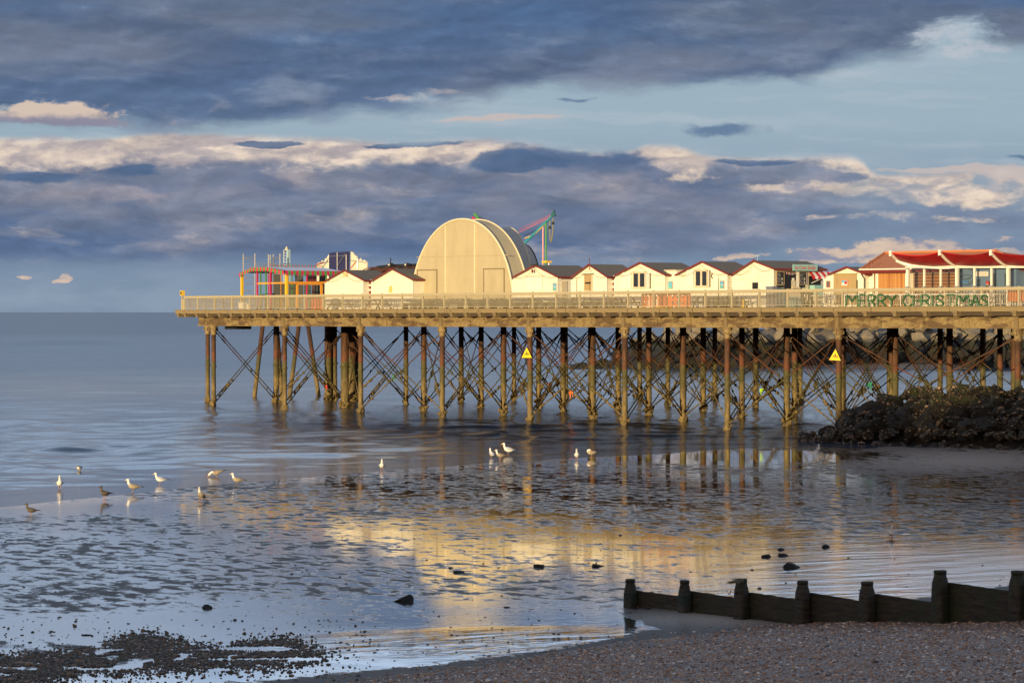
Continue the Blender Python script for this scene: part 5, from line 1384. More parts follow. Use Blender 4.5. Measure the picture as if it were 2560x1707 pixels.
for bay in range(3):
    xa, xb = ribs_x[bay] + .05, ribs_x[bay + 1] - .05; PA, PB = rib_pts(xa), rib_pts(xb); m = MB(); nx_ = 14; ny_ = len(PA); vs = []
    for j in range(ny_):
        t = j / (ny_ - 1)
        for i in range(nx_ + 1):
            q = i / nx_; p = PA[j] * (1 - q) + PB[j] * q
            sag = 4 * q * (1 - q) * (.15 * (1 - t) + .04); pull = 4 * q * (1 - q) * .25 * (1 - t)
            vs.append((p.x, p.y + pull, p.z - sag - .02))
    m.add(vs, [(j * (nx_ + 1) + i, j * (nx_ + 1) + i + 1, (j + 1) * (nx_ + 1) + i + 1, (j + 1) * (nx_ + 1) + i) for j in range(ny_ - 1) for i in range(nx_)])
    m.build('fabric', REDF, cano, smooth=True, fix=False)
    m = MB()
    m.tube([Vector(vs[i]) for i in range(nx_ + 1)], .035, 6); m.build('edge_tube', REDF if bay else flat('red_paint', ()), cano)
# curved white end beam of the first bay
xa, xb = ribs_x[0], ribs_x[1]
P = []
for (px_, py_, y_) in ((2240, 652, -.98), (2257, 658, -.7), (2277, 663.4, -.42), (2300, 666.6, -.28), (2325, 668.4, -.22), (2348, 669.6, -.18), (2370, 669.4, -.17), (2391, 667.4, -.16)):
    s_ = SX(px_, pb + y_); P.append(Vector((s_ - f0, y_, ZP(py_, s_, pb + y_) - fz0)))
m = MB()
for a, c in zip(P[:-1], P[1:]): m.bar(a, c, .07, .13)
m.build('curved_beam', WHITE2, cano)

# ================================================================== FUNFAIR AT THE SEA END
# soft-play pavilion
pb8 = 9.0; a0 = SX(605, pb8); az = DZ(a0)
play = thing('play_frame', 'open pink, green and yellow play frame with a scalloped fringe roof', 'playground', W(a0, pb8, az), RZ)
XA = lambda px, b=pb8: SX(px, b) - a0
ZA = lambda py, px, b=pb8: ZP(py, SX(px, b), b) - az
xR = XA(716.5); Ld = BX(850, a0 + xR) - pb8
def pole(name, mt, x_, y_, ztop_, w_=.07, z0_=0):
    m = MB(); m.box(x_ - w_, x_ + w_, y_ - w_, y_ + w_, z0_, ztop_); m.build(name, mt, play)
zE = ZA(681, 716.5)
pole('post', YEL, 0.0, 0, ZA(685, 605), .09); pole('post', YEL, xR, 0, zE, .10)
pole('post', PINK, XA(643.3), 0, ZA(672, 643), .055); pole('post', PINK, XA(676.3), 0, ZA(670, 676), .06)
for px_, mt in ((767, PINK), (815.6, GRN)):
    y_ = BX(px_, a0 + xR) - pb8; pole('post', mt, xR, y_, ZP(681, a0 + xR, y_ + pb8) - az, .045)
rnd = random.Random(2)
yB = Ld
for px_, mt in ((692, BROWNW), (702, ORPAINT), (730, GRN), (739, GRN), (746, BROWNW), (790, BROWNW), (800, ORPAINT), (806, REDTRIM), (651, REDTRIM), (686, GRN), (697, GRN), (740, PURP), (774, GRN), (783, REDTRIM), (808, PURP), (671, PINK)):
    y_ = rnd.uniform(4, 11); x_ = SX(px_, pb8 + y_) - a0
    pole('inner_post', mt, x_, y_, ZP(684, a0 + x_, pb8 + y_) - az, .03)
m = MB(); m.bar((XA(645), 0, ZA(708.5, 660)), (XA(675), 0, ZA(708.3, 660)), .12, .14); m.build('mid_beam', ORPAINT, play)
m = MB(); z_ = ZP(707.5, a0 + xR, pb8 + 3) - az; m.bar((xR, .14, z_), (xR, Ld, z_ + .05), .12, .18); m.bar((XA(678), 0.0, ZA(707.5, 690)), (xR - .14, 0, ZA(707.5, 710)), .1, .12); m.build('mid_beam', ORPAINT, play)
for (pa, pbx) in ((743, 804),):
    ya, yb = BX(pa, a0 + xR) - pb8, BX(pbx, a0 + xR) - pb8; zz = ZP(712, a0 + xR, pb8 + ya) - az; m = MB()
    m.box(xR - .05, xR + .05, ya - .09, ya + .09, 0, zz); m.box(xR - .05, xR + .05, yb - .09, yb + .09, 0, zz); m.box(xR - .04, xR + .04, ya, yb, zz, zz + .14); m.build('orange_frame', ORPAINT, play)
m = MB(); xa, xb = XA(646.5), XA(673); zt = ZA(674.5, 660)
for a_ in (xa, (xa + xb) / 2, xb): m.box(a_ - .04, a_ + .04, .15, .25, 0, zt)
m.box(xa, xb, .14, .26, zt, zt + .14); m.build('green_frame', GRN, play)
m = MB(); y_ = 6
for k in range(7): m.box(SX(684 + 19 * k, pb8 + 8) - a0, SX(700 + 19 * k, pb8 + 8) - a0, 8, 8.05, 0.2, 2.3 if k % 3 else 3.1)
m.build('netting_screen', weathered('dark_netting', (.06, .06, .05)), play)
m = MB(); m.bar((SX(780, pb8 + 9) - a0, 9, .2), (SX(802, pb8 + 9) - a0, 9, 2.4), .5, .35); m.build('slide', flat('dark_green_slide', (.02, .09, .06)), play)
m = MB(); m.bar((SX(648, pb8 + 5) - a0, 5, 1.2), (SX(685, pb8 + 5) - a0, 5, 1.3), .2, .3); m.build('padded_beam', NAVY, play)
m = MB(); xx = SX(779, pb8 + 7) - a0; zc_ = ZP(705, a0 + xx, pb8 + 7) - az; m.box(xx - .6, xx + .6, 7, 7.1, zc_, zc_ + .75); m.build('crash_panel', REDTRIM, play)
# fringe: gable front (flat-topped) and long side
prof = [(XA(598.5, pb8 - .3), ZA(683, 600)), (XA(636.5), ZA(668.5, 636)), (XA(675), ZA(667.8, 675)), (xR + .1, ZA(677.5, 716.5))]
def lerp_prof(t):
    n = len(prof) - 1; k = min(int(t * n), n - 1); q = t * n - k; return (prof[k][0] + (prof[k + 1][0] - prof[k][0]) * q, prof[k][1] + (prof[k + 1][1] - prof[k][1]) * q)
N = 27; m = MB()
for k in range(N):
    (x0_, z0_), (x1_, z1_) = lerp_prof(k / N), lerp_prof((k + 1) / N); mt = (PINK, GRN)[k % 2]
    m.add([(x0_, -.32, z0_), (x1_, -.32, z1_), (x1_, -.34, z1_ - .26), ((x0_ + x1_) / 2, -.34, (z0_ + z1_) / 2 - .40), (x0_, -.34, z0_ - .26)], [(0, 1, 2, 3, 4)], mt)
m.build('fringe', None, play, fix=False)
N = 22; m = MB(); zs = ZP(677, a0 + xR, pb8 + 2) - az
for k in range(N):
    y0_, y1_ = -.32 + (Ld + .3) * k / N, -.32 + (Ld + .3) * (k + 1) / N; mt = (PINK, GRN)[k % 2]
    m.add([(xR + .32, y0_, zs), (xR + .32, y1_, zs), (xR + .34, y1_, zs - .30), (xR + .34, (y0_ + y1_) / 2, zs - .46), (xR + .34, y0_, zs - .30)], [(0, 1, 2, 3, 4)], mt)
m.build('fringe', None, play, fix=False)
N = 34; m = MB()
(xt, zt2) = prof[2]
for k in range(N):
    y0_, y1_ = Ld * k / N, Ld * (k + 1) / N; m.add([(xt, y0_, zt2 + .06), (xt, y1_, zt2 + .06), (xt, (y0_ + y1_) / 2, zt2 + .25)], [(0, 1, 2)], (PINK, GRN)[k % 2])
m.build('ridge_fringe', None, play, fix=False)
m = MB(); (xl_, zl_), (xm_, zm_) = prof[0], prof[1]
m.add([(xt, -.3, zt2), (xR + .3, -.3, zs), (xR + .3, Ld, zs), (xt, Ld, zt2)], [(0, 1, 2, 3)]); m.add([(xm_, -.3, zm_), (xt, -.3, zt2), (xt, Ld, zt2), (xm_, Ld, zm_)], [(0, 1, 2, 3)])
m.add([(xl_, -.3, zl_), (xm_, -.3, zm_), (xm_, Ld, zm_), (xl_, Ld, zl_)], [(0, 1, 2, 3)]); m.build('roof_sheet', LILAC, play, fix=False)

# scaffold tower
sb_ = 24.0; t0 = SX(608.6, sb_); tz = DZ(t0); sca = thing('scaffold_tower', 'bare steel scaffold tower rising behind the play frame', 'scaffold', W(t0, sb_, tz), RZ)
XT = lambda px, b=sb_: SX(px, b) - t0
ZT = lambda py, px, b=sb_: ZP(py, SX(px, b), b) - tz
cols_ = [(608.6, 635, 0), (637.6, 634, 0), (671.5, 636.5, 0), (676, 637, 3), (683.7, 636, 3), (700.3, 634, 0)]
for px_, py_, dy in cols_:
    m = MB(); x_ = SX(px_, sb_ + dy) - t0; m.tube([(x_, dy, 0), (x_, dy, ZP(py_, t0 + x_, sb_ + dy) - tz)], .065, 8); m.build('standard', STEEL, sca)
def led(p1, y1, p2, y2, r=.035):
    m = MB(); m.tube([(XT(p1), 0, ZT(y1, p1)), (XT(p2), 0, ZT(y2, p2))], r, 6); m.build('ledger', STEEL, sca)
for a in ((608.6, 644, 637.6, 644), (608.6, 660.7, 700, 660), (612, 645, 637, 657), (637, 661, 652, 668), (655, 668, 671, 659), (671.5, 659, 700, 644), (683, 644, 700, 643.5), (608.6, 693, 637.6, 693), (608.6, 709, 637.6, 709), (608.6, 725.5, 637.6, 725.5), (612, 694, 637, 707), (612, 726, 637, 738), (683, 709, 700, 709), (683, 725, 700, 725)): led(*a)
# ladder mast
lb = 30.0; l0 = SX(716, lb); lz = DZ(l0); mast = thing('ladder_mast', 'pale blue lattice mast with a ladder behind the play frame', 'mast', W(l0, lb, lz), RZ)
XL = lambda px: SX(px, lb) - l0; ZL = lambda py: ZP(py, l0, lb) - lz
m = MB(); m.box(XL(719.4), XL(722.8), -.15, .15, 0, ZL(624)); m.build('column', PALEB, mast)
m = MB()
for px_ in (709.7, 718): m.box(XL(px_) - .04, XL(px_) + .04, -.04, .04, 0, ZL(624.5))
for k in range(22): m.box(XL(709.7), XL(718), -.03, .03, ZL(626) - k * .27, ZL(626) - k * .27 + .04)
m.build('ladder', flat('pale_grey_blue', (.45, .52, .58)), mast)
m = MB(); m.lathe(XL(716.5), 0, [(.22, ZL(626)), (.16, ZL(623)), (.1, ZL(620)), (.05, ZL(616.5))], 8); m.build('beacon', CREAM, mast)
# jagged white backdrop with navy panel
bb_ = 26.0; q0 = SX(792, bb_); qz = DZ(q0); bd = thing('stage_backdrop', 'back of a white jagged fairground backdrop with a navy blue central panel', 'backdrop', W(q0, bb_, qz), RZ)
def qp(zx, zy): px_, py_ = 590 + zx / 7.127, 610 + zy / 7.127; s_ = SX(px_, bb_); return (s_ - q0, ZP(py_, s_, bb_) - qz)
m = MB(); m.prism([qp(1440, 900), qp(1440, 360), qp(1480, 325), qp(1505, 345), qp(1530, 290), qp(1565, 330), qp(1590, 255), qp(1610, 262), qp(1650, 185), qp(1712, 172), qp(1725, 900)][::-1], 0, .12); m.build('left_wing', CANV, bd)
m = MB(); m.prism([qp(2035, 900), qp(2045, 135), qp(2075, 148), qp(2095, 185), qp(2140, 215), qp(2178, 295), qp(2192, 300), qp(2215, 250), qp(2240, 312), qp(2280, 280), qp(2332, 325), qp(2332, 900)], 0, .12); m.build('right_wing', CANV, bd)
m = MB(); m.prism([qp(1705, 900), qp(1705, 168), qp(1760, 152), qp(2045, 135), qp(2030, 900)][::-1], -.3, -.1); m.build('navy_panel', NAVY, bd)
m = MB()
for a, c in (((1720, 215), (1720, 900)), ((1870, 150), (1870, 900)), ((2030, 190), (2030, 900)), ((1725, 222), (2020, 212)), ((2015, 175), (1870, 400))):
    (xa, za), (xb, zb) = qp(*a), qp(*c); m.tube([(xa, -.4, max(za, .0)), (xb, -.4, max(zb, 0))], .028, 6)
for a, c in (((1700, 200), (1560, 420)), ((1440, 375), (1700, 300)), ((2050, 290), (2330, 330)), ((2180, 290), (2180, 440))):
    (xa, za), (xb, zb) = qp(*a), qp(*c); m.tube([(xa, -.1, za), (xb, -.1, zb)], .03, 5)
m.build('brace_tubes', STEEL, bd)
m = MB()
for a, c in (((1565, 320), (1450, 370)), ((2180, 292), (2055, 435))):
    (xa, za), (xb, zb) = qp(*a), qp(*c); m.tube([(xa, -.15, za), (xb, -.15, zb)], .03, 5)
m.build('red_strap', flat('strap_red', (.6, .1, .06)), bd)
# dark arched ride roof
rb = 17.0; r0_ = SX(920, rb); rz_ = DZ(r0_); rr2 = thing('ride_roof', 'dark low arched ride roof with lamp trusses, behind the two left huts', 'ride', W(r0_, rb, rz_), RZ)
def rp_(px_, py_): s_ = SX(px_, rb); return (s_ - r0_, ZP(py_, s_, rb) - rz_)
outline = [(912, 678), (925, 671), (945, 664.5), (975, 661), (1005, 660), (1040, 659), (1080, 661), (1110, 668)]
P = [rp_(*q) for q in outline]; m = MB(); m.prism([(P[0][0], 2.0)] + P + [(P[-1][0], 2.0)], .0, 9.0); m.build('canopy', OPEN, rr2)
m = MB()
for (a, c) in ((915, 962), (960, 1012), (1008, 1062)):
    (xa, za), (xb, zb) = rp_(a, 678), rp_(c, 678)
    for dz_ in (0, .22):
        m.tube([(xa + (xb - xa) * t, -.3, za + (.20 + dz_ * .3) * math.sin(math.pi * (.05 + .9 * t)) - .05 + dz_ * .4) for t in [k / 10 for k in range(11)]], .04, 5)
m.build('arch_truss', flat('truss_rust', (.12, .05, .035)), rr2)
m = MB()
for px_ in (988, 1029):
    x_, z_ = rp_(px_, 664); m.box(x_ - .17, x_ + .17, -.6, -.3, z_ - .1, z_ + .2)
m.build('spotlight', BLACK, rr2)
m = MB()
for px_ in (988, 1029): x_, z_ = rp_(px_, 665); m.blob((x_, -.62, z_ + .1), .09)
m.build('spotlight_lens', WHITE2, rr2)
m = MB(); x_, z_ = rp_(976, 660); m.box(x_ - .03, x_ + .03, 0, .06, z_, z_ + .5); m.build('aerial', BLACK, rr2)

# bungee trampoline rig behind the shelter
ub = 34.0; u0 = SX(1290, ub); uz = DZ(u0); rig = thing('bungee_ride', 'bungee ride rig with teal, green and pink arms behind the canvas shelter', 'ride', W(u0, ub, uz), RZ)
def up_(px_, py_, b=ub): s_ = SX(px_, b); return Vector((s_ - u0, b - ub, ZP(py_, s_, b) - uz))
hub = Vector((0, 0, 3.0))
tip = up_(1384.4, 536); low_ = up_(1318, 601.8)
m = MB(); m.lathe(0, 0, [(1.1, 0), (.9, .5), (.25, .9), (.22, 4.2)], 12); m.build('base', PINK, rig)
d = (tip - low_); root_ = low_ - d * .42
m = MB(); m.tube([root_, low_, low_ + d * .6, tip], [.11, .11, .10, .08], 8); m.build('teal_arm', TEAL, rig)
m = MB(); m.tube([tip + d.normalized() * -.25, tip + Vector((.05, 0, .25)), tip + Vector((.15, 0, -.15))], .12, 8); m.build('pulley', flat('dark_teal', (.02, .1, .12)), rig)
m = MB()
p1, p2 = up_(1297, 582), up_(1376, 541)
for o_ in (0, .22, .5): m.tube([p1 + Vector((0, 0, o_ * .6)), p2 + Vector((0, 0, o_ * .3))], .018, 5)
m.tube([p1, p2 + Vector((0, 0, -.1))], .03, 5); m.build('pink_cables', flat('cable_pink', (.45, .15, .25)), rig)
m = MB(); m.tube([up_(1312, 596), up_(1335, 587), up_(1350, 573), up_(1363, 559)], .045, 6); m.build('yellow_hose', YEL, rig)
m = MB(); m.tube([up_(1309, 590), up_(1340, 576), up_(1372, 553)], .025, 4); m.build('cable', BLACK, rig)
m = MB(); m.tube([up_(1357.5, 780), up_(1357.5, 568)], .06, 8); m.build('pink_mast', flat('pale_pink', (.75, .35, .38)), rig)
m = MB(); m.tube([up_(1365, 780), up_(1365, 558)], .075, 8); m.build('green_mast', GRN, rig)
m = MB(); m.tube([up_(1382.5, 545), up_(1382.4, 573), up_(1379.5, 598), up_(1377.5, 606), up_(1375.3, 598), up_(1374.5, 570), up_(1374, 552)], .045, 6); m.build('bungee_loop', weathered('olive_rope', (.25, .22, .06)), rig)
m = MB(); m.blob(up_(1382.4, 558), .17); m.blob(up_(1374.4, 569), .17); m.build('clip', BLACK, rig)
m = MB(); a, c = up_(1186.5, 534.8), up_(1204, 557); m.tube([a, c, c + (c - a) * 2], [.13, .10, .1], 8); m.build('green_arm', GRN, rig)
m = MB(); a, c = up_(1182, 544), up_(1193, 553); m.tube([a, c, c + (c - a) * 3], [.11, .09, .08], 8); m.build('pink_arm', PINK, rig)
m = MB(); m.tube([up_(1192, 541), up_(1222, 556)], .025, 4); m.tube([up_(1198, 541), up_(1226, 556)], .02, 4); m.build('cable', BLACK, rig)
m = MB(); a, c = up_(1361, 652.5), up_(1373, 657); m.box(a.x, c.x, -.3, .3, c.z, a.z); m.build('yellow_box', YEL, rig)
m = MB(); m.tube([up_(1372, 657), up_(1372, 780)], .05, 6); m.build('strut', WHITE2, rig)

# ================================================================== FURNITURE ON THE WALKWAY
def barrier(px_, b_, rz, label):
    s_ = SX(px_, b_); t_ = thing('safety_barrier', label, 'barrier', W(s_, b_, DZ(s_)), RZ + rz, 'orange plastic barriers behind the railing')
    m = MB(); w_ = .52; m.box(-w_, w_, -.03, .03, .88, 1.02); m.box(-w_, w_, -.03, .03, .12, .22); m.box(-w_, w_, -.025, .025, .50, .60)
    m.box(-w_, -w_ + .09, -.03, .03, .22, .88); m.box(w_ - .09, w_, -.03, .03, .22, .88)
    for k in range(1, 7): m.box(-w_ + .15 * k - .03, -w_ + .15 * k + .03, -.02, .02, .22, .5); m.box(-w_ + .15 * k - .03, -w_ + .15 * k + .03, -.02, .02, .6, .88)
    m.build('panel', ORNG, t_)
    for sx in (-1, 1):
        m = MB(); m.box(sx * .42 - .04, sx * .42 + .04, -.25, .25, .0, .10); m.build('foot', YEL, t_)
for px_, b_, rz, lab in ((1620, .4, .1, 'leftmost orange barrier behind the railing, below the shuttered hut'), (1642, .6, .7, 'orange barrier angled beside the leftmost one'),
                     (1657, .3, -.2, 'middle orange barrier of the row behind the railing'), (1685, .3, .05, 'orange barrier second from the right of the row'), (1713, .3, -.05, 'rightmost orange barrier of the row behind the railing')): barrier(px_, b_, rz, lab)
def picnic(px_, b_, rz, label):
    s_ = SX(px_, b_); t_ = thing('picnic_table', label, 'picnic table', W(s_, b_, DZ(s_)), RZ + rz, 'dark picnic tables on the walkway')
    PT = weathered('dark_bench_wood', (.07, .05, .035), (.03, .02, .02), .4, 2)
    m = MB()
    for k in range(5): m.box(-.9, .9, -.36 + k * .15, -.36 + k * .15 + .13, .72, .76)
    m.build('table_top', PT, t_)
    for sy in (-1, 1):
        m = MB()
        for k in range(2): m.box(-.9, .9, sy * .72 - .14 + k * .15, sy * .72 - .14 + k * .15 + .13, .42, .46)
        m.build('bench', PT, t_)
    for sx in (-.6, .6):
        m = MB(); m.bar((sx, -.75, 0), (sx, -.2, .72), .05, .1); m.bar((sx, .75, 0), (sx, .2, .72), .05, .1); m.bar((sx + .06, -.8, .38), (sx + .06, .8, .38), .045, .09); m.build('leg_frame', PT, t_)
for px_, rz, lab in ((850, .0, 'dark picnic table in front of the leftmost hut'), (945, .1, 'dark picnic table below the hut half hidden by the shelter'), (1080, 0, 'dark picnic table before the left door of the canvas shelter'), (1150, .05, 'dark picnic table before the middle of the canvas shelter'), (1235, 0, 'dark picnic table before the right door of the canvas shelter'),
                     (1330, 0, 'dark picnic table in front of the double-shuttered hut'), (1455, 0, 'dark picnic table below the stable door'), (1560, .05, 'dark picnic table just left of the orange barriers'), (1768, 0, 'dark picnic table just right of the orange barriers'), (1830, .1, 'dark picnic table left of the ice cream kiosk')):
    picnic(px_, 1.3, rz, lab)
def bench(px_, b_, L_, label):
    s_ = SX(px_, b_); t_ = thing('timber_bench', label, 'bench', W(s_, b_, DZ(s_)), RZ, 'long dark benches in front of the huts')
    PT = weathered('dark_bench_wood', ())
    m = MB(); m.box(-L_ / 2, L_ / 2, -.2, .2, .42, .48); m.build('seat', PT, t_)
    m = MB(); m.box(-L_ / 2, L_ / 2, .2, .26, .55, .66); m.box(-L_ / 2, L_ / 2, .2, .26, .3, .41); m.build('backrest', PT, t_)
    for k in range(4): m = MB(); x_ = -L_ / 2 + .2 + k * (L_ - .4) / 3; m.box(x_ - .05, x_ + .05, -.18, .27, 0, .419); m.build('leg', PT, t_)
for px_, L_, lab in ((1045, 3.5, 'long dark bench below the left edge of the canvas shelter'), (1190, 4.0, 'long dark bench below the right half of the canvas shelter'), (1300, 3.6, 'long dark bench below the left wall of the double-shuttered hut'), (1395, 3.4, 'long dark bench below the blue poster of the double-shuttered hut'), (1500, 3.4, 'long dark bench below the right wall of the stable-door hut'), (1800, 3.0, 'long dark bench below the glazed-door hut')): bench(px_, 2.2, L_, lab)
def crate(name, lab, cat, px_, b_, w_, d_, h_, mt, z0=0, legs=None, rz=0):
    s_ = SX(px_, b_); t_ = thing(name, lab, cat, W(s_, b_, DZ(s_) + z0), RZ + rz)
    m = MB(); m.box(-w_ / 2, w_ / 2, -d_ / 2, d_ / 2, .3 if legs else .04, h_ - .06); m.build('body', mt, t_)
    m = MB(); m.box(-w_ / 2 - .02, w_ / 2 + .02, -d_ / 2 - .02, d_ / 2 + .02, h_ - .059, h_); m.build('lid', mt, t_)
    for sx in (-1, 1):
        for sy in (-1, 1):
            m = MB(); m.box(sx * (w_ / 2 - .06) - .03, sx * (w_ / 2 - .06) + .03, sy * (d_ / 2 - .06) - .03, sy * (d_ / 2 - .06) + .03, 0, .3 if legs else .04); m.build('foot', legs or BLACK, t_)
    return t_
crate('waste_bin', 'tall red bin behind the railing left of the white huts', 'bin', 790.5, .4, .62, .5, 1.05, flat('bin_red', (.72, .07, .02), .4))
crate('white_cabinet', 'low white cabinet behind the railing at the foot of the yellow post', 'cabinet', 606.5, .0, .62, .4, .62, WHITE2)
crate('white_bollard', 'narrow white box post beside the low white cabinet', 'bollard', 621, 0, .16, .16, .5, WHITE2)
crate('orange_bin', 'big orange bin on white legs behind the railing at the right edge', 'bin', 2545, .6, 1.05, .6, 1.05, ORNG, legs=WHITE2)
crate('planter_barrel', 'dark barrel standing beside the ice cream counter', 'barrel', 2017, 1.2, .55, .5, .95, OPEN)
crate('grey_box', 'blue grey box against the left corner of the ice cream kiosk', 'box', 1929, 2.4, .6, .4, 1.35, flat('slate_blue', (.16, .18, .24)))
ys = crate('floor_sign', 'small yellow caution sign near the ice cream kiosk', 'sign', 1858, .5, .2, .12, .52, YEL)
# thin lamp sticks
for px_, ya, lab in ((1442, 700, 'slender black lamp pole in front of the stable-door hut'), (1796, 697, 'slender black lamp pole in front of the glazed-door hut')):
    s_ = SX(px_, 1.0); t_ = thing('lamp_pole', lab, 'lamp', W(s_, 1.0, DZ(s_)), RZ); zt = ZP(ya, s_, 1.0) - DZ(s_)
    m = MB(); m.lathe(0, 0, [(.12, 0), (.1, .05), (.025, .08), (.02, zt)], 8); m.build('pole', BLACK, t_)
    m = MB(); m.blob((0, 0, zt + .04), .055, None, 1, 0, 1); m.build('lamp', CREAM, t_)
# café furniture
def make_chair():
    t_ = thing('cafe_chair', 'x', 'chair'); 
    m = MB(); m.box(-.2, .2, -.2, .2, .43, .45); m.build('seat', STEEL, t_)
    m = MB(); m.tube([(-.2, .2, .45), (-.2, .26, .85), (.2, .26, .85), (.2, .2, .45)], .018, 5)
    for k in range(1, 5): m.box(-.2 + .08 * k - .012, -.2 + .08 * k + .012, .235, .25, .46, .84)
    m.build('backrest', WHITE2, t_)
    for sx in (-1, 1):
        for sy in (-1, 1): m = MB(); m.tube([(sx * .18, sy * .18, .43), (sx * .22, sy * .24, 0)], .016, 5); m.build('leg', WHITE2, t_)
    return t_
def make_table():
    t_ = thing('cafe_table', 'x', 'table'); m = MB(); m.lathe(0, 0, [(.35, .70), (.36, .72), (.35, .74)], 14); m.build('table_top', WHITE2, t_)
    m = MB(); m.lathe(0, 0, [(.03, .05), (.03, .70)], 8); m.build('column', STEEL, t_)
    m = MB()
    for k in range(3): a = k * 2.094; m.tube([(0, 0, .08), (.28 * math.cos(a), .28 * math.sin(a), 0.01)], .018, 5)
    m.build('base', STEEL, t_)
    return t_
ch0, tb0 = make_chair(), make_table(); used = [False, False]
spots = [(2040, .6, 'beside the ice cream awning', True), (2062, 1.2, 'in front of the narrow red-framed window', True), (2130, .6, 'behind the M and E of the christmas sign', True), (2175, .8, 'behind the first R of the christmas sign', True),
         (2225, .6, 'behind the Y of the christmas sign', True), (2290, .5, 'behind the H of the christmas sign', True), (2345, .6, 'behind the first S of the christmas sign', True), (2405, .5, 'behind the last M of the christmas sign', True), (2455, .6, 'behind the last S of the christmas sign', True), (2500, .5, 'between the christmas sign and the orange bin', True)]
rc = random.Random(6)
for i, (px_, b_, where, tb) in enumerate(spots):
    s_ = SX(px_, b_); 
    def pl(proto, k, x_, y_, rz, lab, grp):
        if not used[k]:
            used[k] = True; proto.location = W(x_, y_, DZ(s_)); proto.rotation_euler.z = rz; proto['label'] = lab; proto['group'] = grp; return proto
        return dup(proto, W(x_, y_, DZ(s_)), rz, lab, grp)
    pl(tb0, 1, s_, b_, 0, 'small round café table ' + where, 'round café tables behind the railing')
    pl(ch0, 0, s_ - .62, b_ + .1, RZ + 1.5 + rc.uniform(-.3, .3), 'white café chair left of the table ' + where, 'white café chairs behind the railing')
    pl(ch0, 0, s_ + .62, b_ - .1, RZ - 1.6 + rc.uniform(-.3, .3), 'white café chair right of the table ' + where, 'white café chairs behind the railing')

# person in a red hat beyond the railing
def person(px_, pyhead, b_, label):
    s_ = SX(px_, b_); zt = ZP(pyhead, s_, b_) - DZ(s_); seat = True
    t_ = thing('person', label, 'person', W(s_, b_, DZ(s_)), RZ + .3)
    bm = bmesh.new(); sk = bm.verts.layers.skin.verify()
    def v(x, y, z, r):
        q = bm.verts.new((x, y, z)); q[sk].radius = (r, r); return q
    hz_ = zt - .86; pel = v(0, 0, hz_, .15); pel[sk].use_root = True
    wa = v(0, 0, hz_ + .2, .13); chst = v(0, -.02, hz_ + .42, .16); nk = v(0, -.03, hz_ + .56, .055); hd = v(0, -.05, hz_ + .68, .095); ht_ = v(0, -.05, hz_ + .78, .085)
    for a, c in ((pel, wa), (wa, chst), (chst, nk), (nk, hd), (hd, ht_)): bm.edges.new((a, c))
    for sx in (-1, 1):
        sh = v(sx * .17, -.02, hz_ + .46, .065); el = v(sx * .23, -.03, hz_ + .2, .048); wr = v(sx * .17, -.25, hz_ + .12, .032); pa = v(sx * .15, -.32, hz_ + .11, .035)
        for a, c in ((chst, sh), (sh, el), (el, wr), (wr, pa)): bm.edges.new((a, c))
        for k in range(5):
            f1 = v(sx * (.15 + (k - 2) * .018), -.36, hz_ + .11, .009); f2 = v(sx * (.15 + (k - 2) * .02), -.40 + (.02 if k in (0, 4) else 0), hz_ + .09, .008); bm.edges.new((pa, f1)); bm.edges.new((f1, f2))
        hip = v(sx * .1, 0, hz_ - .06, .095); kn = v(sx * .12, -.05, hz_ * .52, .065); an = v(sx * .12, .0, .08, .045); to = v(sx * .13, -.17, .04, .04)
        for a, c in ((pel, hip), (hip, kn), (kn, an), (an, to)): bm.edges.new((a, c))
    me = bpy.data.meshes.new('body'); bm.to_mesh(me); bm.free()
    ob = bpy.data.objects.new('body', me); C.objects.link(ob); md = ob.modifiers.new('s', 'SKIN'); ms_ = ob.modifiers.new('u', 'SUBSURF'); ms_.levels = 1
    dg = bpy.context.evaluated_depsgraph_get(); me2 = bpy.data.meshes.new_from_object(ob.evaluated_get(dg)); bpy.data.objects.remove(ob)
    me2.name = 'body'; coat = flat('dark_coat', (.02, .022, .03), .8); skin = flat('skin', (.5, .28, .2), .6); me2.materials.clear()
    for q in (coat, skin): me2.materials.append(q)
    for p in me2.polygons: p.material_index = 1 if (p.center.z > hz_ + .57 or p.center.y < -.27 and p.center.z > hz_) else 0; p.use_smooth = True
    ob = bpy.data.objects.new('body', me2); C.objects.link(ob); ob.parent = t_
    m = MB(); m.tube([(0, -.04, hz_ + .72), (0, -.04, hz_ + .76), (0, -.03, hz_ + .84), (0, -.02, zt)], [.12, .115, .09, .03], 12); m.blob((0, -.02, zt + .02), .035); m.build('woolly_hat', REDP, t_, smooth=True)
    return t_
person(2470, 703, 2.25, 'person in red woolly hat and dark coat in front of the blue kiosk')
# ================================================================== ROCKS
def boulder_mesh(seed, angular=.35):
    rnd = random.Random(seed); V0, F0 = ICO[4]
    planes = [(Vector((rnd.gauss(0, 1), rnd.gauss(0, 1), rnd.gauss(0, 1))).normalized(), rnd.uniform(.42, .80)) for _ in range(11)]
    vs = []
    for v in V0:
        p = Vector(v)
        for n, d in planes:
            q = p.dot(n)
            if q > d: p = p - n * (q - d) * .97
        k = 1 + .12 * mnoise.noise(Vector(v) * 2.3 + Vector((seed, 0, 0))) + .07 * mnoise.noise(Vector(v) * 5 + Vector((seed, 3, 0))) + .05 * mnoise.noise(Vector(v) * 11 + Vector((seed, 5, 0)))
        vs.append(p * k)
    m = MB(); m.add(vs, F0); return m
def rock_meshes(name, mt, n, s0):
    out = []
    for i in range(n):
        o = boulder_mesh(s0 + i).build(name, mt, smooth=False); me = o.data
        me.polygons.foreach_set('use_smooth', [True] * len(me.polygons)); out.append(me); bpy.data.objects.remove(o)
    return out
near_me = rock_meshes('boulder', ROCKD, 8, 10); far_me = rock_meshes('boulder', ROCKP, 7, 40)
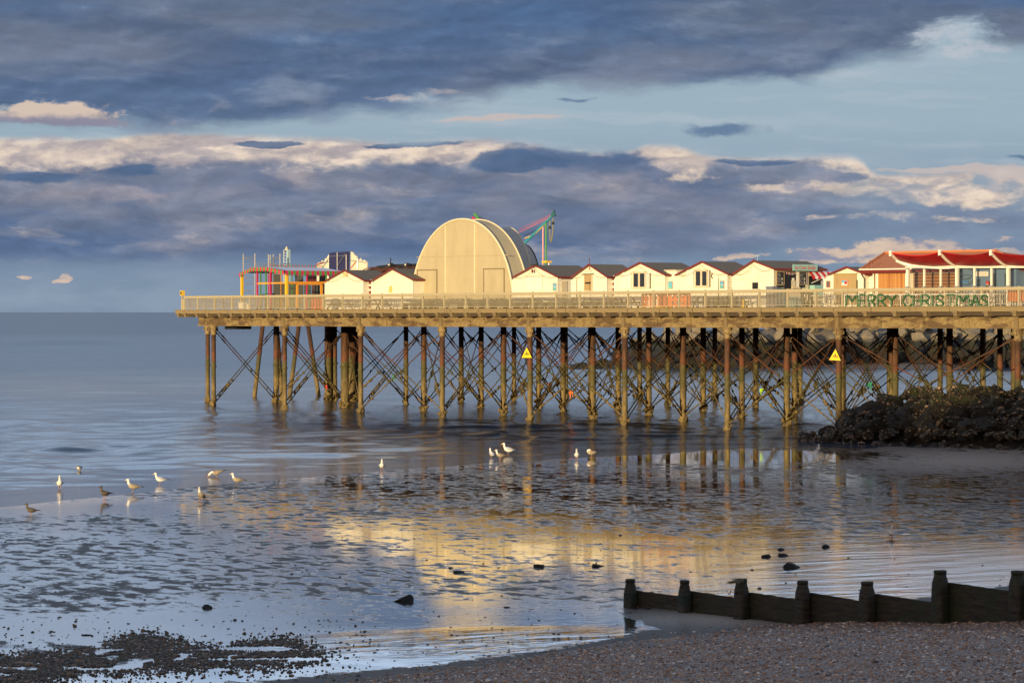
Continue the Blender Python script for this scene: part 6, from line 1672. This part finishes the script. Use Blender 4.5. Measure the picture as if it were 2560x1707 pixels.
def rock(me, loc, sc, rnd, name, label, group, cat='boulder', rt=.9):
    o = bpy.data.objects.new(name, me); C.objects.link(o); o.location = loc; o.scale = sc
    o.rotation_euler = (rnd.uniform(-1, 1) * rt, rnd.uniform(-1, 1) * rt, rnd.uniform(0, 6.28))
    tag(o, label, cat, group); return o
rk = random.Random(21)
# near heap: measured silhouette (2352-wide columns) -> height of the crest
SIL = [(1850, 1018), (1872, 1000), (1885, 985), (1905, 978), (1925, 966), (1945, 948), (1965, 935), (1990, 926), (2020, 912), (2050, 905), (2080, 897), (2110, 893), (2150, 893), (2200, 888), (2250, 893), (2300, 889), (2352, 893), (2460, 880), (2600, 872)]
def sil(dx):
    for (a, ya), (c, yc) in zip(SIL[:-1], SIL[1:]):
        if a <= dx <= c: return ya + (yc - ya) * (dx - a) / (c - a)
    return SIL[0][1] if dx < SIL[0][0] else SIL[-1][1]
def base_y(dx): return 1014 + (dx - 1850) * .040
cnt = {}
dx = 1850.0; ncol = 0
while dx < 2520:
    xb, yb = dground(dx, base_y(dx)); 
    depth = 9.0 if dx > 1960 else 3.0 + 6.0 * (dx - 1850) / 110
    yc_ = yb + depth * .62; crest = max(.35, EYE - (sil(dx) - 716) * Wd / F * yc_)
    t = 0.0; row = 0
    while t <= 1.02:
        big = rk.uniform(.42, 1.0) * (.62 if t < .25 or crest < 1.2 else 1)
        y_ = yb + depth * .62 * t + rk.uniform(-.3, .3); z_ = crest * (t ** .8) - big * .45 + rk.uniform(-.1, .1)
        x_ = (dx - 1176) * Wd / F * y_ + rk.uniform(-.25, .25)
        z_ = min(z_, crest - big * .62)
        zone = 0 if t < .3 else (2 if t > .75 else 1)
        lab = ('small black wet boulder at the foot of the near rock heap', 'brown weed-hung boulder in the flank of the near rock heap', 'green-topped boulder on the crest of the near rock heap')[zone]
        if dx < 1960 and zone != 0: lab = 'weed and barnacle covered boulder in the low left nose of the near rock heap'
        rock(rk.choice(near_me), (x_, y_, max(z_, -.25)), (big * rk.uniform(.9, 1.3), big * rk.uniform(.8, 1.1), big * rk.uniform(.65, .95)), rk, 'boulder', lab, 'boulders of the near rock heap')
        t += .19 if crest > 1.2 else .3
    ncol += 1
    dx += 26
    if ncol % 1 == 0:      # far side of the heap, low
        if crest > 1.5: rock(rk.choice(near_me), (x_ + .3, yb + depth * .95, crest * .35), (1.0, .9, .8), rk, 'boulder', 'brown weed-hung boulder in the flank of the near rock heap', 'boulders of the near rock heap')
# weed, barnacles and small stones clinging to the boulders
bpy.context.view_layer.update()
rs = np.random.RandomState(77); wp = []; ws = []
for o in [q for q in C.objects if q.name.startswith('boulder') and q.location.y < 250]:
    mv = o.matrix_world; vv = o.data.vertices
    for k in rs.randint(0, len(vv), 150):
        v = vv[int(k)]; n_ = (mv.to_3x3() @ v.normal).normalized()
        if n_.y < .35 and n_.z > -.25: wp.append(tuple(mv @ v.co)); ws.append(rs.gamma(2.0, .020) + .012)
tag(scatter('rock_weed', np.array(wp), ws, WEED, 12, .7), label='clumps of weed and barnacles clinging to the near boulders')
# core so that no gaps open through the heap
m = MB(); P = []
for dx in range(1900, 2640, 40):
    xb, yb = dground(dx, base_y(dx)); cr = max(.1, EYE - (sil(dx) - 716) * Wd / F * (yb + 5)) - .75; cr = max(cr, .05)
    P.append([((dx - 1176) * Wd / F * (yb + q), yb + q, z) for q, z in ((.9, -.3), (2.5, cr * .5), (5.2, cr), (8, cr * .4), (9.5, -.3))])
vs = [p for r_ in P for p in r_]; m.add(vs, [(i * 5 + j, i * 5 + j + 1, (i + 1) * 5 + j + 1, (i + 1) * 5 + j) for i in range(len(P) - 1) for j in range(4)])
tag(m.build('rock_rubble', ROCKD, smooth=True), kind='structure')
# far breakwater
FS = [(1338, 846), (1360, 834), (1390, 820), (1420, 798), (1450, 782), (1480, 765), (1520, 752), (1600, 742), (1900, 736), (2100, 738), (2352, 742), (2500, 742)]
def fs(dx):
    for (a, ya), (c, yc) in zip(FS[:-1], FS[1:]):
        if a <= dx <= c: return ya + (yc - ya) * (dx - a) / (c - a)
    return FS[-1][1]
def fby(dx): return 850 if dx < 1800 else 850 - (dx - 1800) * .055 - (12 if dx > 2050 else 0) * min(1, (dx - 2050) / 100 if dx > 2050 else 0)
dx = 1340.0; nfar = 0; grid = []
while dx < 2440:
    zb = -.2 if dx < 1850 else min(1.2, (dx - 1850) / 350)
    Yb = 372 + max(0, (dx - 1700)) * .03; 
    if dx < 1500: Yb = 375
    step = 38; col = []
    n_ = 5 if dx > 1450 else 3
    for k in range(n_):
        t = k / (n_ - 1); y_ = Yb + 11 * t + rk.uniform(-1.2, 1.2)
        crest = max(.5, EYE - (fs(dx) - 716) * Wd / F * y_); big = rk.uniform(.8, 1.75)
        x_ = (dx + rk.uniform(-16, 16) - 1176) * Wd / F * y_; z_ = min(zb + (crest - zb) * t, crest) - big * rk.uniform(.3, .8)
        lab = 'pale upper armour boulder of the far breakwater beyond the pier' if z_ > 2.6 else 'dark weedy boulder low on the far breakwater beyond the pier'
        rock(rk.choice(far_me), (x_, y_, z_), (big * rk.uniform(.9, 1.35), big * rk.uniform(.9, 1.2), big * rk.uniform(.7, 1.0)), rk, 'boulder', lab, 'boulders of the far breakwater'); nfar += 1
    dx += step
print('far rocks', nfar)
m = MB(); P = []
for dx in range(1380, 2760, 60):
    Yb = 374 + max(0, (dx - 1700)) * .03; cr = max(.1, EYE - (fs(dx) - 716) * Wd / F * (Yb + 8)) - 1.0; cr = max(cr, .1)
    P.append([((dx - 1176) * Wd / F * (Yb + q), Yb + q, z) for q, z in ((.6, -.4), (5, cr * .5), (11, cr), (20, cr), (26, -.4))])
vs = [p for r_ in P for p in r_]; m.add(vs, [(i * 5 + j, i * 5 + j + 1, (i + 1) * 5 + j + 1, (i + 1) * 5 + j) for i in range(len(P) - 1) for j in range(4)])
tag(m.build('breakwater_core', ROCKP, smooth=True), kind='structure')

# stones lying on the wet sand
st_me = rock_meshes('beach_stone', STONE, 5, 80)
for dx_, dy_, wpx, lab in ((1237, 1304, 24, 'dark wedge-shaped stone below the reflection of the canvas shelter'), (1374, 1303, 24, 'dark blunt stone right of the wedge-shaped one in the golden reflection'),
        (1821, 1306, 33, 'largest green-black stone on the sand, above the groyne'), (1895, 1259, 27, 'mossy dark stone furthest right on the wet sand'),
        (1800, 1278, 21, 'flat dark stone just above the largest one'), (1796, 1265, 14, 'small flat stone furthest back of the group above the groyne'),
        (924, 1383, 38, 'long low stone left of centre on the wet sand'), (476, 1400, 24, 'flat brown stone nearer the left of the sand'), (545, 1383, 12, 'small dark stone pointing up from the wet sand'),
        (199, 1462, 20, 'round dark stone at the top edge of the weedy stones'), (1165, 1398, 16, 'slim dark pebble between the long stone and the groyne'), (1037, 1308, 12, 'small reddish stone in the shelter reflection'),
        (1055, 1318, 22, 'thin scrap-like stone under the small reddish one'), (1757, 1281, 22, 'scatter-edge stone left of the flat stone by the largest one')):
    x_, y_ = dground(dx_, dy_); r_ = wpx * Wd / F * y_ / 2 * 1.4
    rock(st_me[int(dx_) % 5], (x_, y_ + r_ * .3, r_ * .10), (r_ * 1.1, r_ * .9, r_ * .62), rk, 'beach_stone', lab, None, 'stone', .2)

# ================================================================== GROYNE
def groyne_mat(t, b):
    p = geo_pos(t); x, y, z = t.sep(p)
    n = t.noise(p, 1.6, 6, .6); n2 = t.noise(t.vscale(p, (2, 2, 12)), 1.2, 5, .6); n3 = t.noise(p, 16, 4, .65)
    c = t.mix(t.ss(n2, .35, .7), (.012, .010, .008, 1), (.050, .036, .022, 1))
    c = t.mix(t.mul(t.ss(n, .42, .62), .75), c, (.018, .022, .010, 1))
    c = t.mix(t.mul(t.ss(n3, .58, .7), .5), c, (.018, .014, .010, 1))
    nn = t.sep(t.new('ShaderNodeNewGeometry').outputs['Normal'])[2]
    c = t.mix(t.mul(t.ss(nn, .3, .9), .7), c, (.014, .022, .007, 1))
    c = t.mix(t.mul(t.ss(t.add(x, t.mul(n, 2)), 8.6, 10.5), t.mul(t.ss(n, .4, .6), .4)), c, (.018, .030, .008, 1))
    t.put(b.inputs['Base Color'], c); bump(t, b, t.add(n3, n2), .8, .03)
GROY = mat('slimy_groyne_timber', (.05, .04, .03), .62, build=groyne_mat, spec=.4)
gro = thing('groyne', 'dark slimy timber groyne of posts and planks stepping up the shingle', 'groyne', (G0.x, G0.y, 0), RZ)
def GS(px): u = (px - 1280) / F; return (u * G0.y - G0.x) / (E1.x - u * E1.y)
def GZ(py, s): return EYE + (HOR - py) / F * (G0.y + s * E1.y)
PO = [(1588, 30, 1445.6, 1517), (1724, 30, 1448.7, 1532), (1866, 36, 1445, 1548), (2019, 35, 1449.6, 1563.6), (2180.5, 39, 1452.3, 1563.6), (2363, 40, 1424, 1559), (2557, 42, 1425, 1557), (2765, 44, 1400, 1550)]
gp = []
for i, (px_, wd, yt, yb) in enumerate(PO):
    s_ = GS(px_); Y_ = G0.y + s_ * E1.y; r_ = wd / F * Y_ / 2 / 1.12; zt = GZ(yt, s_); gp.append((s_, r_)); m = MB(); rnd = random.Random(i)
    nj = 20; prof = [(r_ * 1.02, -.8), (r_ * 1.06, GZ(yb, s_)), (r_ * 1.03, (zt + GZ(yb, s_)) / 2), (r_ * 1.0, zt - .42), (r_ * .95, zt - .28), (r_ * .80, zt - .10), (r_ * .78, zt - .085), (r_ * .85, zt - .08), (r_ * .87, zt - .03), (r_ * .82, zt)]
    vs = []; fs_ = []
    for rr3, z_ in prof:
        for j in range(nj):
            a = 2 * math.pi * j / nj; sq = 1 / (abs(math.cos(a)) ** 7 + abs(math.sin(a)) ** 7) ** (1 / 7)
            k = rr3 * (sq if z_ < zt - .2 else 1 + (sq - 1) * .25) * (1 + .05 * mnoise.noise(Vector((math.cos(a) * 1.5 + i * 5, math.sin(a) * 1.5, z_ * 2.5))))
            vs.append((k * math.cos(a), k * math.sin(a), z_))
    n_ = len(prof)
    for q in range(n_ - 1):
        for j in range(nj): fs_.append((q * nj + j, q * nj + (j + 1) % nj, (q + 1) * nj + (j + 1) % nj, (q + 1) * nj + j))
    fs_.append(tuple((n_ - 1) * nj + j for j in range(nj))); m.add(vs, fs_)
    po = m.build('post', GROY, gro, (s_, -.16, 0), R(45) * 0 + .1 * rnd.uniform(-1, 1), smooth=True)
    m = MB()
    for q in range(2): m.blob((rnd.uniform(-.04, .04), -r_ * 1.06, GZ(yb, s_) + .25 + .4 * q), .035, None, 1, 0, 1, (1, .5, 1))
    m.build('bolt', GROY, po)
TOPS = [(1475.8, 1493), (1477, 1497), (1480, 1500.5), (1481, 1505), (1484, 1508), (1455.5, 1480), (1452, 1478)]
for i, (ya, yb) in enumerate(TOPS):
    (sa, ra), (sb2, rb2) = gp[i], gp[i + 1]
    za, zb = GZ(ya, sa + ra), GZ(yb, sb2 - rb2); n_pl = 4
    for k in range(n_pl):
        f1, f0 = 1 - k / n_pl, 1 - (k + 1) / n_pl; lo = -.5
        z1a, z0a = lo + (za - lo) * f1, lo + (za - lo) * f0 + .008; z1b, z0b = lo + (zb - lo) * f1, lo + (zb - lo) * f0 + .008
        m = MB(); segs = 14; rnd = random.Random(i * 7 + k)
        top = []; 
        for q in range(segs + 1):
            t = q / segs; x_ = sa + (sb2 - sa) * t; wob = (.018 if i < 3 else .008) * mnoise.noise(Vector((x_ * 6, k * 3.1, i))) * (2 if k == 0 else .3)
            top.append((x_, z0a + (z0b - z0a) * t, z1a + (z1b - z1a) * t + wob))
        o_ = .006 * (k % 2)
        vs = [(x_, -.015 - o_, z0) for x_, z0, z1 in top] + [(x_, -.015 - o_, z1) for x_, z0, z1 in top] + [(x_, .06, z0) for x_, z0, z1 in top] + [(x_, .06, z1) for x_, z0, z1 in top]
        n = segs + 1
        fs_ = [(j, j + 1, n + j + 1, n + j) for j in range(segs)] + [(3 * n + j, 3 * n + j + 1, 2 * n + j + 1, 2 * n + j) for j in range(segs)] + [(n + j, n + j + 1, 3 * n + j + 1, 3 * n + j) for j in range(segs)]
        m.add(vs, fs_); m.build('plank', GROY, gro, smooth=False)
m = MB(); sx_, r_ = gp[2]
for q in range(12): m.tube([(sx_ + random.uniform(-.2, .2), -.16 + random.uniform(-.15, .1), GZ(1446, sx_)), (sx_ + random.uniform(-.3, .3), -.35, GZ(1447, sx_) - .03), (sx_ + random.uniform(-.32, .3), -.38, GZ(1449, sx_) - random.uniform(.03, .12))], [.02, .018, .006], 4)
m.build('weed_wisp', flat('dry_weed', (.10, .09, .07), .8), gro)

# ================================================================== GULLS
GW = mat('gull_white', (.80, .79, .76), .7); GG = mat('gull_grey_back', (.36, .37, .40), .7); GB = mat('gull_beak', (.75, .38, .04), .5); GL = mat('gull_leg', (.45, .26, .18), .6); GK = mat('gull_wing_tip', (.03, .03, .03), .7)
def mott(t, b):
    n = t.noise(obj_pos(t), 38, 3, .6); t.put(b.inputs['Base Color'], t.mix(t.ss(n, .42, .58), (.16, .12, .08, 1), (.50, .44, .34, 1)))
GM = mat('gull_mottled', (.3, .25, .18), .8, build=mott)
def mottd(t, b):
    n = t.noise(obj_pos(t), 34, 3, .6); t.put(b.inputs['Base Color'], t.mix(t.ss(n, .42, .6), (.06, .05, .042, 1), (.16, .13, .10, 1)))
GD = mat('gull_dark_mottled', (.1, .08, .06), .8, build=mottd)
def gull(dx_, dy_, head, pose, kind, label, scale=1.0, water=0.0):
    body_m = {'adult': GW, 'mottled': GM, 'dark': GD}[kind]; wing_m = {'adult': GG, 'mottled': GM, 'dark': GD}[kind]; head_m = GW if kind != 'dark' else GD; tipm = GK
    x_, y_ = dground(dx_, dy_); m = MB(); hb = .20 - water
    tilt = {'stand': .22, 'upright': .55, 'feed': -.10, 'preen': .10}[pose]
    def T_(x, z): c, s = math.cos(tilt), math.sin(tilt); return (x * c - z * s * 1, x * s + z * c)
    def P3(x, y, z): a, b_ = T_(x, z); return (a, y, b_ + hb)
    body = [(-.20, .035, .018), (-.16, .03, .045), (-.09, .015, .078), (-.01, 0, .098), (.07, 0, .092), (.125, .012, .066), (.15, .03, .045)]
    m.tube([P3(x, 0, z) for x, z, r in body], [r for x, z, r in body], 12, body_m, sq=[.92] * 7)
    m.tube([P3(-.15, 0, .035), P3(-.25, 0, .045), P3(-.30, 0, .045)], [.035, .03, .012], 8, body_m, sq=[.45] * 3)
    for sy in (-1, 1):
        m.tube([P3(.09, sy * .058, .02), P3(.02, sy * .082, .030), P3(-.10, sy * .066, .045), P3(-.20, sy * .035, .05), P3(-.25, sy * .02, .052)], [.03, .062, .052, .028, .02], 8, wing_m, sq=[.5, .42, .45, .5, .5])
        m.tube([P3(-.24, sy * .02, .052), P3(-.31, sy * .012, .055), P3(-.36, sy * .006, .056)], [.02, .014, .004], 6, tipm)
    nb = Vector(P3(.115, 0, .025)); 
    if pose in ('stand', 'upright'): pts = [nb, nb + Vector((.045, 0, .065)), nb + Vector((.052, 0, .13))]; hd = nb + Vector((.065, 0, .165)); bd_ = Vector((1, 0, -.12))
    elif pose == 'feed': pts = [nb, nb + Vector((.08, 0, -.01)), nb + Vector((.12, 0, -.05))]; hd = nb + Vector((.145, 0, -.08)); bd_ = Vector((.6, 0, -.8))
    else: pts = [nb, nb + Vector((.03, .03, .05)), nb + Vector((.0, .06, .07))]; hd = nb + Vector((-.04, .07, .075)); bd_ = Vector((-1, .3, -.3))
    m.tube(pts + [hd - (hd - pts[-1]) * .2], [.055, .042, .036, .036], 10, head_m)
    m.blob(hd, .046, head_m, 1, 0, 2, (1.15, .9, .95)); bd_.normalize()
    m.tube([hd + bd_ * .04, hd + bd_ * .075, hd + bd_ * .115], [.017, .013, .003], 6, GB if kind != 'dark' else GK)
    side_ = bd_.cross(Vector((0, 0, 1))).normalized()
    for sy in (-1, 1): m.blob(hd + bd_ * .022 + side_ * .037 * sy + Vector((0, 0, .012)), .008, GK, 1, 0, 1)
    for sy in (-1, 1):
        a = P3(.0, sy * .035, -.07); m.tube([a, (a[0] - .008, a[1], hb * .42), (a[0], a[1], .01)], [.014, .008, .008], 6, GL)
        for q in (-.35, 0, .35): m.tube([(a[0], a[1], .008), (a[0] + .05 * math.cos(q), a[1] + .05 * math.sin(q), .004)], [.007, .004], 4, GL)
    o = m.build('gull', None, None, (x_, y_, max(.0, float(sand_h(np.array([x_]), np.array([y_]))[0]))), head, smooth=True, fix=False)
    o.scale = (scale,) * 3
    tag(o, label, 'gull', 'gulls along the water edge')
PI = math.pi
gull(182, 1081, R(90), 'feed', 'adult', 'white gull bowed low in the shallows, furthest out on the left', 1.15, .08)
gull(137, 1123, R(-80), 'upright', 'adult', 'upright white gull facing the camera in the left shallows', 1.2)
gull(72, 1181, R(200), 'stand', 'dark', 'small dark gull at the far left on the wet sand', 1.0, .05)
gull(241, 1147, R(230), 'stand', 'dark', 'dark brown young gull at the water edge, left', 1.2)
gull(306, 1131, R(185), 'stand', 'mottled', 'mottled gull facing left beside the dark brown young gull', 1.25)
gull(368, 1113, R(190), 'stand', 'adult', 'white gull facing left, fourth gull out in the left shallows', 1.15)
gull(498, 1096, R(180), 'feed', 'mottled', 'mottled gull with head lowered in the shallows', 1.25, .03)
gull(462, 1151, R(-110), 'upright', 'mottled', 'thin upright mottled gull on the dark sand', 1.15)
gull(545, 1114, R(185), 'stand', 'mottled', 'mottled gull facing left at the edge of the dark sand', 1.15)
gull(877, 1080, R(-85), 'upright', 'adult', 'lone white gull facing the camera at mid water edge', 1.1)
gull(1129, 1051, R(120), 'upright', 'adult', 'gull with grey back turned, leftmost of the trio at centre', 1.0)
gull(1149, 1056, R(195), 'stand', 'mottled', 'pale gull nearest the camera in the trio at centre', 1.15)
gull(1168, 1045, R(180), 'stand', 'adult', 'large white gull facing left, rightmost of the trio at centre', 1.4)
gull(1325, 1056, R(-95), 'upright', 'adult', 'upright white gull right of centre, facing the camera', 1.15)
gull(1358, 1051, R(180), 'preen', 'mottled', 'preening pale gull with its head tucked, right of centre', 1.25)
gull(1880, 1036, R(-90), 'stand', 'adult', 'small white gull below the nose of the near rock heap', 1.0, .08)
gull(2047, 1238, R(-90), 'stand', 'adult', 'white gull facing the camera alone on the dark sand at right', 1.0, .04)
gull(1466, 1182, R(170), 'stand', 'adult', 'grey-backed gull standing in the dark wet sand at right of centre', .85, .06)
gull(1096, 1137, R(100), 'feed', 'adult', 'tiny pale gull bowed on the dark sand below the trio', .8, .08)
gull(1563, 719, 0, 'stand', 'adult', 'x', 1.0) if False else None
